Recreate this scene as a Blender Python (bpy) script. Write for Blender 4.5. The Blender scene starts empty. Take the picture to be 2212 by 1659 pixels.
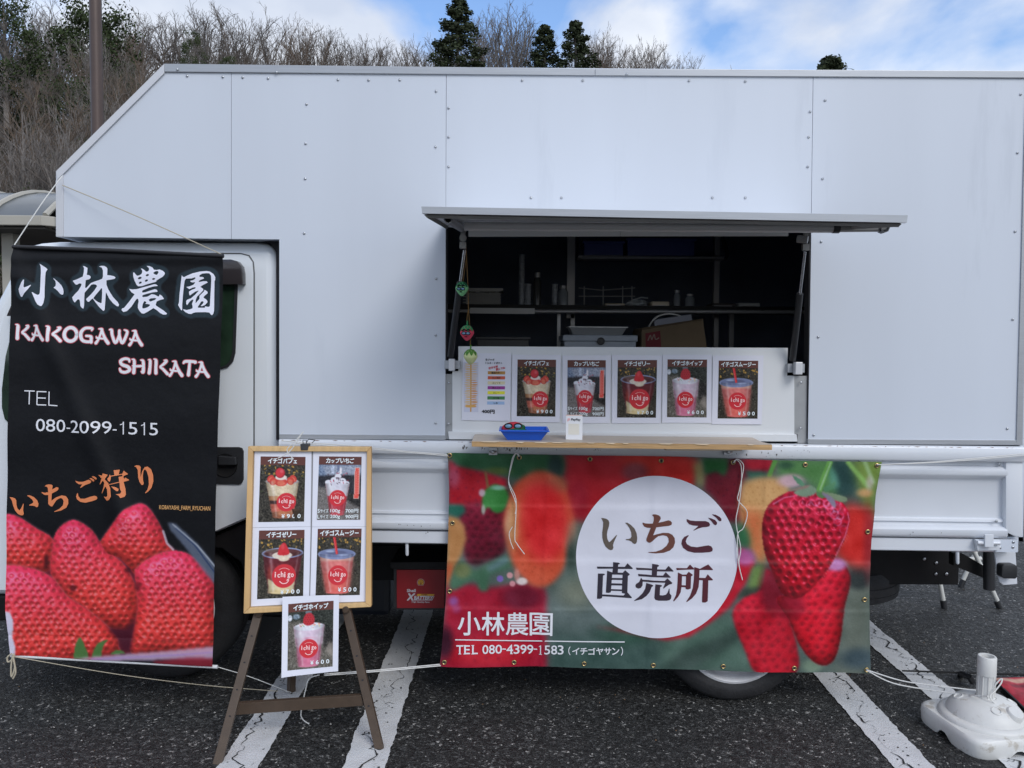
import bpy, bmesh, math, random
import numpy as np
from mathutils import Vector, Matrix
random.seed(7); np.random.seed(7)
R = math.radians
scene = bpy.context.scene
COL = scene.collection

# ------------------------------------------------------------------ camera
F = 1650.0; CX, CY = 1106.0, 829.5; HOR = 750.0; CAMH = 1.52; ROLL = 0.0080
PITCH = math.atan((CY - HOR) / F)
FWD = Vector((0, math.cos(PITCH), -math.sin(PITCH)))
UP0 = Vector((0, math.sin(PITCH), math.cos(PITCH))); RT0 = Vector((1, 0, 0))
RT = RT0 * math.cos(ROLL) + UP0 * math.sin(ROLL)
UP = UP0 * math.cos(ROLL) - RT0 * math.sin(ROLL)
cam_d = bpy.data.cameras.new('camera'); cam = bpy.data.objects.new('camera', cam_d); COL.objects.link(cam)
cam_d.sensor_width = 36.0; cam_d.lens = F / 2212 * 36; cam_d.clip_start = .05; cam_d.clip_end = 900
m3 = Matrix((RT, UP, -FWD)).transposed()
cam.matrix_world = Matrix.Translation((0, 0, CAMH)) @ m3.to_4x4()
scene.camera = cam

def ray(x, y):
    return FWD * F + RT * (x - CX) - UP * (y - CY)
def P(x, y, Y=3.22):
    d = ray(x, y); return Vector((0, 0, CAMH)) + d * (Y / d.y)
def G(x, y, z=0.0):
    d = ray(x, y); return Vector((0, 0, CAMH)) + d * ((z - CAMH) / d.z)

# ------------------------------------------------------------------ sky, sun, exposure
SUN_EL, SUN_AZ = R(40), R(150)      # azimuth measured from +Y towards +X
world = bpy.data.worlds.new('World'); scene.world = world; world.use_nodes = True
wn, wl = world.node_tree.nodes, world.node_tree.links
bg = wn['Background']
sky = wn.new('ShaderNodeTexSky'); sky.sky_type = 'NISHITA'; sky.sun_disc = False
sky.sun_elevation = SUN_EL; sky.sun_rotation = SUN_AZ; sky.air_density = 1.3; sky.dust_density = .6; sky.ozone_density = 2.0
SKY_STRENGTH = .12
tc = wn.new('ShaderNodeTexCoord'); mp = wn.new('ShaderNodeMapping'); mp.inputs['Scale'].default_value = (1, 1, 1.5)
mp.inputs['Location'].default_value = (8.47, .5, 5.25)
n1 = wn.new('ShaderNodeTexNoise'); n1.inputs['Scale'].default_value = 3.1; n1.inputs['Detail'].default_value = 7; n1.inputs['Roughness'].default_value = .5; n1.inputs['Distortion'].default_value = .35
rp = wn.new('ShaderNodeValToRGB'); rp.color_ramp.elements[0].position = .385; rp.color_ramp.elements[1].position = .515
n2 = wn.new('ShaderNodeTexNoise'); n2.inputs['Scale'].default_value = 4.5; n2.inputs['Detail'].default_value = 5
rp2 = wn.new('ShaderNodeValToRGB')
rp2.color_ramp.elements[0].position = .35; rp2.color_ramp.elements[0].color = (5.2, 5.8, 7.0, 1)
rp2.color_ramp.elements[1].position = .62; rp2.color_ramp.elements[1].color = (7.5, 7.9, 8.6, 1)
mx = wn.new('ShaderNodeMix'); mx.data_type = 'RGBA'
wl.new(tc.outputs['Generated'], mp.inputs['Vector']); wl.new(mp.outputs[0], n1.inputs['Vector']); wl.new(mp.outputs[0], n2.inputs['Vector'])
wl.new(n1.outputs['Fac'], rp.inputs[0]); wl.new(n2.outputs['Fac'], rp2.inputs[0])
wl.new(rp.outputs[0], mx.inputs[0]); gn = wn.new('ShaderNodeVectorMath'); gn.operation = 'MULTIPLY'; gn.inputs[1].default_value = (1.25, 1.38, 1.65); wl.new(sky.outputs[0], gn.inputs[0]); wl.new(gn.outputs[0], mx.inputs[6]); wl.new(rp2.outputs[0], mx.inputs[7])
wl.new(mx.outputs[2], bg.inputs[0]); bg.inputs[1].default_value = SKY_STRENGTH
sun_d = bpy.data.lights.new('sun', 'SUN'); sun = bpy.data.objects.new('sun', sun_d); COL.objects.link(sun)
sun_d.energy = 1.5; sun_d.angle = R(26); sun_d.color = (1, .97, .93)
sd = Vector((math.sin(SUN_AZ) * math.cos(SUN_EL), math.cos(SUN_AZ) * math.cos(SUN_EL), math.sin(SUN_EL)))
sun.rotation_euler = sd.to_track_quat('Z', 'Y').to_euler(); sun.location = sd * 20
scene.view_settings.view_transform = 'Standard'; scene.view_settings.look = 'None'
scene.view_settings.gamma = 1; scene.view_settings.exposure = 0.05
try: scene.view_settings.use_curve_mapping = False
except Exception: pass

# ------------------------------------------------------------------ materials
def lin(c):
    a = np.asarray(c, float) / 255.0
    return np.where(a <= .04045, a / 12.92, ((a + .055) / 1.055) ** 2.4)
def hx(r, g, b, k=1.0):
    v = lin((r, g, b)) * k; return (float(v[0]), float(v[1]), float(v[2]), 1)
MATS = {}
def mat(name, col=(.5, .5, .5, 1), rough=.5, metal=0, noise=0, nscale=20, bump=0, bscale=60, spec=.5, coat=0, alpha=None, trans=0, stretch=None, dirt=None):
    if name in MATS: return MATS[name]
    m = bpy.data.materials.new(name); m.use_nodes = True; nt = m.node_tree; b = nt.nodes['Principled BSDF']
    if len(col) == 3: col = tuple(col) + (1,)
    b.inputs['Base Color'].default_value = col; b.inputs['Roughness'].default_value = rough; b.inputs['Metallic'].default_value = metal
    b.inputs['Specular IOR Level'].default_value = spec; b.inputs['Coat Weight'].default_value = coat
    if trans: b.inputs['Transmission Weight'].default_value = trans
    if alpha is not None: b.inputs['Alpha'].default_value = alpha
    tcn = nt.nodes.new('ShaderNodeTexCoord'); src = tcn.outputs['Object']
    if stretch:
        mpn = nt.nodes.new('ShaderNodeMapping'); mpn.inputs['Scale'].default_value = stretch; nt.links.new(src, mpn.inputs[0]); src = mpn.outputs[0]
    if noise:
        n = nt.nodes.new('ShaderNodeTexNoise'); n.inputs['Scale'].default_value = nscale; n.inputs['Detail'].default_value = 6; nt.links.new(src, n.inputs['Vector'])
        r = nt.nodes.new('ShaderNodeMapRange'); r.inputs['From Min'].default_value = .3; r.inputs['From Max'].default_value = .7
        r.inputs['To Min'].default_value = 1 - noise; r.inputs['To Max'].default_value = 1 + noise; nt.links.new(n.outputs['Fac'], r.inputs[0])
        vm = nt.nodes.new('ShaderNodeVectorMath'); vm.operation = 'SCALE'; vm.inputs[0].default_value = col[:3]; nt.links.new(r.outputs[0], vm.inputs['Scale'])
        out = vm.outputs[0]
        if dirt:
            dc, dpos, dsc = dirt
            n3 = nt.nodes.new('ShaderNodeTexNoise'); n3.inputs['Scale'].default_value = dsc; n3.inputs['Detail'].default_value = 8; n3.inputs['Roughness'].default_value = .65
            nt.links.new(src, n3.inputs['Vector'])
            rr = nt.nodes.new('ShaderNodeMapRange'); rr.inputs['From Min'].default_value = dpos; rr.inputs['From Max'].default_value = dpos + .08; nt.links.new(n3.outputs['Fac'], rr.inputs[0])
            mm = nt.nodes.new('ShaderNodeMix'); mm.data_type = 'RGBA'; nt.links.new(rr.outputs[0], mm.inputs[0]); nt.links.new(out, mm.inputs[6]); mm.inputs[7].default_value = tuple(dc[:3]) + (1,)
            out = mm.outputs[2]
        nt.links.new(out, b.inputs['Base Color'])
    if bump:
        n = nt.nodes.new('ShaderNodeTexNoise'); n.inputs['Scale'].default_value = bscale; n.inputs['Detail'].default_value = 4; nt.links.new(src, n.inputs['Vector'])
        bp = nt.nodes.new('ShaderNodeBump'); bp.inputs['Strength'].default_value = bump; bp.inputs['Distance'].default_value = .01
        nt.links.new(n.outputs['Fac'], bp.inputs['Height']); nt.links.new(bp.outputs[0], b.inputs['Normal'])
    MATS[name] = m; return m
def print_mat(name='print', rough=.45, spec=.4, bump=0):
    if name in MATS: return MATS[name]
    m = bpy.data.materials.new(name); m.use_nodes = True; nt = m.node_tree; b = nt.nodes['Principled BSDF']
    a = nt.nodes.new('ShaderNodeAttribute'); a.attribute_name = 'print'
    nt.links.new(a.outputs['Color'], b.inputs['Base Color']); b.inputs['Roughness'].default_value = rough; b.inputs['Specular IOR Level'].default_value = spec
    if bump:
        tcn = nt.nodes.new('ShaderNodeTexCoord'); n = nt.nodes.new('ShaderNodeTexNoise'); n.inputs['Scale'].default_value = 9; n.inputs['Detail'].default_value = 6
        nt.links.new(tcn.outputs['Object'], n.inputs['Vector']); bp = nt.nodes.new('ShaderNodeBump'); bp.inputs['Strength'].default_value = bump; bp.inputs['Distance'].default_value = .02
        nt.links.new(n.outputs['Fac'], bp.inputs['Height']); nt.links.new(bp.outputs[0], b.inputs['Normal'])
    MATS[name] = m; return m

M_WHITE = mat('white_panel', (.61, .655, .73), .40, noise=.035, nscale=1.3, bump=.10, bscale=1.1, dirt=((.585, .63, .705), .60, 3.2), stretch=(1.6, 1.2, .22))
M_BODY = mat('white_paint', (.68, .71, .76), .28, noise=.03, nscale=3, coat=.3, dirt=((.38, .33, .27), .70, 6))
M_CAB = mat('cab_paint', (.76, .80, .84), .25, noise=.02, nscale=2, coat=.5)
M_CHIP = mat('chipped_paint', (.10, .09, .085), .8, noise=.3, nscale=40)
M_RUST = mat('rust', (.20, .09, .05), .9, noise=.4, nscale=60)
M_ALU = mat('aluminium', (.40, .42, .45), .42, metal=.5, noise=.05, nscale=8, stretch=(1, 1, 20))
M_ALUD = mat('dull_aluminium', (.30, .30, .29), .45, metal=.5, noise=.08, nscale=10)
M_STEEL = mat('zinc_steel', (.48, .50, .53), .3, metal=.9, noise=.1, nscale=30)
M_CHROME = mat('chrome', (.75, .76, .78), .15, metal=1)
M_BLACK = mat('black_steel', (.009, .009, .010), .6, noise=.2, nscale=12, spec=.25)
M_BLKPL = mat('black_plastic', (.022, .023, .026), .45, noise=.1, nscale=20)
M_GAP = mat('dark_seam', (.03, .03, .035), .9)
M_RUB = mat('tyre_rubber', (.022, .022, .024), .75, noise=.25, nscale=15, bump=.3, bscale=80)
M_GLASS = mat('dark_glass', (.018, .036, .022), .05, spec=.7, noise=.5, nscale=7)  # green in the base colour stands in for the field showing in the window
M_VISOR = mat('smoked_visor', (.035, .03, .032), .15, spec=.6)
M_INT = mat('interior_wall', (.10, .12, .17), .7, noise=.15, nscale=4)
M_CORD = mat('white_cord', (.72, .72, .70), .8, bump=.3, bscale=300)
M_TWINE = mat('beige_twine', (.48, .43, .33), .9, bump=.3, bscale=300)
M_PAPER = mat('laminated_paper', (.74, .75, .84), .22, noise=.02, nscale=6, bump=.04, bscale=7)
M_PRINT = print_mat(); M_PRINTG = print_mat('laminated_print', .25, .3)
M_CLOTH = print_mat('banner_vinyl', .46, .22, .22)
M_WTXT = mat('white_ink', (.80, .81, .86), .4)
M_LTXT = mat('pale_ink', (.80, .87, .90), .3)
M_INK = mat('black_ink', (.02, .02, .03), .4)
M_REDI = mat('red_ink', hx(205, 45, 65), .4)

# ------------------------------------------------------------------ geometry helpers
def tag(o, label=None, cat=None, group=None, kind=None):
    if label: o['label'] = label
    if cat: o['category'] = cat
    if group: o['group'] = group
    if kind: o['kind'] = kind
    return o
def thing(name, label, cat, loc=(0, 0, 0), group=None):
    o = bpy.data.objects.new(name, None); COL.objects.link(o); o.location = loc; o.empty_display_size = .1
    return tag(o, label, cat, group)
def wpos(o):
    return o.location.copy() if o.parent is None else wpos(o.parent) + o.matrix_parent_inverse.translation + o.location
def adopt(o, parent):
    if parent is not None:
        o.parent = parent; o.matrix_parent_inverse = Matrix.Translation(-wpos(parent))
    return o
class MB:
    def __init__(s): s.v = []; s.f = []; s.mi = []
    def add(s, vs, fs, mi=0):
        k = len(s.v); s.v += [tuple(v) for v in vs]; s.f += [tuple(i + k for i in f) for f in fs]; s.mi += [mi] * len(fs); return s
    def box(s, x0, x1, y0, y1, z0, z1, mi=0, mtx=None):
        vs = [Vector((x, y, z)) for z in (z0, z1) for y in (y0, y1) for x in (x0, x1)]
        if mtx is not None: vs = [mtx @ v for v in vs]
        return s.add(vs, [(0, 2, 3, 1), (4, 5, 7, 6), (0, 1, 5, 4), (2, 6, 7, 3), (0, 4, 6, 2), (1, 3, 7, 5)], mi)
    def tube(s, pts, r, n=8, mi=0, cap=True):
        pts = [Vector(p) for p in pts]; rs = r if isinstance(r, (list, tuple)) else [r] * len(pts)
        vs, fs = [], []; up = None
        for i, p in enumerate(pts):
            d = (pts[min(i + 1, len(pts) - 1)] - pts[max(i - 1, 0)])
            d = d.normalized() if d.length > 1e-9 else Vector((0, 0, 1))
            if up is None: up = Vector((0, 0, 1)) if abs(d.z) < .9 else Vector((1, 0, 0))
            a = d.cross(up)
            if a.length < 1e-6: a = d.orthogonal()
            a.normalize(); b = a.cross(d).normalized(); up = b
            for k in range(n):
                t = 2 * math.pi * k / n; vs.append(p + (a * math.cos(t) + b * math.sin(t)) * rs[i])
        for i in range(len(pts) - 1):
            for k in range(n):
                fs.append((i * n + k, i * n + (k + 1) % n, (i + 1) * n + (k + 1) % n, (i + 1) * n + k))
        if cap: fs += [tuple(range(n - 1, -1, -1)), tuple(range((len(pts) - 1) * n, len(pts) * n))]
        return s.add(vs, fs, mi)
    def ring(s, c, axis, r0, r1, prof=None, n=40, mi=0):
        """lathe: prof list of (radius, along axis)"""
        c = Vector(c); ax = Vector(axis).normalized(); a = ax.orthogonal().normalized(); b = ax.cross(a)
        vs, fs = [], []; m = len(prof)
        for k in range(n):
            t = 2 * math.pi * k / n; d = a * math.cos(t) + b * math.sin(t)
            for (r, h) in prof: vs.append(c + d * r + ax * h)
        for k in range(n):
            for j in range(m - 1):
                fs.append((k * m + j, k * m + j + 1, ((k + 1) % n) * m + j + 1, ((k + 1) % n) * m + j))
        return s.add(vs, fs, mi)
    def prism(s, pts, dy, mi=0):
        """pts: list of 3D (front face), extruded by dy along +Y"""
        n = len(pts); fr = [Vector(p) for p in pts]; d = Vector((0, dy, 0)) if not isinstance(dy, Vector) else dy
        bk = [p + d for p in fr]
        return s.add(fr + bk, [tuple(range(n)), tuple(range(2 * n - 1, n - 1, -1))] + [(i, i + n, (i + 1) % n + n, (i + 1) % n) for i in range(n)], mi)
    def sphere(s, c, r, n=12, m=8, mi=0, sc=(1, 1, 1), fn=None):
        vs, fs = [], []; c = Vector(c)
        for j in range(m + 1):
            ph = math.pi * j / m
            for k in range(n):
                t = 2 * math.pi * k / n; v = Vector((math.sin(ph) * math.cos(t), math.sin(ph) * math.sin(t), math.cos(ph)))
                if fn: v = fn(v)
                vs.append(c + Vector((v.x * sc[0], v.y * sc[1], v.z * sc[2])) * r)
        for j in range(m):
            for k in range(n): fs.append((j * n + k, (j + 1) * n + k, (j + 1) * n + (k + 1) % n, j * n + (k + 1) % n))
        return s.add(vs, fs, mi)
    def build(s, name, m, parent=None, smooth=False, bevel=0, colors=None, fix=True):
        me = bpy.data.meshes.new(name); me.from_pydata(s.v, [], s.f)
        ms = m if isinstance(m, (list, tuple)) else [m]
        for q in ms: me.materials.append(q)
        if len(ms) > 1: me.polygons.foreach_set('material_index', s.mi)
        if colors is not None:
            at = me.color_attributes.new('print', 'FLOAT_COLOR', 'POINT'); at.data.foreach_set('color', np.asarray(colors, np.float32).ravel())
        if fix and colors is None and len(s.f) < 60000:
            b = bmesh.new(); b.from_mesh(me); bmesh.ops.recalc_face_normals(b, faces=b.faces)
            if bevel:
                bmesh.ops.remove_doubles(b, verts=b.verts, dist=1e-5)
                bmesh.ops.bevel(b, geom=[e for e in b.edges if len(e.link_faces) == 2 and e.calc_face_angle(0) > .6], offset=bevel, segments=2, profile=.6, affect='EDGES')
            b.to_mesh(me); b.free()
        if smooth:
            me.polygons.foreach_set('use_smooth', [True] * len(me.polygons))
            try: me.set_sharp_from_angle(angle=R(42))
            except Exception: pass
        me.update()
        o = bpy.data.objects.new(name, me); COL.objects.link(o)
        return adopt(o, parent)
def upts(lst, Y=3.22): return [P(x, y, Y) for x, y in lst]

# text ------------------------------------------------------------
_tc = {}
def text_raw(s):
    if s in _tc: return _tc[s]
    c = bpy.data.curves.new('lettering', 'FONT'); c.body = s; c.resolution_u = 3; o = bpy.data.objects.new('lettering', c); COL.objects.link(o)
    dg = bpy.context.evaluated_depsgraph_get(); me = bpy.data.meshes.new_from_object(o.evaluated_get(dg))
    v = np.array([q.co[:2] for q in me.vertices]) if len(me.vertices) else np.zeros((0, 2)); f = [tuple(p.vertices) for p in me.polygons]
    COL.objects.unlink(o); bpy.data.objects.remove(o); bpy.data.curves.remove(c); bpy.data.meshes.remove(me)
    v = v - v.min(0); v = v / v.max(0) if len(v) else v
    _tc[s] = (v, f); return _tc[s]
def bil(q, s, t):
    (a, b, c, d) = q
    return ((a[0] * (1 - s) + b[0] * s) * (1 - t) + (d[0] * (1 - s) + c[0] * s) * t, (a[1] * (1 - s) + b[1] * s) * (1 - t) + (d[1] * (1 - s) + c[1] * s) * t)
def rect(x0, y0, x1, y1): return [(x0, y0), (x1, y0), (x1, y1), (x0, y1)]
def put_text(mb, s, quad, mp, bold=0.0, off=.0012, mi=0, step=0):
    """write s into quad (TL,TR,BR,BL in the mapping's own units)"""
    v, f = text_raw(s)
    sh = [(0, 0)] if not bold else [(0, 0), (bold, 0), (-bold, 0), (0, bold), (0, -bold), (bold * .7, bold * .7), (-bold * .7, -bold * .7), (bold * .7, -bold * .7), (-bold * .7, bold * .7)]
    for i, (dx, dy) in enumerate(sh):
        pv = [bil(quad, a, 1 - b) for (a, b) in v]; pf = f
        if step: pv, pf = cut2d(pv, f, step)
        mb.add([mp(x + dx, y + dy, off + i * .00006) for x, y in pv], pf, mi)
def poly_fill(loops):
    """2D polygon with holes -> verts, faces"""
    c = bpy.data.curves.new('fill', 'CURVE'); c.dimensions = '2D'; c.fill_mode = 'BOTH'
    for lp in loops:
        sp = c.splines.new('POLY'); sp.points.add(len(lp) - 1); sp.use_cyclic_u = True
        for i, (x, y) in enumerate(lp): sp.points[i].co = (x, -y, 0, 1)
    o = bpy.data.objects.new('fill', c); COL.objects.link(o)
    dg = bpy.context.evaluated_depsgraph_get(); me = bpy.data.meshes.new_from_object(o.evaluated_get(dg))
    v = [(q.co[0], -q.co[1]) for q in me.vertices]; f = [tuple(p.vertices) for p in me.polygons]
    COL.objects.unlink(o); bpy.data.objects.remove(o); bpy.data.curves.remove(c); bpy.data.meshes.remove(me)
    return v, f
def cut2d(v, f, step):
    b = bmesh.new(); vs = [b.verts.new((x, y, 0)) for x, y in v]
    for q in f:
        try: b.faces.new([vs[i] for i in q])
        except ValueError: pass
    xs = [p[0] for p in v]; ys = [p[1] for p in v]
    for ax, lo, hi in ((0, min(xs), max(xs)), (1, min(ys), max(ys))):
        c = math.ceil(lo / step) * step
        while c < hi:
            co = (c, 0, 0) if ax == 0 else (0, c, 0); no = (1, 0, 0) if ax == 0 else (0, 1, 0)
            bmesh.ops.bisect_plane(b, geom=b.verts[:] + b.edges[:] + b.faces[:], plane_co=co, plane_no=no, dist=1e-6); c += step
    b.verts.index_update(); V = [(q.co.x, q.co.y) for q in b.verts]; Fc = [tuple(q.index for q in fc.verts) for fc in b.faces]; b.free(); return V, Fc
def put_poly(mb, loops, cmap, mp, off=.0015, mi=0, step=5):
    v, f = poly_fill([[cmap(x, y) for x, y in lp] for lp in loops]); v, f = cut2d(v, f, step); mb.add([mp(x, y, off) for x, y in v], f, mi)
def crop(x0, y0, k): return lambda x, y: (x0 + x / k, y0 + y / k)
def smooth_path(pts, n=6):
    out = []; q = [pts[0]] + list(pts) + [pts[-1]]
    for i in range(1, len(q) - 2):
        p0, p1, p2, p3 = [np.array(a, float) for a in q[i - 1:i + 3]]
        for k in range(n):
            t = k / n; out.append(tuple(.5 * ((2 * p1) + (-p0 + p2) * t + (2 * p0 - 5 * p1 + 4 * p2 - p3) * t * t + (-p0 + 3 * p1 - 3 * p2 + p3) * t ** 3)))
    out.append(tuple(pts[-1])); return out
def put_stroke(mb, pts, w, cmap, mp, off=.0015, mi=0, n=6, ends=True):
    """pts (x,y) or (x,y,width)"""
    q = [(p[0], p[1], p[2] if len(p) > 2 else w) for p in pts]; q = smooth_path(q, n) if len(q) > 2 else q
    L, Rr = [], []
    for i, p in enumerate(q):
        a = q[max(i - 1, 0)]; b = q[min(i + 1, len(q) - 1)]; d = np.array((b[0] - a[0], b[1] - a[1])); d = d / (np.linalg.norm(d) + 1e-9)
        nx, ny = -d[1] * p[2] / 2, d[0] * p[2] / 2
        L.append((p[0] + nx, p[1] + ny)); Rr.append((p[0] - nx, p[1] - ny))
    vs = []; fs = []
    for a, b in zip(L, Rr):
        vs.append(mp(*cmap(*a), off)); vs.append(mp(*cmap(*b), off))
    for i in range(len(L) - 1): fs.append((2 * i, 2 * i + 1, 2 * i + 3, 2 * i + 2))
    mb.add(vs, fs, mi)
    if ends:
        for e in (q[0], q[-1]):
            if e[2] > 0: mb.add([mp(*cmap(e[0] + math.cos(t * math.pi / 5) * e[2] / 2, e[1] + math.sin(t * math.pi / 5) * e[2] / 2), off + .0001) for t in range(10)], [tuple(range(10))], mi)

# numpy printing --------------------------------------------------
class Img:
    def __init__(s, x0, y0, x1, y1, k, bgc=(0, 0, 0)):
        s.x0, s.y0, s.k = x0, y0, k; s.W = int((x1 - x0) * k) + 1; s.H = int((y1 - y0) * k) + 1
        s.a = np.zeros((s.H, s.W, 3)) + np.array(bgc, float)
        s.X, s.Y = np.meshgrid(x0 + np.arange(s.W) / k, y0 + np.arange(s.H) / k)
        fy = np.fft.fftfreq(s.H * 2)[:, None]; fx = np.fft.fftfreq(s.W * 2)[None, :]; s.fr = fx ** 2 + fy ** 2
    def blur(s, m, b):
        b = b * s.k
        if b < .35: return m
        p = np.pad(m, ((0, s.H), (0, s.W)), mode='symmetric'); return np.real(np.fft.ifft2(np.fft.fft2(p) * np.exp(-2 * (math.pi * b) ** 2 * s.fr)))[:s.H, :s.W]
    def mix(s, m, c, al=1.0):
        m = np.clip(m * al, 0, 1)[..., None]; s.a = s.a * (1 - m) + np.asarray(c, float) * m
    def pmask(s, pts):
        m = np.zeros(s.X.shape, bool); n = len(pts)
        for i in range(n):
            (xa, ya), (xb, yb) = pts[i], pts[(i + 1) % n]
            if ya == yb: continue
            m ^= ((ya > s.Y) != (yb > s.Y)) & (s.X < (xb - xa) * (s.Y - ya) / (yb - ya) + xa)
        return m.astype(float)
    def poly(s, pts, c, blur=1.0, al=1.0, round_=0):
        if round_: pts = smooth_path(list(pts) + [pts[0]], round_)[:-1]
        m = s.blur(s.pmask(pts), blur); s.mix(m, c, al); return m
    def ell(s, cx, cy, rx, ry, c, blur=1.0, al=1.0, rot=0):
        dx, dy = s.X - cx, s.Y - cy; cr, sr = math.cos(rot), math.sin(rot); q = np.sqrt(((dx * cr + dy * sr) / rx) ** 2 + ((-dx * sr + dy * cr) / ry) ** 2)
        e = max(blur, .6 / s.k) / min(rx, ry); m = np.clip((1 - q) / e * .5 + .5, 0, 1); m = m * m * (3 - 2 * m); s.mix(m, c, al); return m
    def line(s, pts, w, c, blur=.6, al=1.0):
        m = np.zeros(s.X.shape)
        for (xa, ya), (xb, yb) in zip(pts[:-1], pts[1:]):
            dx, dy = xb - xa, yb - ya; t = np.clip(((s.X - xa) * dx + (s.Y - ya) * dy) / (dx * dx + dy * dy + 1e-9), 0, 1)
            d = np.hypot(s.X - xa - t * dx, s.Y - ya - t * dy); m = np.maximum(m, np.clip((w / 2 - d) / max(blur, .5 / s.k) + .5, 0, 1))
        s.mix(m, c, al); return m
    def vol(s, mask, b, k, tint=(1, 1, 1)):
        f = (1 - np.clip((s.blur(mask, b) - .5) * 2, 0, 1)) * mask * k
        s.a = s.a * (1 - f[..., None] * np.array(tint))
    def berry(s, pts, col, top, step, edge=.8, pit=1.6, spec=.8, soft=.5, seed=1, L=(-.25, -.62, .74), rnd=3, sq=.85, seedc=(176, 120, 60), al=1.0, body=1.0):
        pts = smooth_path(list(pts) + [pts[0]], rnd)[:-1]; m = s.pmask(pts); ys = [y for x, y in pts]; y0, y1 = min(ys), max(ys); rs = np.random.RandomState(seed)
        Hh = (s.blur(m, 5) * 5 + s.blur(m, 11) * 15 + s.blur(m, 22) * 26) * body; pf = np.zeros(s.X.shape); sf = np.zeros(s.X.shape); j = 0; y = y0 - step
        while y < y1 + step:
            x = min(p[0] for p in pts) - step + (step / 2 if j % 2 else 0); xe = max(p[0] for p in pts) + step
            while x < xe:
                cx, cy = x + rs.randn() * step * .11, y + rs.randn() * step * .10; r = step * .30 * (.85 + .3 * rs.rand()); h = int(r * 3 * s.k) + 2; ix, iy = int((cx - s.x0) * s.k), int((cy - s.y0) * s.k)
                if -h < ix < s.W + h and -h < iy < s.H + h:
                    sl = (slice(max(iy - h, 0), max(iy + h, 0)), slice(max(ix - h, 0), max(ix + h, 0))); X_, Y_ = s.X[sl] - cx, (s.Y[sl] - cy) / sq
                    if X_.size: d = np.hypot(X_, Y_) / r; pf[sl] = np.maximum(pf[sl], np.exp(-d ** 4 * .9)); e = np.hypot(X_ / .55, Y_) / (r * .42); sf[sl] = np.maximum(sf[sl], np.exp(-e ** 4))
                x += step
            y += step * .84 * sq; j += 1
        pf = s.blur(pf, soft); sf = s.blur(sf, soft * .7) * m; Hh = Hh - pf * pit * step * .10 + s.blur(rs.randn(s.H, s.W), 1.2) * .25
        gy, gx = np.gradient(Hh, 1 / s.k); nrm = np.sqrt(gx ** 2 + gy ** 2 + 1); nx, ny, nz = -gx / nrm, -gy / nrm, 1 / nrm
        Lv = np.array(L) / np.linalg.norm(L); df = np.clip(nx * Lv[0] + ny * Lv[1] + nz * Lv[2], 0, 1); Hv = Lv + np.array([0, 0, 1]); Hv /= np.linalg.norm(Hv); sp = np.clip(nx * Hv[0] + ny * Hv[1] + nz * Hv[2], 0, 1) ** 26
        t = np.clip((s.Y - y0) / (y1 - y0) * 1.5, 0, 1)[..., None]; base = np.array(top) * (1 - t) + np.array(col) * t
        c = base * (.58 + .62 * df[..., None]) * (1 - .16 * pf[..., None]); c = c * (1 - .55 * sf[..., None]) + np.array(seedc) * (.5 + .5 * df[..., None]) * .55 * sf[..., None]
        c = c + sp[..., None] * np.array((225, 190, 215)) * spec; a = np.clip(s.blur(m, edge) * al, 0, 1)[..., None]; s.a = np.clip(s.a * (1 - a) + c * a, 0, 250); return m
    def noise(s, amp, scale, seed=0, mask=None):
        rs = np.random.RandomState(seed); n = s.blur(rs.randn(s.H, s.W), scale); n = n / (n.std() + 1e-9) * amp
        if mask is not None: n = n * mask
        s.a = np.clip(s.a + n[..., None], 0, 255)
    def seeds(s, mask, step, ring, dot, rr=.36, al=.7, squash=1.0, seed=1, jit=.18, w=.1, hl=None):
        rs = np.random.RandomState(seed); j = 0; y = s.y0
        while y < s.y0 + s.H / s.k:
            x = s.x0 + (step / 2 if j % 2 else 0)
            while x < s.x0 + s.W / s.k:
                cx, cy = x + rs.randn() * step * jit, y + rs.randn() * step * jit; ix, iy = int((cx - s.x0) * s.k), int((cy - s.y0) * s.k)
                if 0 <= ix < s.W and 0 <= iy < s.H and mask[iy, ix] > .6:
                    r = step * rr * (.85 + .3 * rs.rand()); h = int(r * 1.8 * s.k) + 2
                    ys, xs = slice(max(iy - h, 0), iy + h), slice(max(ix - h, 0), ix + h)
                    d = np.hypot(s.X[ys, xs] - cx, (s.Y[ys, xs] - cy) / squash) / r; mk = mask[ys, xs]
                    m = np.exp(-((d - 1) / (w * 3)) ** 2) * al * mk * (.6 + .4 * (s.Y[ys, xs] > cy))
                    if ring is not None:
                        m = m[..., None]; s.a[ys, xs] = s.a[ys, xs] * (1 - m) + np.array(ring) * m
                    m = (np.exp(-(d / .42) ** 2) * al * mk)[..., None]; s.a[ys, xs] = s.a[ys, xs] * (1 - m) + np.array(dot) * m
                x += step
            y += step * .86 * squash; j += 1
    def sample(s, x, y, gain=1.0):
        fx = np.clip((np.asarray(x) - s.x0) * s.k, 0, s.W - 1.001); fy = np.clip((np.asarray(y) - s.y0) * s.k, 0, s.H - 1.001)
        ix, iy = fx.astype(int), fy.astype(int); tx, ty = (fx - ix)[..., None], (fy - iy)[..., None]; a = s.a
        c = (a[iy, ix] * (1 - tx) + a[iy, ix + 1] * tx) * (1 - ty) + (a[iy + 1, ix] * (1 - tx) + a[iy + 1, ix + 1] * tx) * ty
        c = lin(c) * gain; return np.concatenate([np.clip(c, 0, .85), np.ones(c.shape[:-1] + (1,))], -1)
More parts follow.
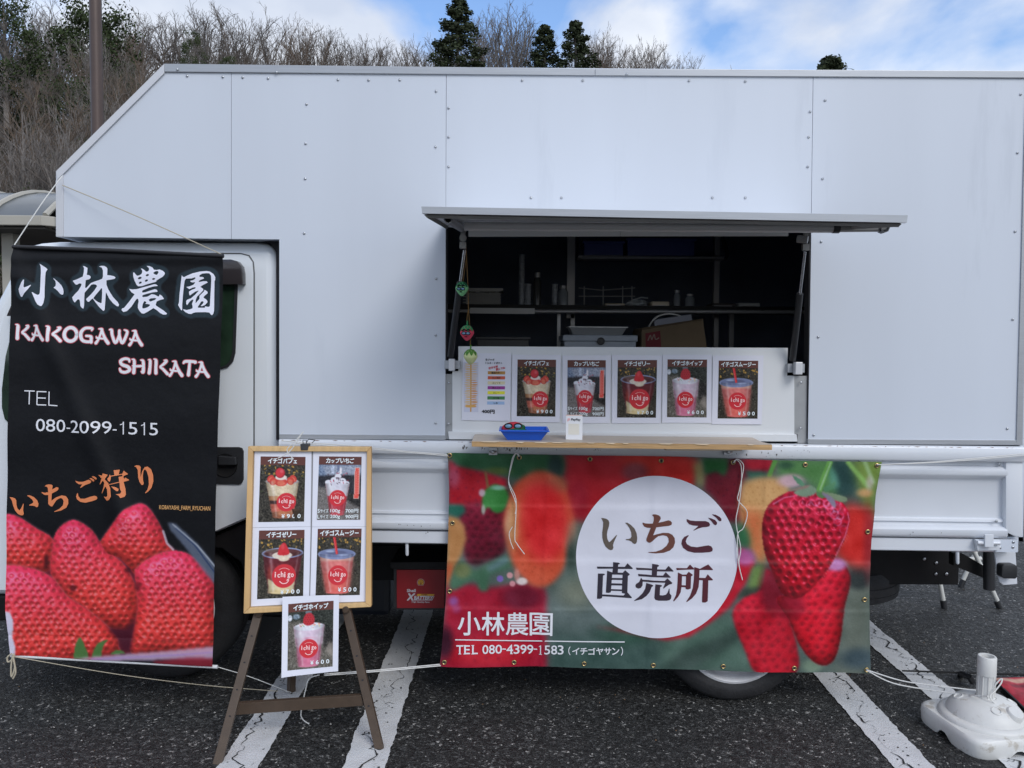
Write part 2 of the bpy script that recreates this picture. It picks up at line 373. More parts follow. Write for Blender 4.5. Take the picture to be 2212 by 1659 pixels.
def grid_obj(name, nx, ny, fn, img, m, parent, gain=1.0, smooth=True, uvfn=None):
    """fn(s,t)->(x,y) print coords; uvfn(x,y)->3D"""
    s, t = np.meshgrid(np.linspace(0, 1, nx + 1), np.linspace(0, 1, ny + 1)); xs, ys = fn(s, t)
    V = [tuple(uvfn(a, b)) for a, b in zip(xs.ravel(), ys.ravel())]; colr = img.sample(xs.ravel(), ys.ravel(), gain)
    i = np.arange(ny)[:, None] * (nx + 1) + np.arange(nx)[None]; i = i.ravel()
    fs = np.stack([i, i + nx + 1, i + nx + 2, i + 1], 1).tolist()
    mb = MB(); mb.v = V; mb.f = [tuple(q) for q in fs]; mb.mi = [0] * len(fs)
    return mb.build(name, m, parent, smooth=smooth, colors=colr)
# ------------------------------------------------------------------ the food truck
YT = 3.22
def row(yl, yr, x): return yl + (yr - yl) * (x - 803) / 1177.0
truck = thing('food_truck', 'white food truck with its serving hatch propped open above a wooden counter', 'food truck', (.6, 3.4, 0))
def tpoly(name, pts, Y=YT, dy=.02, m=None, parent=truck, bevel=0, label=None, smooth=False):
    o = MB().prism(upts(pts, Y), dy).build(name, m or M_WHITE, parent, bevel=bevel, smooth=smooth)
    if label: o['label'] = label
    return o
body = tpoly('body_panel', [(121, 511), (121, 372), (355, 140), (499.2, 142), (499.2, 516)])
tpoly('body_panel', [(500.2, 142), (963.6, 146), (961.6, 950), (603.3, 946.5), (603.3, 517), (500.2, 516)])
tpoly('body_panel', [(964.6, 146), (1756.2, 151), (1751.6, 494), (963.2, 490)])
tpoly('body_panel', [(1757.3, 151), (2229, 154), (2207, 961.5), (1745.5, 957.5), (1752.7, 494)])
# trims
tpoly('roof_trim', [(355, 137.3), (1285, 148.2), (1285, 163), (355, 154.8)], YT - .008, .02, M_ALU, bevel=.0015)
tpoly('roof_trim', [(1285.6, 148.2), (2232, 153), (2232, 168), (1285.6, 163)], YT - .008, .02, M_ALU, bevel=.0015)
tpoly('slope_trim', [(120.5, 370), (354.6, 137.3), (354.6, 158), (123, 389)], YT - .008, .02, mat('pale_trim', (.62, .63, .66), .35, metal=.2), bevel=.0015)
tpoly('front_trim', [(120, 390), (136, 376), (136.5, 511.5), (121, 511.5)], YT - .006, .02, mat('pale_trim'), bevel=.0015)
tpoly('rear_trim', [(2211, 400), (2218, 168), (2226, 168), (2209, 962), (2196, 961), (2207, 560)], YT - .006, .02, M_ALU)
tpoly('lower_trim', [(603, 938), (961, 940.5), (961, 950.3), (603, 947.5)], YT - .006, .02, M_ALU, bevel=.001)
tpoly('lower_trim', [(1745.8, 948.5), (2196, 951), (2196, 961.4), (1745.5, 959)], YT - .006, .02, M_ALU, bevel=.001)
# shell behind the side panels
OUT = [(121, 511), (121, 372), (355, 140), (2228, 155), (2210, 1170), (603.3, 1160), (603.3, 517)]
ctr = Vector((0, 0, 1.9))
o3 = upts(OUT, YT + .021)
for nm, (i, j) in (('front_wall', (0, 1)), ('slope_wall', (1, 2)), ('roof', (2, 3)), ('rear_wall', (3, 4)), ('bed_floor', (4, 5)), ('cab_bulkhead', (5, 6)), ('overhang_floor', (6, 0))):
    a, b = o3[i], o3[j]; d = (b - a).normalized(); nrm = Vector((d.z, 0, -d.x)) * .02
    MB().prism([a, b, b + nrm, a + nrm], 1.70).build(nm, M_WHITE, truck)
MB().prism([Vector((p.x, 4.945, p.z)) for p in o3], .015).build('far_wall', M_WHITE, truck)
# dark lining of the galley
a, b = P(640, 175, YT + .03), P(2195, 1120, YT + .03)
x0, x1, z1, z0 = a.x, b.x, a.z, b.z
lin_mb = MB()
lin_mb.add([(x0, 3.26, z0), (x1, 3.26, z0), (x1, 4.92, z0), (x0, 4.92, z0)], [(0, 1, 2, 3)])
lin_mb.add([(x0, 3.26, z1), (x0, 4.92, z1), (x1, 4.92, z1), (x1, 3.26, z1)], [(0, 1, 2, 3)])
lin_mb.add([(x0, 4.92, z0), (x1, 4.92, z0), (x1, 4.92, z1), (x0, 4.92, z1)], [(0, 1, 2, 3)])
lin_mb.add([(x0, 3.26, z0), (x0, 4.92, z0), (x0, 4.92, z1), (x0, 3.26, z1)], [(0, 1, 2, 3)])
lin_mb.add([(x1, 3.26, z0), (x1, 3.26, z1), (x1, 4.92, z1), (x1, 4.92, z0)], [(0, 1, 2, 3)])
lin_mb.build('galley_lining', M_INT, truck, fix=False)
# hatch opening: jambs, lower panel, ledge, lip
M_JAMB = mat('jamb_metal', (.36, .37, .38), .5, metal=.3, noise=.05)
tpoly('jamb', [(962.5, 491), (966, 491), (965, 802), (962, 802)], YT + .005, .05, M_GAP)
tpoly('jamb', [(961.8, 808), (978, 808), (977, 949), (961.8, 948)], YT + .012, .02, M_JAMB)
tpoly('jamb', [(1716, 812), (1746, 812), (1745, 957), (1723, 957), (1723, 938), (1716, 937)], YT + .012, .02, M_JAMB)
tpoly('jamb', [(1748.5, 497), (1751.8, 497), (1746, 955), (1744, 955)], YT + .004, .05, M_GAP)
hp = tpoly('hatch_panel', [(990, 748), (1702, 751.5), (1700.5, 811.6), (1716, 811.8), (1716, 945), (977, 940), (977, 802), (990, 801.7)], YT + .008, .02, mat('hatch_white', (.72, .74, .76), .35, noise=.02, nscale=2), bevel=.001)
tpoly('hatch_ledge', [(968, 932.5), (1721, 938.5), (1723, 954), (970, 949)], YT - .004, .03, mat('hatch_white'), bevel=.002)
M_LIP = mat('lip_white', (.8, .81, .8), .5)
tpoly('hatch_lip', [(1012, 494.5), (1340, 496), (1340, 510), (1012, 511)], YT - .03, .01, M_LIP)
tpoly('hatch_lip', [(1341, 496), (1703, 498), (1703, 509.5), (1341, 510)], YT - .03, .01, M_LIP)
# top rail and drop-side gate as profiled sheets
def profile(name, rows, x0, x1, m, nx=2):
    mb = MB(); vs = []
    for k in range(nx):
        x = x0 + (x1 - x0) * k / (nx - 1)
        for (yl, yr, Y) in rows:
            p = P(x, row(yl, yr, x), YT); p.y = Y; vs.append(p)
    n = len(rows); fs = [(k * n + j, (k + 1) * n + j, (k + 1) * n + j + 1, k * n + j + 1) for k in range(nx - 1) for j in range(n - 1)]
    mb.add(vs, fs); return mb.build(name, m, truck, smooth=True, fix=False)
profile('gate_rail', [(949.5, 961.5, 3.24), (950, 962, 3.206), (951.5, 963.5, 3.198), (954, 966, 3.195), (975, 990, 3.195), (978, 993.5, 3.199), (979, 995, 3.21), (979.6, 996, 3.226)], 606, 2209, M_BODY)
profile('drop_side_gate', [(979.6, 996, 3.224), (989.5, 1004.5, 3.224), (990.2, 1005.2, 3.230), (990.9, 1006, 3.224), (993, 1008, 3.220), (997, 1012, 3.209), (1007, 1022, 3.206), (1012, 1027, 3.212), (1019, 1033, 3.232), (1022, 1037, 3.236), (1103, 1118.5, 3.236),
    (1105, 1121, 3.226), (1109, 1126, 3.224), (1110.5, 1129, 3.234), (1120, 1134.5, 3.232), (1122.5, 1137, 3.215), (1127, 1142, 3.205), (1137, 1153, 3.205), (1142, 1159, 3.213), (1144, 1161, 3.23)], 606, 2172, M_BODY)
profile('bed_sill', [(1145.5, 1162, 3.24), (1146.7, 1163, 3.222), (1171, 1188.5, 3.222), (1173, 1190.5, 3.226), (1173.5, 1191, 3.26)], 606, 2200, M_BODY)
tpoly('gate_post', [(2173, 998), (2210, 996), (2209, 1158), (2196, 1160), (2173, 1150)], YT - .012, .05, M_BODY, bevel=.006, smooth=True)
tpoly('gate_post', [(606, 978), (624, 979), (624, 1146), (606, 1146)], YT - .01, .04, M_BODY, bevel=.006, smooth=True)
# hinge on the sill
hg = tpoly('hinge', [(2108, 1166), (2162, 1166), (2160, 1189), (2112, 1190)], YT - .02, .02, M_BODY, bevel=.003, smooth=True)
mb = MB(); mb.tube(upts([(2111, 1172), (2159, 1173)], YT - .028), .0085, 12); mb.build('hinge_barrel', M_BODY, hg, smooth=True)
tpoly('hinge_strap', [(2128, 1155), (2147, 1155), (2147, 1182), (2128, 1182)], YT - .042, .01, M_BODY, bevel=.002)
tpoly('bracket_plate', [(2150, 1165), (2200, 1166), (2198, 1193), (2150, 1192)], YT - .006, .01, M_WHITE)
for x, y in ((2189, 1171), (2188, 1182), (2160, 1183), (2117, 1183), (2150, 1183), (2158.5, 1003), (2152, 1126), (1857, 995)):
    mb = MB(); mb.sphere(P(x, y, YT - .006), .007, 8, 6, sc=(1, .6, 1)); mb.build('bolt', M_STEEL, truck, smooth=True)
for x, y0, y1 in ((2068, 1190, 1218), (879, 1174, 1200)):
    mb = MB(); mb.tube(upts([(x, y0 - 3), (x + .3, y1 - 3), (x + 1, y1)], YT + .02), [.0075, .0075, .005], 10); mb.build('gate_pin', M_BODY, truck, smooth=True)
# chipped paint on the rail
rs = random.Random(5); mb = MB()
def chip(x, y, r, Y=3.1935):
    n = 7; mb.add([P(x + math.cos(k / n * 6.28) * r * rs.uniform(.4, 1.2) * .6, y + math.sin(k / n * 6.28) * r * rs.uniform(.5, 1.3), YT) + Vector((0, Y - YT, 0)) for k in range(n)], [tuple(range(n))])
for x, y, r in [(1001, 966, 3.5), (1004, 962, 3), (1008, 966, 2.5), (1011, 964, 1.2), (1042, 966, 2.2), (1075, 967, 3), (1089, 966, 2.5), (1096, 968, 3), (1101, 970, 3.6), (1106, 967, 2), (1116, 967, 3.5), (1122, 966, 2), (1126, 968, 2.6), (1139, 967, 2.6), (1609, 980, 2.8), (1673, 980, 2.6), (1641, 976, 1.8), (1655, 977, 2), (1587, 978, 1.8), (1683, 972, 1.6), (1740, 972, 1.2)] + [(rs.uniform(1040, 1300), rs.uniform(964, 972), rs.uniform(.6, 1.8)) for _ in range(26)] + [(rs.uniform(1560, 1760), rs.uniform(970, 984), rs.uniform(.4, 1.2)) for _ in range(16)]:
    chip(x, y, r)
for x, y, r in [(863, 1131, 1.6), (867, 1131, 1.2), (881, 1133, 1.3), (895, 1133, 1.4), (911, 1135, 1.6), (930, 1134, 1), (925, 1148, 2.2), (921, 1150, 1.6), (2208 - 240, 1148, 1.5), (1962, 1152, 1.3), (2029, 1149, 1.3)]: chip(x, y, r, 3.2035)
tag(mb.build('chipped_paint', M_CHIP, truck), kind='stuff')
mb = MB(); x = 610
while x < 2190:
    w = rs.uniform(3, 16)
    if rs.random() < .6:
        y = row(951, 963.5, x); q = [P(x, y, YT), P(x + w * .5, y - rs.uniform(0, .6), YT), P(x + w, y, YT), P(x + w * .6, y + rs.uniform(.4, 1.4), YT)]
        mb.add([v + Vector((0, 3.196 - YT, 0)) for v in q], [(0, 1, 2, 3)])
    x += w + rs.uniform(1, 14)
tag(mb.build('rust_edge', M_RUST, truck), kind='stuff')
# screws
SCR = [(383, 150, 0), (597, 156, 0), (1354, 160.5, 0), (404, 164), (481, 166), (524, 167), (579, 169), (863.5, 172.6), (942, 197), (1128, 173.6), (1259, 173.6), (1488.5, 174.3), (1610, 175.5), (2205, 203.5), (1782.6, 216.7),
    (730, 172), (662, 225), (796, 173), (660, 310), (659, 386), (657, 504), (969, 233), (969, 296), (969, 360), (941, 317), (942, 602), (941, 724), (941, 914), (1147, 427), (1213, 427), (1539, 427), (1610, 427),
    (1750, 241), (1747, 296), (1745, 360), (1777, 386), (1774, 522), (1768, 728), (1758, 940), (2198, 330), (2193, 500), (2188, 690), (2176, 926), (970, 827), (969, 915.6), (1730, 826), (1729, 925)]
sm = None
for q in SCR:
    p = P(q[0], q[1], YT - (.010 if len(q) == 3 else .002))
    if sm is None:
        mb = MB(); mb.ring((0, 0, 0), (0, -1, 0), 0, 0, [(.0054, -.001), (.0052, .001), (.0036, .0024), (.0018, .003), (.0015, .0018), (.0001, .0016)], 10); o = mb.build('screw', M_STEEL, None, smooth=True); sm = o.data; o.location = p
    else:
        o = bpy.data.objects.new('screw', sm); COL.objects.link(o); o.location = p
    adopt(o, truck)
# ---- awning-like serving hatch door
A0, A1 = P(910, 446, 2.38), P(1961, 465, 2.38); B0, B1 = P(912, 461, 2.38), P(1959, 481, 2.38)
H0, H1 = P(960, 489.5, 3.205), P(1743, 495, 3.205); th = Vector((0, 0, .024))
hatch = MB().add([A0, A1, B1, B0, H0 + th, H1 + th, H1, H0], [(0, 1, 5, 4), (3, 7, 6, 2), (4, 5, 6, 7), (0, 4, 7, 3), (1, 2, 6, 5)]).build('hatch_door', mat('hatch_under', (.66, .68, .70), .4, metal=.15, noise=.04, nscale=3), truck)
MB().prism([A0, A1, B1, B0], .012).build('hatch_edge', M_ALU, truck)
fr = MB()
def along(p, q, t): return p + (q - p) * t
dn = Vector((0, 0, -.004))
fr.tube([along(B0, H0, .03) + dn + Vector((.012, 0, 0)), along(B0, H0, .97) + dn + Vector((.012, 0, 0))], .008, 4); fr.tube([along(B1, H1, .03) + dn - Vector((.012, 0, 0)), along(B1, H1, .97) + dn - Vector((.012, 0, 0))], .008, 4)
fr.tube([along(B0, B1, .01) + Vector((0, .02, -.003)), along(B0, B1, .99) + Vector((0, .02, -.003))], .008, 4)
fr.build('hatch_frame', M_ALUD, truck)
mb = MB(); mb.tube([P(968.3, 474.5, 2.44), P(1001, 495.5, 3.05)], .0145, 8, cap=False); mb.tube([P(968.3, 474.5, 2.44), P(1001, 495.5, 3.05)], .0115, 8, cap=False); mb.add([P(968.3 + 9 * math.cos(k * .785), 474.5 + 9 * math.sin(k * .785), 2.4405) for k in range(8)] + [P(968.3 + 7 * math.cos(k * .785), 474.5 + 7 * math.sin(k * .785), 2.4405) for k in range(8)], [(k, (k + 1) % 8, 8 + (k + 1) % 8, 8 + k) for k in range(8)])
mb.build('support_tube', M_ALU, truck)
MB().tube(upts([(1003, 489), (1800, 494)], 2.75), .0150, 14).build('support_tube', mat('grey_tube', (.62, .62, .61), .4, metal=.2), truck, smooth=True)
MB().tube(upts([(1798, 493.5), (1812, 493.5)], 2.75), .0175, 12).build('tube_coupler', M_BLKPL, truck, smooth=True)
MB().tube(upts([(1812, 493), (1917, 492)], 2.75), .0142, 10).build('support_tube', M_ALUD, truck)
MB().ring(P(1912, 492, 2.73), (0, -1, 0), 0, 0, [(.017, -.03), (.017, 0), (.012, 0), (.012, -.02), (0.0001, -.02)], 8).build('tube_end', M_BLKPL, truck)
for sx, top, ry, mid, low, bx in ((-1, (1000, 514), 2.98, (994.5, 607), (973, 770), (969.5, 982.5, 775, 801)), (1, (1740.5, 518), 2.98, (1728, 632), (1712, 778), (1716.6, 1732, 782, 809))):
    mb = MB(); mb.tube([P(*top, ry - .03), P(top[0], top[1], 3.2)] if sx < 0 else [P(1722, 516, ry), P(1745, 518, ry - .02)], .0145, 8, cap=True)
    mb.box(P(top[0] - 5, top[1], ry).x, P(top[0] + 5, top[1], ry).x, ry - .006, ry + .006, P(*top, ry).z, P(top[0], top[1] - 24, ry).z)
    mb.box(P(top[0] - 7, top[1], ry).x, P(top[0] + 7, top[1], ry).x, ry - .008, ry + .008, P(top[0], top[1] + 23, ry).z, P(top[0], top[1] + 9, ry).z); mb.build('strut_bracket', M_ALUD, truck)
    a, b, c = P(top[0] + (4 if sx < 0 else -2), top[1] + 26, 3.0), P(mid[0], mid[1], 3.08), P(low[0], low[1], 3.21)
    st = MB().tube([b + (b - a) * .02, c], .0135, 12).build('gas_strut', M_BLKPL, truck, smooth=True)
    MB().tube([a, b + (c - b) * .05], .006, 10).build('strut_rod', M_CHROME, st, smooth=True)
    x0b, x1b = P(bx[0], 800, 3.18).x, P(bx[1], 800, 3.18).x
    MB().box(x0b, x1b, 3.17, 3.2, P(bx[0], bx[3], 3.18).z, P(bx[0], bx[2], 3.18).z).build('strut_mount', mat('pale_trim'), truck, bevel=.003)
    MB().box(x0b - .02, x1b + .02, 3.202, 3.222, P(bx[0], bx[3] - 4, 3.18).z, P(bx[0], bx[2] + 4, 3.18).z).build('mount_plate', M_ALU, truck)
# ---- galley fittings
M_POST = mat('galley_post', (.36, .36, .37), .4, metal=.4)
def gbox(name, xa, ya, xb, yb, Y, d, m, bevel=0, parent=truck):
    a, b = P(xa, yb, Y), P(xb, ya, Y); return MB().box(a.x, b.x, Y, Y + d, a.z, b.z).build(name, m, parent, bevel=bevel)
for q in ((1224, 505, 1243, 662), (1232, 678, 1242, 749), (1541, 505, 1556, 662), (1541, 678, 1553, 752), (1203, 678, 1211, 750), (1574, 678, 1586, 752)): gbox('rack_post', q[0], q[1], q[2], q[3] + 25, 4.3 if q[0] != 1203 else 4.1, .03, M_POST)
gbox('rack_shelf', 945, 663, 1768, 668, 4.0, .35, M_BLACK)
MB().tube(upts([(950, 672), (1768, 674)], 3.99), .010, 10).build('shelf_rail', M_POST, truck, smooth=True)
gbox('shelf_bracket', 1015, 666, 1155, 677, 3.97, .01, mat('bracket_grey', (.5, .5, .5), .5))
MB().tube(upts([(1256, 556.5), (1569, 556.5)], 4.2), .008, 8).build('rack_rail', M_POST, truck, smooth=True)
MB().tube(upts([(1560, 512), (1572, 548), (1566, 560)], 4.2), .012, 8).build('rack_arm', M_BLACK, truck, smooth=True)
gbox('upper_cabinet', 1250, 505, 1545, 552, 4.35, .3, mat('navy_cabinet', (.02, .03, .10), .5))
# ---- cab
M_ARCH = M_BLACK
cabp = [(51, 532), (62, 527), (80, 522.5), (119, 519.5), (300, 519.5), (548, 521.5), (574, 524), (588, 532), (596, 548), (600, 575), (601, 1095), (533, 1123), (466, 1153), (290, 1158), (235, 1190), (205, 1290), (-85, 1290), (-88, 1050), (-70, 800), (-36, 690), (12, 600)]
cab = MB().prism(upts(cabp, 3.285), 1.6).build('cab_body', M_CAB, truck, smooth=True)
bv = cab.modifiers.new('round', 'BEVEL'); bv.width = .05; bv.segments = 5; bv.limit_method = 'ANGLE'; bv.angle_limit = R(55)
tpoly('cab_gap_fill', [(540, 512), (604, 512.5), (604, 950), (596.5, 950), (596.5, 545), (585, 527), (560, 518)], 3.30, .4, M_GAP)  # near-black solid standing in for the dark gap between cab and box
YC = 3.2845
door = tpoly('door', [(20, 640), (60, 560), (90, 549), (520, 549.5), (536, 554), (545, 566), (547, 590), (546.5, 1050), (536, 1116), (466, 1147), (290, 1150), (230, 1180), (200, 1275), (-10, 1275), (-12, 760)], YC - .006, .01, M_CAB, bevel=.002)
MB().tube(upts([(60, 548), (150, 547), (520, 547.5), (538, 552), (547, 566), (549.3, 590), (549, 1050), (538, 1118)], YC - .0005), .0030, 6).build('door_seam', mat('seam_grey', (.12, .125, .13), .7), truck)
tpoly('side_window', [(40, 640), (110, 602), (300, 600), (508, 598), (510, 615), (505, 760), (500, 778), (490, 789), (476, 794), (250, 800), (24, 812)], YC - .010, .004, M_GLASS, parent=door)
tpoly('window_seal', [(500, 598), (513, 598), (513, 616), (508, 762), (503, 781), (492, 793), (476, 798), (476, 793), (489, 788), (497, 778), (502, 760), (507, 620)], YC - .014, .006, M_BLKPL, parent=door)
tpoly('window_visor', [(13, 683), (27, 650), (60, 600), (110, 575), (300, 562), (498, 560), (512, 564), (521, 575), (524, 590), (524.5, 614), (300, 618), (60, 640), (28, 682)], YC - .045, .04, M_VISOR, bevel=.004, smooth=True)
tpoly('quarter_window', [(24, 722), (12, 770), (4, 840), (4, 880), (10, 905), (20, 915), (60, 918), (60, 722)], YC - .011, .004, M_GLASS)
hn = tpoly('handle_recess', [(430, 966), (515, 966), (522, 968), (525.5, 975), (525.5, 1036), (522, 1044), (515, 1047), (430, 1045)], YC - .014, .012, M_BLKPL, bevel=.002, parent=door)
MB().ring(P(487, 1005, YC - .016), (0, -1, 0), 0, 0, [(.052, 0), (.050, .004), (.044, .002), (.02, -.001), (.0001, -.001)], 28).build('handle_dish', M_BLACK, hn, smooth=True)
tpoly('door_handle', [(471, 985), (509, 988), (510, 1003), (508, 1005), (471, 1005)], YC - .04, .022, M_BLKPL, bevel=.004, parent=hn)
tpoly('wheel_arch', [(205, 1285), (240, 1195), (300, 1163), (466, 1158), (533, 1128), (608, 1100), (612, 1330), (560, 1330), (543, 1290), (520, 1215), (480, 1185), (380, 1176), (290, 1180), (250, 1215), (225, 1300)], 3.33, .5, M_ARCH, bevel=.006)
tpoly('inner_fender', [(210, 1200), (600, 1120), (612, 1335), (556, 1340), (210, 1330)], 3.72, .02, M_BLACK)
tpoly('mudflap', [(548, 1330), (624, 1334), (598, 1368), (556, 1402)], 3.68, .01, M_BLKPL)
tpoly('bumper', [(-85, 1287), (26, 1287), (205, 1288), (205, 1320), (26, 1342), (-85, 1342)], 3.30, .5, M_BLACK, bevel=.01)
# wheels
def wheel(xc, r, Y, w, rr):
    c = Vector((P(xc, 1340, Y).x, Y, r))
    t = bpy.data.objects.new('wheel', None); COL.objects.link(t); t.location = c; t.empty_display_size = .1; adopt(t, truck)
    MB().ring(c, (0, 1, 0), 0, 0, [(rr - .01, .02), (rr, .006), (rr + .03, -.002), (r - .05, .0), (r - .02, .012), (r - .004, .03), (r, .05), (r, w * .25), (r - .008, w * .26), (r - .008, w * .28), (r, w * .29), (r, w * .48), (r - .008, w * .49), (r - .008, w * .51), (r, w * .52), (r, w - .04), (r - .02, w - .01), (rr, w)], 72).build('tyre', M_RUB, t, smooth=True)
    MB().ring(c, (0, 1, 0), 0, 0, [(rr + .004, .012), (rr + .006, .002), (rr - .004, -.002), (rr - .012, .006), (rr - .016, .03), (rr - .035, .05), (rr - .05, .075), (rr - .07, .06), (rr * .5, .05), (rr * .3, .05), (rr * .28, .02), (.0001, .02)], 64).build('rim', mat('wheel_silver', (.78, .78, .80), .35, metal=.15, noise=.15, nscale=12), t, smooth=True)
wheel(358, .335, 3.385, .19, .215); wheel(1590, .318, 3.205, .42, .225)
sp = P(1860, 1312, 3.68)
MB().ring((sp.x - .02, 4.0, sp.z + .06), (0, 0, 1), 0, 0, [(.15, .0), (.2, -.06), (.30, -.06), (.325, -.045), (.33, -.02), (.325, -.018), (.325, -.012), (.33, -.01), (.33, .022), (.325, .024), (.325, .03), (.33, .032), (.33, .06), (.31, .09), (.2, .1), (.15, .04)], 60).build('spare_tyre', M_RUB, truck, smooth=True)
# chassis
def cbox(name, xa, ya, xb, yb, Y, d, m=M_BLACK, bevel=0): return gbox(name, xa, ya, xb, yb, Y, d, m, bevel)
cbox('chassis_rail', 620, 1188, 2073, 1252, 3.72, .06, bevel=.004); cbox('chassis_rail', 620, 1180, 2060, 1240, 4.5, .06)
for x in (760, 1100, 1450, 1800, 2040): cbox('cross_member', x, 1192, x + 22, 1230, 3.8, .7)
cbox('underfloor', 612, 1160, 2195, 1174, 3.26, 1.6, M_BLACK)
cbox('fuel_tank', 640, 1205, 842, 1330, 3.95, .5, mat('tank_black', (.012, .016, .026), .4), bevel=.03)
for x, y in ((1879 + 272, 1203),): pass
for x, y in ((1810.4 + 705 / 3.78, 1207.7), (1810.4 + 803 / 3.78, 1216), (1810.4 + 800 / 3.78, 1240), (1810.4 + 887 / 3.78, 1240)):
    MB().sphere(P(x, y, 3.715), .008, 8, 6, sc=(1, .5, 1)).build('bolt', M_STEEL, truck, smooth=True)
MB().tube(upts([(2136, 1188), (2136.5, 1273)], 3.5), .024, 16).build('bumper_post', M_BLKPL, truck, smooth=True)
tpoly('bumper_stay', [(2060, 1195), (2078, 1195), (2130, 1225), (2130, 1251), (2060, 1222)], 3.55, .04, M_BLACK)
tpoly('lamp_bracket', [(2148, 1192), (2194, 1192), (2196, 1222), (2198, 1262), (2168, 1264), (2160, 1258), (2154, 1230)], 3.3, .01, M_BODY, bevel=.003)
tpoly('side_marker', [(2165, 1224), (2169, 1220), (2194, 1220), (2198, 1224), (2198, 1247), (2194, 1251), (2169, 1250), (2164, 1246)], 3.26, .04, M_BLKPL, bevel=.005, smooth=True)
# battery
bt = tpoly('battery_box', [(850, 1222), (975, 1222), (975, 1318), (856, 1318), (850, 1312)], 3.44, .22, M_BLKPL, bevel=.004)
bt['label'] = 'black battery tray holding a red battery'
tpoly('battery_lid', [(843, 1215), (975, 1214), (975, 1228), (843, 1229)], 3.42, .26, M_BLACK, bevel=.004, parent=bt)
tpoly('battery_case', [(857, 1231.5), (961.5, 1231), (959.5, 1313.5), (857.5, 1313.5)], 3.428, .008, mat('battery_red', hx(125, 20, 28), .4, noise=.1, nscale=8), parent=bt)
L = crop(811.9, 1234.4, 12.6); mpb = lambda x, y, off=.001: P(x, y, 3.428 - off)
mb = MB()
put_text(mb, 'Shell', [L(848, 482), L(1082, 482), L(1082, 560), L(848, 560)], mpb, .35)
put_text(mb, 'X', [L(880, 605), L(1070, 605), L(1010, 785), L(850, 785)], mpb, .8)
put_text(mb, 'BATTERY', [L(1055, 672), L(1560, 672), L(1530, 765), L(1045, 765)], mpb, .45)
mb.add([mpb(*L(*q)) for q in ((1000, 772), (1520, 772), (1580, 670), (1592, 672), (1530, 788), (1000, 788))], [tuple(range(6))])
put_text(mb, 'High Quality-Spec', [L(980, 810), L(1462, 818), L(1462, 860), L(980, 855)], mpb, .15)
mb.build('battery_lettering', mat('grey_ink', (.45, .45, .5), .5), bt)
mb = MB(); mb.add([mpb(*L(*q)) for q in ((1130, 612), (1595, 618), (1578, 665), (1112, 668))], [(0, 1, 2, 3)], 0)
sh = [(1150 + 0, 380), (1140, 350)] + [(1223 + 103 * math.cos(R(a)), 300 + 105 * math.sin(R(a))) for a in range(160, 381, 20)] + [(1300, 350), (1295, 380)]
mb.add([mpb(*L(*q)) for q in sh], [tuple(range(len(sh)))], 1)
s2 = [(1223 + (x - 1223) * .86, 295 + (y - 295) * .86) for x, y in sh]; mb.add([mpb(*L(*q), .0016) for q in s2], [tuple(range(len(s2)))], 2)
s3 = [(1223 + (x - 1223) * .76, 292 + (y - 292) * .76) for x, y in sh]; mb.add([mpb(*L(*q), .0022) for q in s3], [tuple(range(len(s3)))], 0)
for a in range(200, 341, 28): put_stroke(mb, [(1223, 365), (1223 + 75 * math.cos(R(a)), 290 + 75 * math.sin(R(a)))], 6, L, mpb, .0027, 2, ends=False)
put_text(mb, 'HYPER', [L(1235, 624), L(1405, 626), L(1400, 656), L(1230, 654)], mpb, .15, .0022, 2)
mb.build('battery_emblem', [mat('yellow_ink', hx(190, 145, 45), .5), mat('pinkish_ink', (.4, .25, .25), .5), mat('dark_red_ink', hx(90, 25, 25), .5)], bt)
# ------------------------------------------------------------------ wide strawberry banner
E_ = lambda x, y: (932.6 + x / 3.1826, 960.1 + y / 3.1826)
F_ = lambda x, y: (1426.4 + x / 2.88, 960.1 + y / 2.88)
def M(fn, *q): return [fn(*p) for p in q]
im = Img(944, 976, 1908, 1458, .56, (82, 98, 92))
# soft background
im.poly(M(E_, (780, 980), (1750, 900), (1750, 1560), (780, 1560)), (92, 106, 104), 12)
im.poly(M(E_, (780, 1300), (1750, 1380), (1750, 1560), (780, 1560)), (58, 82, 76), 18)
im.ell(*E_(1000, 1020), 40, 30, (140, 142, 120), 25, .6); im.ell(*E_(1350, 1300), 60, 25, (38, 74, 58), 18, .7)
im.poly(M(F_, (0, 1150), (450, 1050), (600, 1400), (0, 1400)), (78, 104, 92), 10); im.poly(M(F_, (0, 1400), (120, 1290), (600, 1080), (620, 1130), (200, 1400)), (52, 66, 62), 8, .7)
im.poly(M(F_, (1150, 740), (1320, 760), (1320, 1430), (1080, 1430)), (100, 108, 98), 14); im.ell(*F_(1230, 830), 28, 24, (45, 52, 52), 10); im.ell(*F_(1230, 1330), 40, 22, (62, 78, 84), 14); im.ell(*F_(940, 1370), 22, 14, (120, 140, 120), 8)
# top strip
im.poly(M(E_, (880, 60), (1760, 60), (1760, 520), (930, 520)), (166, 24, 36), 10)
im.poly(M(E_, (1250, 60), (1760, 60), (1760, 240), (1400, 260)), (184, 44, 34), 14); im.ell(*E_(1400, 190), 28, 20, (120, 60, 70), 10, .8); im.ell(*E_(1000, 380), 26, 40, (150, 22, 40), 12)
im.poly(M(E_, (90, 50), (900, 60), (920, 140), (900, 210), (600, 240), (400, 190), (250, 190), (170, 140)), (44, 92, 58), 7); im.ell(*E_(850, 150), 16, 26, (28, 54, 50), 9); im.ell(*E_(450, 185), 28, 8, (96, 112, 52), 6, .8)
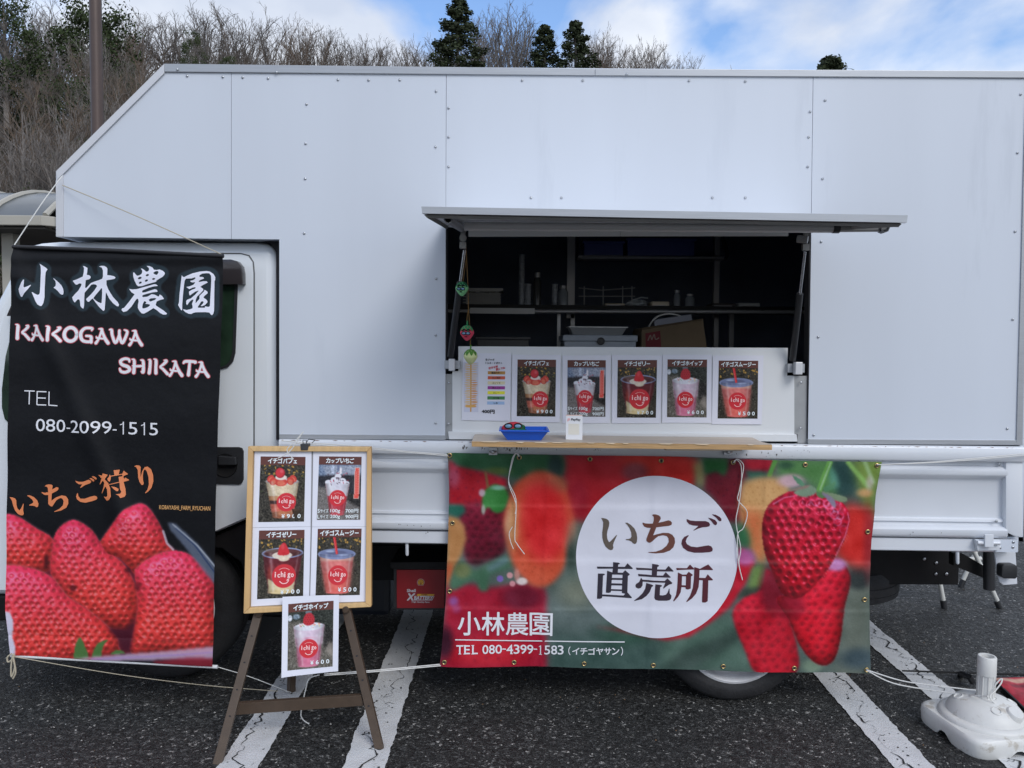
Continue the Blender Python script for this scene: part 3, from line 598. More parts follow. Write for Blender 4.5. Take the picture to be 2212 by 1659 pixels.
# left berries
im.poly(M(E_, (120, 100), (160, 150), (350, 190), (520, 240), (505, 430), (250, 440), (110, 420)), (176, 26, 42), 4); im.ell(*E_(150, 230), 12, 22, (190, 110, 140), 8, .6)
m = im.berry(M(E_, (240, 400), (500, 400), (515, 620), (500, 740), (400, 800), (250, 820), (200, 640), (190, 500)), (104, 20, 42), (116, 22, 44), 20, edge=5, pit=.8, spec=.03, soft=2.2, seed=4, seedc=(50, 8, 26), body=.6)
m = im.pmask(M(E_, (120, 110), (520, 240), (500, 430), (110, 420))); im.seeds(m, 18, None, (120, 20, 48), .3, .6, seed=8)
im.poly(M(E_, (105, 490), (180, 510), (225, 560), (238, 650), (205, 760), (150, 860), (110, 990), (100, 700)), (186, 132, 82), 4); im.poly(M(E_, (95, 800), (150, 850), (110, 1000), (90, 1000)), (196, 92, 60), 6)
im.poly(M(E_, (110, 420), (215, 415), (235, 470), (180, 500), (110, 480)), (40, 104, 88), 4)
im.poly(M(E_, (100, 980), (250, 960), (420, 985), (620, 955), (780, 990), (790, 1560), (50, 1560)), (164, 28, 52), 6); im.ell(*E_(620, 1050), 44, 26, (108, 24, 46), 12); im.ell(*E_(400, 1420), 90, 30, (188, 32, 48), 14); im.ell(*E_(90, 1360), 18, 34, (62, 22, 40), 10)
m = im.pmask(M(E_, (150, 1000), (780, 1000), (780, 1540), (100, 1540))); im.seeds(m, 26, None, (120, 20, 44), .32, .35, seed=14)
im.ell(*E_(150, 1080), 10, 10, (150, 110, 190), 7, .7); im.ell(*E_(170, 1130), 9, 9, (170, 80, 130), 7, .7)
im.poly(M(E_, (205, 800), (290, 870), (370, 830), (520, 760), (560, 790), (540, 850), (400, 900), (390, 1000), (330, 1010), (290, 930), (160, 1005), (120, 980), (150, 880)), (70, 108, 84), 4, round_=3)
im.poly(M(E_, (370, 850), (520, 760), (540, 800), (400, 880)), (112, 138, 150), 5, .8); im.ell(*E_(210, 870), 18, 16, (120, 120, 72), 8, .7)
im.poly(M(E_, (495, 560), (500, 460), (545, 320), (600, 250), (700, 190), (800, 190), (900, 260), (950, 420), (985, 560), (940, 740), (905, 850), (850, 930), (770, 978), (690, 970), (600, 890), (550, 800), (515, 690)), (204, 86, 58), 5, round_=3)
im.poly(M(E_, (700, 200), (880, 260), (950, 420), (950, 600), (880, 620), (740, 400)), (196, 74, 50), 12, .8); im.ell(*E_(860, 280), 22, 18, (150, 90, 60), 10, .7)
im.poly(M(E_, (640, 300), (760, 260), (880, 330), (930, 520), (915, 680), (860, 780), (740, 800), (660, 720), (620, 520)), (206, 36, 40), 11, round_=3); im.poly(M(E_, (505, 560), (540, 360), (590, 400), (590, 620), (560, 760)), (200, 150, 96), 5, .85); im.poly(M(E_, (500, 560), (520, 440), (540, 450), (540, 680), (560, 800)), (190, 180, 170), 5, .4)
m = im.pmask(M(E_, (590, 790), (900, 790), (860, 930), (700, 970))); im.seeds(m, 20, None, (170, 66, 40), .3, .6, seed=2); m = im.pmask(M(E_, (620, 420), (920, 420), (920, 780), (660, 780))); im.seeds(m, 24, None, (180, 22, 30), .3, .4, seed=3)
im.poly(M(E_, (345, 430), (350, 350), (380, 300), (440, 275), (510, 310), (525, 380), (490, 460), (430, 470), (385, 430), (350, 480)), (58, 130, 62), 2.5, round_=3); im.ell(*E_(460, 300), 16, 5, (150, 200, 180), 3, .8); im.ell(*E_(345, 335), 7, 8, (200, 190, 200), 3, .8); im.line(M(E_, (370, 200), (385, 290)), 6, (140, 90, 60), 3)
im.ell(*E_(355, 450), 4, 10, (180, 170, 170), 2, .8)
im.poly(M(E_, (945, 560), (1010, 500), (990, 640), (930, 760)), (140, 146, 128), 8, .8); im.ell(*E_(960, 760), 10, 30, (50, 66, 58), 10)
im.ell(*E_(620, 940), 12, 8, (226, 214, 210), 2.5, .9); im.ell(*E_(585, 895), 6, 12, (214, 140, 130), 3, .7)
for x, y, r, c in ((537, 900, 6.5, (226, 160, 165)), (555, 957, 6.2, (222, 150, 158)), (470, 924, 7, (130, 100, 190))): im.ell(*E_(x, y), r, r, c, 1.5, .85)
# right side
im.poly(M(F_, (0, 90), (230, 90), (240, 160), (200, 280), (0, 230)), (196, 40, 34), 7)
m = im.poly(M(F_, (280, 170), (440, 90), (720, 90), (700, 160), (520, 200), (500, 480), (420, 480), (330, 330), (270, 280)), (112, 22, 40), 6); im.seeds(m, 20, None, (76, 12, 34), .3, .5, seed=6)
im.poly(M(F_, (520, 90), (720, 90), (690, 150), (560, 170)), (156, 22, 42), 5)
im.poly(M(F_, (200, 120), (262, 100), (282, 180), (270, 270), (230, 250)), (160, 150, 96), 6, .9); im.poly(M(F_, (268, 90), (420, 90), (425, 150), (400, 200), (350, 170), (280, 190)), (40, 98, 50), 4)
im.poly(M(F_, (720, 90), (1060, 90), (1120, 330), (1000, 300), (880, 200), (740, 210)), (82, 130, 74), 8); im.ell(*F_(780, 130), 16, 8, (48, 84, 60), 6)
im.poly(M(F_, (520, 160), (640, 170), (680, 200), (560, 215)), (34, 92, 76), 4, .9); im.line(M(F_, (715, 100), (680, 190)), 10, (84, 140, 66), 4)
m = im.poly(M(F_, (510, 240), (600, 210), (700, 205), (790, 250), (800, 400), (660, 660), (640, 730), (590, 700), (540, 560), (490, 400)), (204, 158, 104), 6, round_=3); im.poly(M(F_, (500, 400), (640, 420), (640, 740), (590, 700), (530, 540)), (206, 108, 66), 10, .9); im.seeds(m, 15, None, (176, 120, 72), .3, .6, seed=9)
im.ell(*F_(810, 225), 26, 14, (214, 176, 188), 7, .9)
im.poly(M(F_, (480, 480), (540, 520), (560, 620), (520, 640), (470, 580)), (44, 104, 66), 7)
im.poly(M(F_, (1060, 90), (1180, 90), (1240, 220), (1180, 320), (1100, 330)), (30, 62, 60), 8); im.poly(M(F_, (1040, 110), (1090, 180), (1110, 260), (1060, 280)), (96, 160, 140), 5, .8)
im.poly(M(F_, (1180, 90), (1400, 90), (1350, 300), (1310, 480), (1250, 330)), (112, 138, 62), 9); im.line(M(F_, (1165, 110), (1290, 260)), 10, (132, 176, 92), 6, .9); im.line(M(F_, (1270, 110), (1320, 230)), 9, (150, 180, 130), 6, .8)
im.ell(*F_(1270, 300), 16, 9, (206, 160, 110), 6, .9); im.ell(*F_(1300, 240), 8, 14, (190, 170, 180), 6, .6)
im.poly(M(F_, (1150, 360), (1240, 380), (1320, 420), (1310, 740), (1250, 770), (1150, 740), (1080, 680)), (206, 44, 40), 10); im.ell(*F_(1290, 600), 10, 60, (150, 30, 40), 10, .8)
# lower berries
im.poly(M(F_, (-420, 1130), (40, 1215), (180, 1190), (300, 1110), (430, 1010), (520, 880), (585, 740), (560, 670), (490, 640), (440, 900), (250, 1100), (60, 1190)), (190, 28, 48), 4); im.ell(*F_(525, 700), 22, 18, (176, 120, 190), 9, .7)
im.poly(M(F_, (570, 760), (640, 740), (640, 880), (560, 910), (540, 890)), (112, 140, 78), 5); im.poly(M(F_, (470, 950), (520, 890), (620, 880), (640, 910), (520, 950)), (56, 66, 56), 4, .8)
m = im.berry(M(F_, (650, 770), (700, 800), (740, 920), (840, 1230), (830, 1420), (600, 1420), (520, 1270), (460, 1120), (450, 1030), (520, 950), (620, 900)), (190, 26, 44), (176, 24, 46), 22, edge=2.6, pit=.45, spec=.05, soft=2.2, seed=21, seedc=(110, 20, 36), body=.6); im.ell(*F_(690, 900), 26, 50, (116, 22, 40), 12, .9)
m = im.berry(M(F_, (1050, 710), (1110, 710), (1160, 770), (1180, 860), (1140, 1020), (1120, 1160), (1095, 1290), (1060, 1355), (1000, 1370), (930, 1330), (860, 1240), (790, 1080), (720, 950), (900, 900)), (206, 24, 42), (196, 26, 50), 21, edge=1.8, pit=.7, spec=.06, soft=1.6, seed=22, seedc=(110, 16, 34), body=.7); im.ell(*F_(800, 1000), 32, 26, (140, 22, 44), 12, .8)
im.vol(m, 11, .35, (.7, 1, 1)); im.ell(*F_(1090, 745), 22, 13, (190, 150, 210), 6, .8)
# the sharp berry
q = M(F_, (800, 290), (730, 325), (680, 365), (645, 420), (628, 520), (636, 620), (655, 700), (690, 790), (715, 860), (750, 920), (800, 948), (860, 948), (920, 905), (1000, 820), (1060, 740), (1120, 640), (1155, 560), (1175, 470), (1165, 410), (1120, 350), (1040, 310), (940, 285))
mk = im.berry(q, (196, 22, 42), (176, 18, 50), 19.5, edge=.8, pit=1.9, spec=.42, soft=.5, seed=31, L=(.42, -.60, .68), sq=1.0, seedc=(120, 40, 40))
m2 = im.blur(im.pmask(M(F_, (860, 330), (1000, 310), (1150, 380), (1180, 470), (1120, 560), (1040, 420), (900, 390))), 5) * mk; im.seeds(m2, 18, (222, 170, 222), (120, 14, 44), .44, .45, seed=33, w=.06)
im.line(M(F_, (1160, 420), (1172, 470), (1150, 560), (1090, 690)), 2.2, (224, 120, 150), 1.5, .8); im.line(M(F_, (700, 370), (770, 330), (830, 320)), 2.5, (216, 130, 170), 2, .7)
for a_ in range(18):
    t = a_ / 17; x, y = 1160 - 160 * t, 560 + 260 * t; im.line(M(F_, (x, y), (x + 10, y + 14)), .9, (214, 140, 130), .6, .6)
im.line(M(F_, (1052, 108), (1020, 190), (985, 290)), 12, (104, 158, 78), 1.5); im.line(M(F_, (1056, 112), (1026, 190), (992, 280)), 3, (170, 205, 170), 1.5, .7)
for qq, c in ((((825, 300), (880, 265), (940, 255), (975, 290), (940, 318), (880, 325)), (118, 142, 118)), (((820, 190), (870, 215), (905, 262), (870, 255), (835, 222)), (92, 140, 110)), (((970, 290), (1010, 300), (1035, 325), (1000, 335), (970, 315)), (90, 128, 84)), (((1000, 290), (1060, 300), (1160, 330), (1140, 360), (1080, 345), (1020, 320)), (128, 146, 116)), (((1000, 300), (1040, 310), (1085, 350), (1085, 395), (1050, 360)), (140, 130, 150)), (((1010, 270), (1085, 228), (1080, 260), (1030, 295)), (88, 138, 100)), (((780, 292), (850, 268), (930, 250), (900, 275)), (140, 120, 110))):
    im.poly(M(F_, *qq), c, .9, round_=2)
im.noise(3, .6, 5); im.noise(4, 9, 6)

TL, TRr, BL, BRr = (964, 979.6), (1904.9, 997.3), (949.9, 1439.3), (1879.5, 1453.8)
LE = [(0, 964), (.03, 967), (.16, 969.7), (.37, 967.8), (.7, 962.4), (.92, 954), (1, 949.9)]; RE = [(0, 1904.9), (.15, 1891.7), (.37, 1881.3), (.6, 1877), (.83, 1877.8), (1, 1879.5)]
TE = [(0, 979.8), (.02, 979), (.15, 981.5), (.55, 987), (.75, 994), (1, 997.3)]; BE = [(0, 1439.3), (.25, 1440.8), (.55, 1445.5), (.8, 1449), (1, 1453.8)]
def ip(tab, t): return np.interp(t, [a for a, _ in tab], [b for _, b in tab])
def bfn(s, t):
    x = ip(LE, t) * (1 - s) + ip(RE, t) * s; y = ip(TE, s) * (1 - t) + ip(BE, s) * t; return x, y
def fold1(x, y):
    d = 0
    d += .0035 * math.sin(x * .011 + y * .004) + .0025 * math.sin(x * .023 - y * .013 + 1) + .0012 * math.sin(x * .05 + y * .043)
    for xf in (1176, 1408, 1647): d -= .0018 * math.exp(-((x - xf - (y - 1200) * -.035) / 6) ** 2) + .0020 * math.tanh((x - xf - (y - 1200) * -.035) / 5)
    for yf in (1097, 1214, 1318): d -= .0016 * math.exp(-((y - yf - (x - 1400) * .006) / 5) ** 2) + .0016 * math.tanh((y - yf - (x - 1400) * .006) / 4)
    d -= .008 * max(0, (y - 1380) / 70) * math.sin(x * .02)
    return d
YB = 3.165
def mpB(x, y, off=0.0):
    p = P(x, y, YB); k = fold1(x, y); p.y += k - off; return p
ban = thing('banner', 'wide red strawberry banner with a white disc tied below the wooden counter', 'banner', P(1418, 1450, YB))
grid_obj('banner_sheet', 500, 250, bfn, im, M_CLOTH, ban, 1.0, uvfn=mpB)
nr, na = 34, 128; vs = [mpB(1418.5, 1203, .0014)] + [mpB(1418.5 + 174 * r / nr * math.cos(a * math.tau / na), 1203 + 174.3 * r / nr * math.sin(a * math.tau / na), .0014) for r in range(1, nr + 1) for a in range(na)]
fs = [(0, 1 + a, 1 + (a + 1) % na) for a in range(na)] + [(1 + r * na + a, 1 + (r + 1) * na + a, 1 + (r + 1) * na + (a + 1) % na, 1 + r * na + (a + 1) % na) for r in range(nr - 1) for a in range(na)]
MB().add(vs, fs).build('white_disc', mat('disc_white', (.70, .71, .80), .42, noise=.03, nscale=9, bump=.25, bscale=10), ban, smooth=True, fix=False)
Gc = crop(1272.8, 1097.2, 6.9517)
def glyph(name, loops, col, cm, mp, parent, off=.0026, rough=.45):
    mb = MB(); put_poly(mb, loops, cm, mp, off); return mb.build(name, mat('ink_%02x%02x%02x' % col, hx(*col), rough), parent, fix=False)
glyph('character', [[(178, 150), (215, 152), (262, 165), (292, 190), (303, 225), (297, 275), (275, 345), (266, 400), (272, 460), (288, 500), (303, 515), (322, 500), (360, 460), (412, 404), (418, 412), (368, 520), (358, 560), (364, 600), (350, 628), (325, 636), (285, 620), (245, 580), (215, 520), (198, 450), (196, 370), (208, 280), (210, 215), (198, 185)],
    [(542, 222), (575, 222), (625, 255), (680, 310), (712, 380), (722, 450), (718, 505), (705, 535), (680, 543), (655, 530), (635, 505), (600, 490), (550, 482), (550, 468), (590, 465), (622, 455), (635, 430), (630, 365), (605, 305), (575, 260), (548, 235)]], (98, 88, 80), Gc, mpB, ban)
glyph('character', [[(942, 108), (965, 95), (1000, 97), (1045, 112), (1072, 135), (1076, 165), (1058, 195), (1040, 222), (1110, 210), (1190, 188), (1225, 198), (1246, 225), (1238, 258), (1200, 272), (1120, 280), (1010, 292), (985, 350), (960, 412), (1020, 395), (1110, 375), (1195, 378), (1250, 405), (1285, 455), (1290, 520), (1265, 590), (1210, 640), (1120, 672), (1000, 682), (892, 674), (893, 664), (1000, 655), (1090, 625), (1160, 570), (1195, 510), (1190, 455), (1165, 425), (1110, 412), (1040, 425), (985, 465), (950, 500), (915, 525), (890, 523), (862, 500), (860, 470), (885, 400), (925, 302), (870, 300), (825, 280), (802, 240), (803, 220), (840, 233), (900, 238), (955, 235), (968, 190), (970, 140), (955, 118)]], (104, 62, 52), Gc, mpB, ban)
glyph('character', [[(1465, 168), (1520, 190), (1600, 197), (1750, 197), (1795, 215), (1815, 245), (1805, 275), (1770, 286), (1700, 292), (1640, 310), (1570, 343), (1566, 335), (1610, 300), (1640, 270), (1560, 265), (1500, 245), (1468, 205)], [(1782, 145), (1830, 155), (1890, 180), (1918, 215), (1918, 245), (1895, 260), (1868, 245), (1840, 205), (1800, 165)], [(1840, 93), (1895, 100), (1955, 130), (1985, 165), (1982, 192), (1960, 200), (1938, 185), (1905, 145), (1860, 112)],
    [(1490, 408), (1495, 418), (1465, 460), (1450, 505), (1470, 545), (1530, 580), (1620, 592), (1720, 575), (1790, 563), (1835, 578), (1857, 615), (1850, 650), (1815, 665), (1700, 675), (1580, 675), (1480, 650), (1410, 600), (1384, 540), (1395, 480), (1430, 435)]], (78, 34, 48), Gc, mpB, ban)
glyph('character', [[(358, 812), (440, 820), (460, 830), (455, 843), (435, 850), (433, 883), (535, 885), (575, 832), (655, 905), (650, 918), (433, 916), (430, 972), (505, 975), (540, 936), (608, 995), (604, 1010), (582, 1022), (574, 1268), (642, 1345), (635, 1356), (198, 1330), (192, 1358), (160, 1370), (118, 1366), (132, 985), (210, 985), (237, 993), (230, 1008), (208, 1016), (198, 1302), (515, 1318), (542, 1290), (490, 1280), (492, 1252), (330, 1248), (325, 1272), (290, 1281), (252, 1275), (270, 942), (348, 970), (355, 912), (122, 913), (115, 880), (357, 884)],
    [(345, 1002), (502, 1005), (500, 1056), (342, 1052)], [(340, 1082), (498, 1084), (496, 1138), (336, 1134)], [(335, 1166), (495, 1168), (493, 1228), (330, 1222)]], (50, 46, 58), Gc, mpB, ban)
glyph('character', [[(942, 833), (1025, 845), (1045, 858), (1040, 872), (1020, 880), (1016, 916), (1140, 920), (1188, 865), (1264, 942), (1260, 951), (1015, 946), (1012, 1008), (1105, 1010), (1145, 958), (1222, 1035), (1215, 1043), (740, 1025), (732, 990), (935, 1003), (938, 932), (712, 930), (702, 897), (938, 905)],
    [(778, 1045), (800, 1075), (1130, 1092), (1170, 1052), (1245, 1120), (1240, 1135), (1195, 1148), (1112, 1206), (1106, 1200), (1140, 1118), (803, 1105), (800, 1160), (775, 1200), (735, 1210), (702, 1195), (692, 1170), (705, 1140), (750, 1110), (768, 1070)],
    [(855, 1125), (940, 1145), (958, 1160), (948, 1172), (935, 1180), (905, 1260), (860, 1320), (790, 1370), (680, 1398), (674, 1390), (740, 1340), (800, 1280), (840, 1210)], [(990, 1140), (1075, 1150), (1090, 1162), (1082, 1175), (1062, 1185), (1056, 1305), (1100, 1308), (1150, 1298), (1175, 1265), (1196, 1205), (1204, 1212), (1206, 1280), (1232, 1310), (1226, 1355), (1205, 1378), (1160, 1388), (1040, 1388), (992, 1375), (975, 1345)]], (56, 44, 56), Gc, mpB, ban)
glyph('character', [[(1304, 898), (1465, 903), (1512, 848), (1578, 912), (1575, 922), (1312, 930)], [(1330, 965), (1398, 998), (1458, 998), (1492, 955), (1552, 1000), (1548, 1012), (1528, 1025), (1520, 1205), (1480, 1220), (1445, 1212), (1443, 1188), (1382, 1183), (1370, 1260), (1330, 1330), (1268, 1398), (1256, 1390), (1300, 1300), (1318, 1200), (1325, 1080)], [(1392, 1022), (1452, 1024), (1448, 1158), (1386, 1156)][::-1],
    [(1578, 885), (1660, 912), (1785, 845), (1855, 920), (1848, 930), (1700, 928), (1655, 930), (1650, 1045), (1740, 1048), (1775, 992), (1852, 1070), (1848, 1082), (1785, 1083), (1775, 1395), (1740, 1415), (1695, 1413), (1688, 1400), (1702, 1083), (1648, 1078), (1638, 1180), (1600, 1280), (1540, 1350), (1458, 1407), (1452, 1398), (1510, 1310), (1550, 1200), (1568, 1080)]], (84, 32, 44), Gc, mpB, ban)
Mc = crop(965.6, 1305.7, 5.4486)
mb = MB()
for i, ch in enumerate('小林農園'):
    x0 = 128 + i * 282; put_text(mb, ch, [Mc(x0, 86 + i * 3), Mc(x0 + 268, 88 + i * 3), Mc(x0 + 262, 360), Mc(x0 + 2, 358)], mpB, .75 if i < 2 else .5, .0016, step=6)
mb.build('lettering', M_WTXT, ban, fix=False)
MB().add([mpB(*Mc(x, y + dy), .0016) for x, y in ((96, 413), (500, 419), (1100, 423), (1600, 434), (2092, 444)) for dy in (-6, 6)], [(0, 1, 3, 2), (2, 3, 5, 4), (4, 5, 7, 6), (6, 7, 9, 8)]).build('underline', M_WTXT, ban, fix=False)
mb = MB()
def serif_word(mb, s, xs, y0, y1, cm, mp, bold):
    for ch, (xa, xb) in zip(s, xs):
        if ch == '1':
            cx = (xa + xb) / 2; mb.add([mp(*cm(cx + a, y), .0016) for a, y in ((-5, y0), (6, y0), (6, y1), (-6, y1))], [(0, 1, 2, 3)]); mb.add([mp(*cm(cx + a, y), .0022) for a, y in ((-20, y0 + 14), (0, y0), (4, y0 + 8), (-18, y0 + 20))], [(0, 1, 2, 3)])
        else: put_text(mb, ch, [cm(xa, y0), cm(xb, y0), cm(xb, y1), cm(xa, y1)], mp, bold, .0016)
        st = {'T': [(.5, 1)], 'E': [(.1, 1), (.1, 0)], 'L': [(.1, 1), (.1, 0)], '1': [(.5, 1)], '4': [(.78, 1)]}.get(ch, [])
        for fx, fy in st:
            cx = xa + (xb - xa) * fx; cy = y0 + (y1 - y0) * fy; w = 17
            mb.add([mp(*cm(cx + a, cy + b), .0022) for a, b in ((-w, -4), (w, -4), (w, 3), (-w, 3))], [(0, 1, 2, 3)])
serif_word(mb, 'TEL', [(112, 192), (205, 270), (298, 362)], 476, 574, Mc, mpB, .3)
serif_word(mb, '080', [(418, 486), (496, 562), (570, 646)], 474, 576, Mc, mpB, .3)
serif_word(mb, '4399', [(700, 776), (786, 852), (864, 936), (944, 1014)], 474, 580, Mc, mpB, .3)
serif_word(mb, '1583', [(1082, 1118), (1146, 1212), (1226, 1294), (1304, 1370)], 478, 586, Mc, mpB, .3)
for a_, b_ in ((652, 694), (1018, 1062)): mb.add([mpB(*Mc(x, y), .0016) for x, y in ((a_, 518), (b_, 520), (b_, 532), (a_, 530))], [(0, 1, 2, 3)])
mb.build('lettering', M_WTXT, ban, fix=False); mb = MB()
put_text(mb, '（', [Mc(1428, 492), Mc(1452, 492), Mc(1452, 592), Mc(1428, 592)], mpB, .15)
for i, ch in enumerate('イチゴヤサン'):
    x0 = 1474 + i * 94; put_text(mb, ch, [Mc(x0, 506 + i), Mc(x0 + 82, 506 + i), Mc(x0 + 82, 584 + i), Mc(x0, 584 + i)], mpB, .28)
put_text(mb, '）', [Mc(2046, 500), Mc(2070, 500), Mc(2070, 600), Mc(2046, 600)], mpB, .15)
mb.build('lettering', M_WTXT, ban, fix=False)
# eyelets
M_BRASS = mat('brass', (.45, .34, .16), .35, metal=.9)
EY = [E_(122, 78), E_(602, 92), E_(1088, 101), E_(1580, 114), F_(8, 103), F_(453, 112), F_(898, 125), F_(1345, 130), E_(142, 543), E_(124, 1010), E_(88, 1493), E_(567, 1497), E_(1047, 1503), E_(1522, 1515), F_(387, 1374), F_(825, 1382), F_(1278, 1397), F_(1284, 540), F_(1266, 962)]
em = em2 = None
for x, y in EY:
    if em is None:
        o = MB().ring((0, 0, 0), (0, -1, 0), 0, 0, [(.0105, -.001), (.0098, .002), (.0078, .003), (.0058, .0015), (.0055, -.002)], 20).build('eyelet', M_BRASS, None, smooth=True); em = o.data
        o2 = MB().ring((0, 0, 0), (0, -1, 0), 0, 0, [(.0057, .0002), (.0001, .0002)], 14).build('eyelet_hole', M_GAP, None); em2 = o2.data
    else:
        o = bpy.data.objects.new('eyelet', em); COL.objects.link(o); o2 = bpy.data.objects.new('eyelet_hole', em2); COL.objects.link(o2)
    o.location = mpB(x, y, .0022); adopt(o, ban); o2.location = o.location.copy(); adopt(o2, o)

# ------------------------------------------------------------------ tall black hanging banner
B_ = lambda x, y: (x / 3.024, 932.6 + y / 3.024)
A_ = lambda x, y: (x / 3.3602, 493.7 + y / 3.3602)
Hc = crop(27.43, 548.6, 9.6); Ic = crop(246.9, 548.6, 9.1636); Jc = crop(10.97, 987.5, 6.5032); Kc = crop(21.94, 685.8, 4.9171)
g_sho = [[(568, 205), (600, 225), (700, 290), (728, 320), (715, 345), (695, 375), (685, 500), (672, 700), (672, 900), (655, 1020), (628, 1080), (600, 1082), (550, 1050), (510, 980), (480, 900), (438, 800), (450, 795), (500, 830), (545, 852), (572, 840), (583, 810), (588, 600), (597, 400), (588, 270)],
    [(275, 540), (293, 538), (288, 620), (280, 680), (292, 700), (350, 680), (415, 645), (420, 652), (370, 730), (290, 820), (235, 893), (210, 893), (190, 860), (172, 790), (168, 730), (200, 670), (240, 590)], [(846, 502), (880, 520), (960, 590), (1015, 650), (1050, 720), (1060, 790), (1048, 840), (1025, 846), (990, 830), (940, 770), (885, 720), (852, 705), (855, 695), (890, 670), (902, 620), (895, 570)]]
g_hayashi = [[(1472, 250), (1500, 255), (1565, 290), (1560, 380), (1552, 435), (1600, 442), (1632, 470), (1632, 500), (1600, 528), (1530, 545), (1518, 620), (1512, 700), (1530, 708), (1570, 670), (1630, 605), (1720, 570), (1800, 545), (1870, 515), (1885, 470), (1885, 350), (1860, 285), (1800, 262), (1850, 248), (1910, 250), (1955, 275), (1975, 310), (1972, 440), (2040, 448), (2110, 462), (2142, 490), (2125, 515), (2060, 530), (1955, 548), (1952, 640), (1990, 740), (2080, 890), (2180, 1000), (2205, 1050), (2195, 1088), (2160, 1082), (2080, 1020), (2000, 920), (1960, 830), (1938, 795), (1930, 900), (1918, 1060), (1912, 1160), (1885, 1182), (1850, 1150), (1790, 1090), (1720, 1000), (1668, 925), (1640, 940), (1590, 992), (1560, 990), (1530, 950), (1533, 930), (1620, 850), (1700, 760), (1758, 670), (1740, 640), (1690, 628), (1640, 640), (1590, 700), (1500, 805), (1492, 900), (1485, 1080), (1475, 1132), (1445, 1125), (1410, 1080), (1400, 980), (1385, 942), (1350, 945), (1300, 1000), (1285, 1005), (1255, 960), (1238, 900), (1290, 840), (1370, 760), (1430, 660), (1438, 620), (1400, 610), (1340, 640), (1310, 632), (1262, 570), (1262, 555), (1340, 530), (1470, 470), (1490, 380), (1492, 290)],
    [(1845, 710), (1860, 715), (1862, 800), (1850, 1010), (1830, 1022), (1780, 1000), (1720, 960), (1680, 920), (1720, 860), (1790, 780)]]
g_nou = [[(378, 372), (395, 365), (425, 400), (455, 432), (500, 425), (545, 395), (558, 360), (552, 320), (525, 290), (560, 292), (600, 320), (635, 352), (670, 345), (692, 320), (688, 280), (645, 238), (700, 240), (760, 268), (788, 312), (840, 318), (900, 308), (960, 330), (1005, 370), (1008, 400), (970, 450), (900, 490), (840, 525), (832, 550), (760, 570), (650, 600), (550, 635), (470, 640), (440, 610), (400, 520), (380, 440)],
    [(780, 370), (830, 340), (875, 342), (880, 375), (850, 415), (820, 410), (785, 390)], [(470, 480), (500, 455), (540, 455), (545, 480), (510, 500), (478, 500)], [(628, 420), (655, 398), (690, 402), (690, 425), (660, 442), (632, 440)], [(605, 530), (635, 505), (670, 508), (665, 535), (630, 552), (608, 545)], [(485, 570), (510, 548), (545, 550), (540, 578), (505, 592), (488, 585)], [(752, 495), (775, 476), (812, 480), (810, 502), (780, 515), (755, 508)],
    [(297, 690), (350, 702), (450, 695), (550, 665), (680, 630), (790, 598), (825, 600), (860, 625), (855, 636), (790, 640), (680, 670), (560, 720), (548, 745), (560, 765), (620, 755), (740, 715), (800, 698), (840, 708), (858, 735), (850, 750), (760, 760), (640, 790), (560, 815), (550, 840), (570, 855), (650, 845), (700, 820), (740, 795), (800, 805), (870, 842), (885, 835), (900, 802), (940, 825), (985, 885), (970, 895), (900, 915), (840, 940), (820, 1000), (830, 1025), (900, 1070), (980, 1120), (1050, 1180), (1030, 1200), (970, 1200), (910, 1170), (840, 1110), (775, 1072), (730, 1100), (650, 1150), (590, 1180), (545, 1178), (500, 1130), (465, 1070), (465, 1010), (480, 940), (470, 890), (445, 885), (410, 930), (340, 1040), (250, 1130), (185, 1150), (150, 1120), (145, 1095), (165, 1072), (190, 1070), (280, 960), (400, 800), (380, 785), (340, 760), (298, 700)],
    [(680, 905), (720, 880), (800, 872), (832, 880), (810, 905), (730, 938), (700, 940)], [(570, 970), (595, 932), (625, 945), (632, 970), (608, 985), (650, 990), (700, 1000), (706, 1020), (660, 1055), (600, 1075), (560, 1078), (552, 1050), (560, 1000)]]
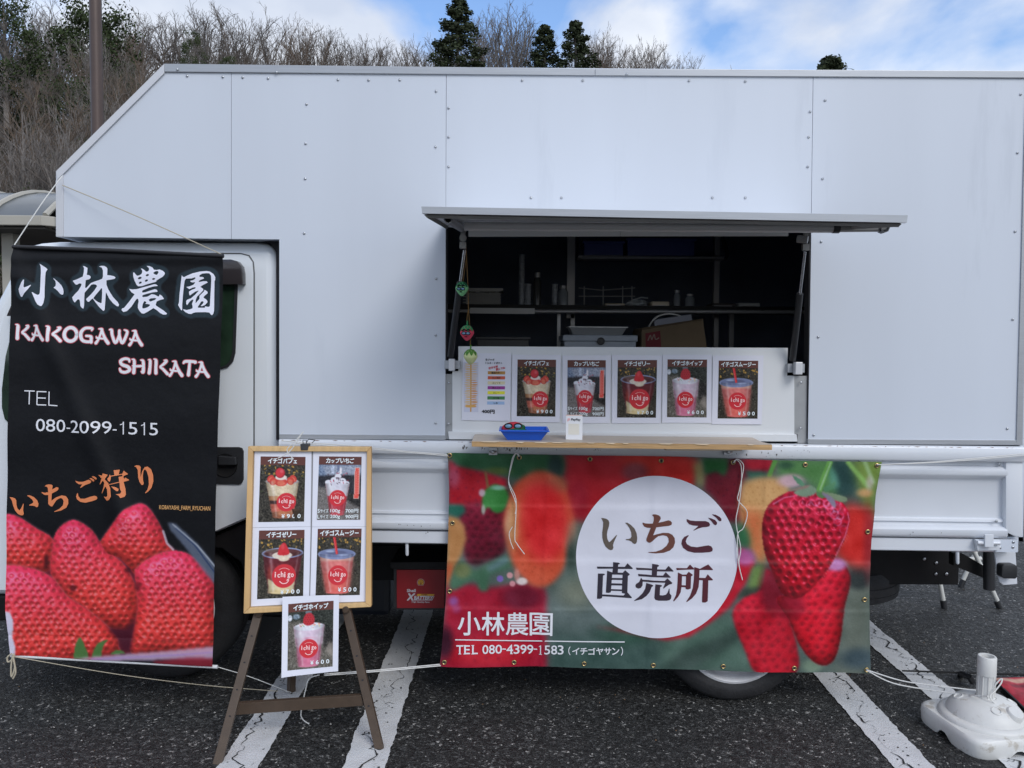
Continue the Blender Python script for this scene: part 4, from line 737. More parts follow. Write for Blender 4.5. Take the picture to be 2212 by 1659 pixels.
g_en = [[(1345, 425), (1365, 450), (1390, 462), (1450, 430), (1560, 385), (1700, 350), (1830, 338), (1900, 350), (1970, 400), (2003, 460), (2000, 510), (1985, 545), (1980, 800), (1978, 1130), (1965, 1180), (1942, 1212), (1915, 1200), (1885, 1160), (1800, 1152), (1620, 1155), (1570, 1168), (1530, 1190), (1480, 1185), (1410, 1150), (1368, 1105), (1375, 1098), (1440, 1110), (1510, 1095), (1555, 1075), (1555, 1030), (1542, 990), (1565, 930), (1570, 905), (1545, 905), (1500, 940), (1445, 1015), (1430, 990), (1428, 930), (1450, 905), (1520, 880), (1600, 810), (1670, 735), (1665, 725), (1600, 750), (1500, 825), (1485, 790), (1482, 745), (1540, 710), (1605, 685), (1615, 665), (1600, 658), (1550, 670), (1490, 698), (1430, 655), (1500, 640), (1570, 610), (1600, 575), (1605, 558), (1560, 565), (1515, 555), (1515, 530), (1560, 522), (1600, 500), (1618, 475), (1600, 465), (1540, 485), (1430, 490), (1400, 530), (1385, 620), (1365, 800), (1350, 1000), (1350, 1110), (1335, 1118), (1300, 1070), (1268, 1010), (1285, 960), (1295, 800), (1320, 600)],
    [(1700, 420), (1750, 390), (1830, 382), (1885, 385), (1920, 430), (1922, 520), (1912, 700), (1900, 900), (1895, 1030), (1870, 1048), (1835, 1045), (1805, 1035), (1795, 1065), (1670, 1065), (1655, 1050), (1690, 1000), (1720, 945), (1755, 935), (1772, 955), (1755, 985), (1715, 1030), (1740, 1035), (1800, 1010), (1845, 960), (1845, 930), (1820, 900), (1775, 870), (1770, 850), (1800, 820), (1850, 780), (1845, 745), (1790, 708), (1780, 740), (1730, 790), (1690, 830), (1690, 890), (1620, 970), (1612, 965), (1620, 900), (1645, 840), (1700, 790), (1765, 720), (1762, 690), (1705, 650), (1760, 615), (1855, 565), (1830, 540), (1770, 540), (1690, 555), (1672, 545), (1700, 520), (1780, 490), (1775, 465), (1740, 455), (1700, 458), (1692, 440)]]
GL = [(g_sho, Hc), (g_hayashi, Hc), (g_nou, Ic), (g_en, Ic)]
im = Img(8, 526, 490, 1446, .54, (17, 18, 22))
halo = np.zeros(im.X.shape)
for loops, cm in GL:
    for lp in loops: halo = np.maximum(halo, im.pmask([cm(x, y) for x, y in lp]))
hb = im.blur(halo, 6.6); im.mix(np.clip((hb - .045) * 60, 0, 1), (40, 53, 61))
berr = [([(40, 530), (75, 535), (130, 555), (240, 630), (345, 700), (345, 830), (300, 910), (40, 900)], 20), ([(350, 700), (370, 650), (410, 605), (480, 572), (550, 600), (610, 650), (650, 715), (720, 790), (820, 880), (900, 1050), (895, 1200), (860, 1290), (700, 1270), (520, 1180), (430, 1060), (330, 920)], 21), ([(655, 715), (700, 650), (770, 560), (820, 505), (880, 475), (925, 466), (975, 495), (1030, 580), (1060, 640), (1085, 720), (1135, 780), (1000, 850), (900, 930), (860, 900), (780, 820), (700, 790)], 22),
    ([(880, 900), (950, 840), (1050, 790), (1150, 775), (1240, 800), (1320, 870), (1385, 960), (1410, 1100), (1400, 1430), (1100, 1440), (860, 1445), (870, 1300), (900, 1150), (890, 1000)], 23), ([(40, 865), (130, 875), (250, 905), (350, 960), (440, 1070), (560, 1150), (680, 1250), (760, 1340), (772, 1400), (765, 1450), (480, 1500), (40, 1480)], 24)]
im.poly(M(B_, (40, 800), (345, 700), (650, 720), (1090, 780), (1390, 940), (1410, 1440), (40, 1480)), (96, 26, 36), 3)
for k, (pts, sd) in enumerate(berr):
    q = M(B_, *pts); im.poly(q, (214, 150, 170), 2.4, .55, round_=3); mk = im.poly([(x, y + 1.5) for x, y in q], (204, 48, 52), 1.2, round_=3)
    im.berry([(x, y + 1.5) for x, y in q], (212, 58, 54), (212, 52, 86), 16.5, edge=.7, pit=1.35, spec=.34, soft=.6, seed=sd, sq=.9)
im.ell(*B_(300, 850), 5, 14, (60, 16, 24), 4, .8); im.ell(*B_(480, 1020), 7, 7, (60, 16, 24), 4, .7); im.ell(*B_(835, 905), 6, 6, (60, 16, 24), 4, .7); im.ell(*B_(900, 1010), 7, 9, (70, 20, 28), 5, .6); im.poly(M(B_, (700, 1290), (820, 1290), (890, 1200), (870, 1300), (855, 1440), (800, 1440), (770, 1360)), (70, 22, 38), 4, .9)
im.poly(M(B_, (1095, 590), (1150, 600), (1290, 730), (1405, 870), (1410, 1000), (1340, 920), (1200, 745), (1110, 640)), (98, 108, 128), 2.2, .85); im.line(M(B_, (1150, 630), (1270, 740), (1400, 915)), 3, (36, 52, 88), 1.5, .8); im.line(M(B_, (1130, 605), (1290, 745), (1405, 880)), 3, (190, 196, 205), 2, .7); im.line(M(B_, (1065, 650), (1090, 730), (1130, 770)), 5, (196, 186, 200), 2, .8)
for qq in (((480, 1480), (486, 1420), (500, 1370), (522, 1345), (550, 1390), (580, 1480)), ((600, 1470), (615, 1420), (650, 1375), (712, 1358), (680, 1390), (665, 1440), (660, 1470)), ((720, 1455), (750, 1430), (790, 1428), (815, 1450))): im.poly(M(B_, *qq), (74, 112, 60), 1, round_=2)
im.poly(M(B_, (470, 1482), (700, 1462), (1000, 1440), (1420, 1400), (1420, 1490), (1100, 1490), (700, 1500)), (196, 168, 196), 2.5, .85); im.line(M(B_, (600, 1485), (1000, 1468), (1400, 1440)), 4, (160, 130, 190), 3, .6); im.poly(M(B_, (1000, 1500), (1250, 1470), (1420, 1480), (1420, 1545), (1000, 1520)), (150, 36, 52), 3, .8)
im.poly(M(B_, (38, 1168), (72, 1178), (86, 1220), (88, 1290), (80, 1330), (98, 1400), (100, 1470), (55, 1470), (45, 1300)), (206, 202, 222), 1.2)
im.noise(2, .6, 9)
def lfn(s, t):
    LEx = [(0, 29.8), (.2, 22.5), (.45, 18.5), (.68, 16.3), (.89, 13.9), (.97, 20), (1, 23)]; REx = [(0, 482), (.1, 480.5), (.45, 470), (.68, 464.6), (.9, 461), (1, 459)]
    yt = 532.4 + 19.3 * s + 1.2 * np.sin(s * 3.1); yb = 1415 + 25 * s; return ip(LEx, t) * (1 - s) + ip(REx, t) * s, yt * (1 - t) + yb * t
def fold2(x, y):
    d = .015 * math.exp(-((x - (75 + (y - 660) * .42)) / 26) ** 2) * (1 if 600 < y < 1120 else math.exp(-min(abs(y - 600), abs(y - 1120)) / 60))
    d += .004 * math.sin(y * .16) * math.exp(-(y - 545) / 28) + .002 * math.sin(y * .035 + x * .003) + .0015 * math.sin(x * .03 + 2)
    d += .004 * max(0, (30 - (x - 20)) / 30) + (-.003 * math.exp(-abs(y - 1371 - x * .03) / 4))
    return -d
YL = 3.04
def mpL(x, y, off=0.0):
    p = P(x, y, YL); p.y += fold2(x, y) - off; return p
bl = thing('banner', 'tall black banner with white characters over strawberries hanging beside the truck cab', 'banner', P(250, 1430, YL))
grid_obj('banner_sheet', 240, 470, lfn, im, M_CLOTH, bl, 1.0, uvfn=mpL)
for loops, cm in GL: glyph('character', loops, (232, 234, 248), cm, mpL, bl, rough=.4)
OR = (222, 132, 84)
glyph('character', [[(78, 557), (110, 560), (150, 575), (168, 600), (172, 660), (185, 715), (212, 745), (235, 715), (262, 650), (268, 655), (262, 740), (272, 790), (262, 812), (235, 815), (195, 795), (155, 745), (130, 680), (112, 610), (95, 580)], [(315, 535), (350, 535), (410, 560), (455, 605), (475, 650), (470, 690), (450, 703), (430, 690), (400, 680), (345, 677), (345, 668), (385, 650), (403, 630), (390, 600), (350, 565), (318, 545)]], OR, Jc, mpL, bl)
glyph('character', [[(556, 412), (575, 392), (610, 382), (650, 385), (670, 400), (662, 455), (720, 422), (748, 425), (755, 445), (735, 470), (660, 510), (655, 610), (720, 565), (800, 535), (860, 545), (895, 590), (897, 650), (870, 705), (800, 745), (700, 767), (698, 760), (770, 725), (820, 675), (830, 615), (810, 580), (780, 572), (730, 600), (695, 650), (668, 692), (640, 685), (612, 655), (610, 530), (560, 532), (520, 505), (513, 490), (560, 500), (608, 490), (600, 430), (580, 412)]], OR, Jc, mpL, bl)
glyph('character', [[(990, 330), (1040, 345), (1100, 345), (1180, 315), (1210, 325), (1222, 345), (1200, 365), (1130, 390), (1070, 430), (1062, 425), (1090, 380), (1040, 378), (1005, 355)], [(1192, 295), (1225, 290), (1262, 310), (1270, 330), (1255, 340), (1230, 325)], [(1228, 268), (1262, 262), (1300, 280), (1308, 300), (1295, 312), (1268, 298)], [(1030, 500), (1038, 545), (1070, 580), (1130, 580), (1200, 555), (1265, 538), (1300, 548), (1310, 570), (1295, 592), (1230, 615), (1140, 636), (1070, 625), (1020, 590), (1006, 550), (1015, 515)]], OR, Jc, mpL, bl)
glyph('character', [[(1335, 240), (1395, 250), (1400, 218), (1470, 240), (1430, 300), (1480, 355), (1510, 430), (1520, 540), (1490, 590), (1455, 602), (1410, 545), (1450, 550), (1468, 530), (1465, 440), (1440, 400), (1385, 502), (1380, 495), (1415, 400), (1425, 350), (1405, 320), (1355, 380), (1352, 372), (1385, 290)],
    [(1492, 235), (1505, 255), (1650, 232), (1668, 190), (1728, 235), (1722, 242), (1670, 262), (1665, 280), (1680, 305), (1690, 285), (1745, 318), (1742, 325), (1672, 345), (1700, 440), (1710, 520), (1695, 550), (1645, 565), (1620, 530), (1583, 512), (1640, 505), (1650, 480), (1632, 440), (1620, 352), (1495, 378), (1490, 370), (1615, 342), (1605, 275), (1655, 265), (1648, 245), (1510, 265), (1508, 305), (1500, 335), (1478, 325), (1465, 295), (1488, 265)], [(1538, 180), (1615, 175), (1605, 240), (1552, 248)], [(1518, 398), (1580, 415), (1615, 440), (1612, 468), (1590, 468), (1550, 435)]], OR, Jc, mpL, bl)
glyph('character', [[(1813, 130), (1840, 115), (1885, 118), (1905, 140), (1900, 220), (1905, 285), (1925, 200), (1960, 140), (2000, 132), (2050, 170), (2080, 250), (2085, 340), (2060, 430), (2010, 485), (1975, 508), (1972, 500), (2005, 450), (2022, 380), (2015, 280), (1990, 200), (1965, 170), (1945, 190), (1935, 250), (1938, 320), (1950, 365), (1940, 390), (1918, 390), (1890, 350), (1870, 290), (1862, 180), (1840, 140)]], OR, Jc, mpL, bl)
# KAKOGAWA SHIKATA in outlined letters
W_ = 30
def strokes_of():
    S = []
    def K(x, y): S.extend([[(x - 16, y - 6, 8), (x + 2, y, 22), (x + 8, y + 20, 32), (x + 4, y + 90, 30), (x + 4, y + 142, 34)], [(x + 92, y + 6, 8), (x + 118, y + 14, 30), (x + 90, y + 46, 26), (x + 52, y + 78, 20), (x + 80, y + 100, 26), (x + 128, y + 152, 30)]])
    def A(x, y): S.extend([[(x + 28, y + 2, 8), (x + 62, y + 8, 28), (x + 48, y + 60, 22), (x + 24, y + 118, 22), (x, y + 152, 30)], [(x + 58, y + 6, 26), (x + 78, y + 60, 26), (x + 100, y + 110, 32), (x + 128, y + 152, 34)], [(x + 4, y + 84, 10), (x + 16, y + 98, 20), (x + 84, y + 106, 16)]])
    K(80, 80); A(240, 86); K(418, 98)
    S.append([(648 + 66 * math.cos(t), 180 + 72 * math.sin(t), 34) for t in np.linspace(0, 6.283, 17)])
    S.append([(872, 138, 14), (878, 118, 26), (850, 112, 26), (800, 116, 28), (764, 150, 34), (756, 196, 36), (776, 242, 32), (820, 258, 28), (862, 252, 28), (868, 205, 26), (815, 196, 22)]); S.append([(868, 205, 28), (868, 262, 32)])
    A(918, 120)
    S.extend([[(1060, 130, 12), (1082, 134, 28), (1090, 190, 28), (1124, 268, 30), (1158, 200, 24), (1164, 140, 26)], [(1162, 150, 24), (1170, 210, 26), (1196, 270, 30), (1234, 200, 28), (1246, 150, 26), (1216, 132, 12)]])
    A(1272, 140)
    S.append([(1268, 470, 18), (1262, 446, 26), (1220, 438, 26), (1176, 462, 30), (1190, 500, 32), (1250, 524, 34), (1268, 556, 34), (1226, 582, 28), (1180, 574, 28), (1166, 544, 20)])
    S.extend([[(1296, 444, 10), (1318, 456, 28), (1318, 520, 30), (1312, 586, 34)], [(1388, 452, 10), (1412, 462, 28), (1416, 520, 30), (1410, 580, 34), (1392, 574, 12)], [(1300, 514, 12), (1330, 518, 22), (1400, 516, 22)], [(1470, 450, 10), (1488, 458, 28), (1486, 520, 30), (1476, 590, 34)]])
    K(1544, 448); A(1698, 464)
    S.extend([[(1846, 482, 22), (1870, 466, 28), (1970, 472, 28), (1964, 484, 18)], [(1910, 476, 26), (1904, 540, 28), (1896, 610, 34)]])
    A(1976, 474); return S
for lo, hi in ((0, 400), (400, 900)):
    mb, mb2 = MB(), MB()
    for i, st in enumerate(strokes_of()):
        if not lo <= st[0][1] < hi: continue
        put_stroke(mb, [(a, b, c + 16) for a, b, c in st], 0, Kc, mpL, .0012 + i * .00001, 0); put_stroke(mb2, st, 0, Kc, mpL, .0020 + i * .00001, 0)
    mb.build('letter_outline', mat('ink_red_outline', hx(190, 90, 100), .45), bl, fix=False); mb2.build('lettering', M_WTXT, bl, fix=False)
mb = MB()
for ch, xa, xb, dy in (('T', 175, 250, 0), ('E', 268, 335, 3), ('L', 355, 418, 6)):
    v = put_stroke
    if ch == 'T': ls = [[(xa, 1178 + dy), (xb, 1180 + dy)], [((xa + xb) / 2, 1178 + dy), ((xa + xb) / 2 - 2, 1276 + dy)]]
    if ch == 'E': ls = [[(xa, 1178 + dy), (xa - 1, 1278 + dy)], [(xa, 1180 + dy), (xb, 1182 + dy)], [(xa, 1226 + dy), (xb - 5, 1228 + dy)], [(xa, 1276 + dy), (xb, 1278 + dy)]]
    if ch == 'L': ls = [[(xa, 1178 + dy), (xa - 1, 1278 + dy)], [(xa, 1276 + dy), (xb, 1280 + dy)]]
    for i, q in enumerate(ls): put_stroke(mb, q, 7.5, A_, mpL, .0015 + i * .0001, ends=False)
mb.build('lettering', M_WTXT, bl, fix=False); mb = MB()
for i, ch in enumerate('080-2099-1515'):
    xs = [262, 335, 412, 488, 522, 596, 670, 745, 822, 872, 934, 1024, 1086]; ws = [66, 68, 66, 28, 66, 66, 66, 68, 28, 32, 64, 32, 62]
    y0 = 1380 + (xs[i] - 262) * .036
    if ch == '-': put_stroke(mb, [(xs[i], y0 + 60), (xs[i] + 28, y0 + 61)], 9, A_, mpL, ends=False)
    elif ch == '1': put_stroke(mb, [(xs[i] + 2, y0 + 22), (xs[i] + 22, y0 + 14), (xs[i] + 26, y0)], 6, A_, mpL, n=3, ends=False); put_stroke(mb, [(xs[i] + 26, y0), (xs[i] + 25, y0 + 92)], 8, A_, mpL, .0017, ends=False)
    else: put_text(mb, ch, [A_(xs[i], y0), A_(xs[i] + ws[i], y0 + 2), A_(xs[i] + ws[i], y0 + 92), A_(xs[i], y0 + 90)], mpL)
mb.build('lettering', M_WTXT, bl, fix=False)
mb = MB(); put_text(mb, 'KOBAYASHI_FARM_RYUCHAN', [B_(1043, 478), B_(1376, 486), B_(1375, 519), B_(1043, 509)], mpL, .10)
mb.build('lettering', mat('gold_ink', hx(222, 170, 110), .4), bl, fix=False)
# hem rods
MB().tube(upts([(28, 533), (255, 541.5), (483, 553)], YL - .004), .008, 10).build('hem_rod', mat('black_cloth', (.015, .015, .018), .6), bl, smooth=True)
MB().tube(upts([(24, 1416), (470, 1440.5)], YL + .010), .0075, 12).build('hem_rod', mat('white_plastic', (.72, .73, .75), .35), bl, smooth=True)
# ------------------------------------------------------------------ ground
def asphalt():
    m = bpy.data.materials.new('asphalt'); m.use_nodes = True; nt = m.node_tree; b = nt.nodes['Principled BSDF']; N = nt.nodes.new; Lk = nt.links.new
    tcn = N('ShaderNodeTexCoord'); v = N('ShaderNodeTexVoronoi'); v.inputs['Scale'].default_value = 92; v.inputs['Randomness'].default_value = 1
    nz = N('ShaderNodeTexNoise'); nz.inputs['Scale'].default_value = 60; ad = N('ShaderNodeMix'); ad.data_type = 'RGBA'; ad.blend_type = 'LINEAR_LIGHT'; ad.inputs[0].default_value = .02
    Lk(tcn.outputs['Object'], nz.inputs['Vector']); Lk(tcn.outputs['Object'], ad.inputs[6]); Lk(nz.outputs['Color'], ad.inputs[7]); Lk(ad.outputs[2], v.inputs['Vector'])
    sp = N('ShaderNodeSeparateColor'); Lk(v.outputs['Color'], sp.inputs[0])
    r = N('ShaderNodeValToRGB'); e = r.color_ramp.elements; e[0].position = 0; e[0].color = (.017, .017, .0165, 1); e[1].position = 1; e[1].color = (.13, .127, .12, 1)
    x = e.new(.55); x.color = (.039, .039, .037, 1); x = e.new(.94); x.color = (.11, .112, .11, 1); x = e.new(.972); x.color = (.50, .49, .46, 1)
    Lk(sp.outputs[0], r.inputs[0])
    gap = N('ShaderNodeMapRange'); gap.inputs['From Min'].default_value = .25; gap.inputs['From Max'].default_value = .62; gap.inputs['To Min'].default_value = 1; gap.inputs['To Max'].default_value = .28; Lk(v.outputs['Distance'], gap.inputs[0])
    big = N('ShaderNodeTexNoise'); big.inputs['Scale'].default_value = 1.3; big.inputs['Detail'].default_value = 5; Lk(tcn.outputs['Object'], big.inputs['Vector'])
    bm_ = N('ShaderNodeMapRange'); bm_.inputs['From Min'].default_value = .3; bm_.inputs['From Max'].default_value = .7; bm_.inputs['To Min'].default_value = .72; bm_.inputs['To Max'].default_value = 1.35; Lk(big.outputs['Fac'], bm_.inputs[0])
    mu = N('ShaderNodeMath'); mu.operation = 'MULTIPLY'; Lk(gap.outputs[0], mu.inputs[0]); Lk(bm_.outputs[0], mu.inputs[1])
    vm = N('ShaderNodeVectorMath'); vm.operation = 'SCALE'; Lk(r.outputs[0], vm.inputs[0]); Lk(mu.outputs[0], vm.inputs['Scale']); Lk(vm.outputs[0], b.inputs['Base Color'])
    bp = N('ShaderNodeBump'); bp.inputs['Strength'].default_value = .9; bp.inputs['Distance'].default_value = .006; bp.invert = True; Lk(v.outputs['Distance'], bp.inputs['Height']); Lk(bp.outputs[0], b.inputs['Normal'])
    rr = N('ShaderNodeMapRange'); rr.inputs['To Min'].default_value = .42; rr.inputs['To Max'].default_value = .85; Lk(sp.outputs[1], rr.inputs[0]); Lk(rr.outputs[0], b.inputs['Roughness'])
    return m
M_ASP = asphalt()
def hill(x, y):
    if y < 15: return 0
    t = min(1, max(0, (y - 16) / 46)); t = t * t * (3 - 2 * t) if t > .5 else t * (.8 + .4 * t)
    lf = 1 / (1 + math.exp((x - 18) / 3.5)); return t * (3 + 15.5 * lf) + min(t * 3, 1) * .5 * math.sin(x * .4 + y * .23)
o = MB().add([(-300, -60, 0), (300, -60, 0), (300, 15.2, 0), (-300, 15.2, 0)], [(0, 1, 2, 3)]).build('ground', M_ASP, None, fix=False); tag(o, kind='structure')
mb = MB(); nx, ny = 120, 60; vs = []
for j in range(ny + 1):
    for i in range(nx + 1):
        x = -90 + 180 * i / nx; y = 15 + 70 * (j / ny) ** 1.2; vs.append((x, y, hill(x, y) - (.01 if j == 0 else 0)))
mb.add(vs, [(j * (nx + 1) + i, j * (nx + 1) + i + 1, (j + 1) * (nx + 1) + i + 1, (j + 1) * (nx + 1) + i) for j in range(ny) for i in range(nx)])
o = mb.build('hillside', mat('leaf_litter', (.028, .022, .015), .95, noise=.5, nscale=3, bump=.6, bscale=8, dirt=((.02, .03, .012), .55, 1.5)), None, smooth=True, fix=False); tag(o, kind='structure')
mb = MB(); vs = []
for i in range(61):
    for (yy, dz) in ((84.9, 0), (400, 0)):
        x = -420 + 840 * i / 60; vs.append((x * (1 if yy < 100 else 1.4), yy, hill(max(-90, min(90, x)), 84.9) if yy < 100 else 0))
mb.add(vs, [(2 * i, 2 * i + 2, 2 * i + 3, 2 * i + 1) for i in range(60)]); o = mb.build('distant_ground', mat('leaf_litter'), None, fix=False); tag(o, kind='structure')
# painted bay lines
M_LINE = mat('road_paint', (.60, .61, .62), .75, noise=.08, nscale=14, bump=.35, bscale=160, dirt=((.22, .22, .22), .63, 28))
M_CRK = mat('crack_dark', (.016, .016, .017), .95)
rs = random.Random(11)
def bay_line(bl_, br_, tr_, tl_, ext=6.0, seed=1):
    r = random.Random(seed); a, b, c, d = G(*bl_), G(*br_), G(*tr_), G(*tl_); a, b = a + (a - d) * .25, b + (b - c) * .25
    ua, ub = (d - a).normalized(), (c - b).normalized(); d = d + ua * ext; c = c + ub * ext; n = int((d - a).length / .012)
    vs = []; L0 = L1 = 0
    for i in range(n + 1):
        t = i / n; L0 = L0 * .6 + r.uniform(-.0032, .0032); L1 = L1 * .6 + r.uniform(-.0032, .0032); p, q = a.lerp(d, t), b.lerp(c, t); w = (q - p).normalized()
        vs += [p + w * L0 + Vector((0, 0, .004)), q + w * L1 + Vector((0, 0, .004))]
    o = MB().add(vs, [(2 * i, 2 * i + 1, 2 * i + 3, 2 * i + 2) for i in range(n)]).build('painted_line', M_LINE, None, fix=False); tag(o, kind='structure')
    mb = MB(); t = .02; s = r.uniform(.45, .6); k = 0
    ln = (d - a).length; path = []
    while t * ln < 4.6:
        s = min(.76, max(.22, s + r.choice((-1, 1)) * r.uniform(.02, .16))); t += r.uniform(.006, .03) / ln; path.append((t, s))
    def pt(t, s): return a.lerp(d, t).lerp(b.lerp(c, t), s) + Vector((0, 0, .0065))
    w = (b - a).normalized()
    vs = []; wd = .003
    for (t, s) in path:
        wd = max(.0004, min(.0050, wd + r.uniform(-.0022, .0021))); p = pt(t, s); vs += [p - w * wd, p + w * wd]
    mb.add(vs, [(2 * i, 2 * i + 1, 2 * i + 3, 2 * i + 2) for i in range(len(path) - 1)])
    for (t, s) in path[::3]:
        if r.random() < .4:
            q = pt(t, s); sg = r.choice((-1, 1)); pts = [q]; ww = .002
            for _ in range(r.randint(2, 5)):
                q = q + w * sg * r.uniform(.005, .014) + (d - a).normalized() * r.uniform(-.014, .014); pts.append(q)
            for i in range(len(pts) - 1):
                e = (d - a).normalized() * ww; e2 = e * .7; mb.add([pts[i] - e, pts[i] + e, pts[i + 1] + e2, pts[i + 1] - e2], [(0, 1, 2, 3)]); ww *= .7
    for _ in range(50):
        q = pt(r.uniform(0, .5), r.uniform(.05, .95)) ; rad = r.uniform(.0015, .006); mb.add([q + Vector((math.cos(k * 1.05) * rad * r.uniform(.5, 1.3), math.sin(k * 1.05) * rad * r.uniform(.5, 1.6), -.0008)) for k in range(6)], [tuple(range(6))])
    tag(mb.build('crack', M_CRK, o, fix=False), kind='stuff')
bay_line((470, 1659), (558.6, 1659), (674.7, 1460.5), (607.7, 1455.7), 2.5, 1)
bay_line((739.4, 1659), (832.8, 1659), (931.6, 1330.8), (868.5, 1331), 2.2, 2)
bay_line((1930, 1659), (2016.8, 1659), (1829, 1457), (1762, 1462), 2.2, 3)
bay_line((2153.5, 1640), (2240, 1642), (1877.5, 1341.5), (1877.5 - 60, 1338), 2.0, 4)

# ------------------------------------------------------------------ trees
M_BARK = mat('bare_bark', (.19, .17, .155), .9, noise=.3, nscale=6)
M_TWIG = mat('bare_twigs', (.115, .098, .086), .9, noise=.25, nscale=2)
def bare_variant(seed, H, spread, stems):
    """vase-shaped winter tree: limbs fan up to the crown's edge and carry side branches and twigs"""
    r = random.Random(seed); tr, cr = MB(), MB()
    def limb(p, d, L, r0, r1, n, mbx, wob, lift):
        pts, rr, q, dd = [p], [r0], p.copy(), d.copy()
        for i in range(n):
            dd = (dd + Vector((r.gauss(0, wob), r.gauss(0, wob), lift + r.gauss(0, wob * .5)))).normalized(); q = q + dd * L / n; pts.append(q.copy()); rr.append(r0 + (r1 - r0) * (i + 1) / n)
        mbx.tube(pts, rr, 5 if r0 > .05 else 3, cap=False); return pts
    def kids(pts, cnt, ang, L, r0, r1, n, lift, t0=.25):
        out = []
        for k in range(cnt):
            t = t0 + (1 - t0) * (k + r.random()) / cnt; i = min(int(t * (len(pts) - 1)), len(pts) - 2); f = t * (len(pts) - 1) - i; b = pts[i].lerp(pts[i + 1], f); dd = (pts[i + 1] - pts[i]).normalized()
            side = dd.orthogonal().normalized(); side.rotate(Matrix.Rotation(r.uniform(0, 6.28), 3, dd)); a = ang * r.uniform(.6, 1.35); out.append(limb(b, (dd * math.cos(a) + side * math.sin(a)).normalized(), L * r.uniform(.6, 1.25) * (1.15 - .5 * t), r0, r1, n, cr, .09, lift))
        return out
    for s in range(stems):
        base = Vector((r.uniform(-.25, .25) * (stems - 1), r.uniform(-.15, .15) * (stems - 1), -.3)); d = Vector((r.uniform(-.1, .1) * stems, r.uniform(-.1, .1) * stems, 1)).normalized()
        tk = limb(base, d, H * .32, .13, .10, 3, tr, .05, 0); nl = 10 // stems + 3
        for k in range(nl):
            az = k * 2.4 + r.uniform(-.4, .4); th = (.08 + .66 * (k / nl)) * spread * r.uniform(.8, 1.2); t = r.uniform(.45, 1); b = tk[0].lerp(tk[-1], t); dd = Vector((math.cos(az) * math.sin(th), math.sin(az) * math.sin(th), math.cos(th)))
            L1 = limb(b, dd, H * r.uniform(.62, .69) * (1 - .12 * th), .070, .016, 6, tr, .05, .03)
            for p2 in kids(L1, 11, .48, H * .17, .022, .011, 4, .05):
                for p3 in kids(p2, 3, .5, H * .085, .013, .009, 3, .04, .3):
                    kids(p3, 2, .5, H * .045, .009, .007, 2, .03, .4)
    zs = max(v[2] for v in cr.v); k = H / zs
    for m_ in (tr, cr): m_.v = [(x * k, y * k, z * k) for x, y, z in m_.v]
    return tr, cr
def proto(tr, cr, mt, mc):
    a = tr.build('trunk', mt, None, fix=False, smooth=True); b = cr.build('crown', mc, None, fix=False, smooth=False); ms = (a.data, b.data)
    for o in (a, b): COL.objects.unlink(o); bpy.data.objects.remove(o)
    return ms
M_TWIG2 = mat('grey_twigs', (.17, .155, .145), .9, noise=.25, nscale=2); M_TWIG3 = mat('brown_twigs', (.13, .095, .07), .9, noise=.25, nscale=2)
BARE = [proto(*bare_variant(s, 10, sp, st), M_BARK, (M_TWIG, M_TWIG2, M_TWIG3)[s % 3]) for s, sp, st in ((1, 1.0, 1), (2, .85, 2), (3, 1.1, 2), (4, .8, 3), (5, .95, 1), (6, 1.15, 3))]
def leaf_mat(name, c): 
    m = mat(name, c, .75, noise=.45, nscale=1.3, spec=.2); return m
M_FIR = leaf_mat('cedar_green', (.040, .052, .026)); M_PINE = leaf_mat('pine_green', (.050, .070, .028)); M_EVER = leaf_mat('broadleaf_green', (.040, .058, .022)); M_BRUSH = leaf_mat('dry_brush', (.10, .085, .06))
def conifer_variant(seed, H, W, clumps, taper=1.0):
    r = random.Random(seed); tr, cr = MB(), MB(); tr.tube([(0, 0, -.5), (.05, 0, H * .5), (0, 0, H * .97)], [.16, .1, .02], 6, cap=False)
    for c in range(clumps):
        t = 1 - (c / clumps) ** 1.0 * .88; t = min(.99, max(.08, t + r.gauss(0, .02))); wmax = W * (1 - t) ** taper * .5 + .08
        a = r.uniform(0, 6.283); rad = wmax * r.uniform(.35, 1.0); cc = Vector((math.cos(a) * rad, math.sin(a) * rad, t * H - rad * .15)); cs = .20 + .30 * (1 - t) * r.uniform(.6, 1.3)
        if r.random() < .5: tr.tube([(0, 0, t * H + .05), tuple(cc)], [.025, .008], 3, cap=False)
        for _ in range(46):
            v = Vector((r.gauss(0, 1), r.gauss(0, 1), r.gauss(0, .75))); v = v.normalized() * cs * r.uniform(.5, 1.1); p = cc + v; s = r.uniform(.035, .085)
            n = (v.normalized() + Vector((r.gauss(0, .5), r.gauss(0, .5), r.gauss(0, .5)))).normalized(); u = n.orthogonal().normalized() * s; w = n.cross(u).normalized() * s * 1.4
            cr.add([p - u, p + w, p + u, p - w], [(0, 1, 2, 3)])
    return tr, cr
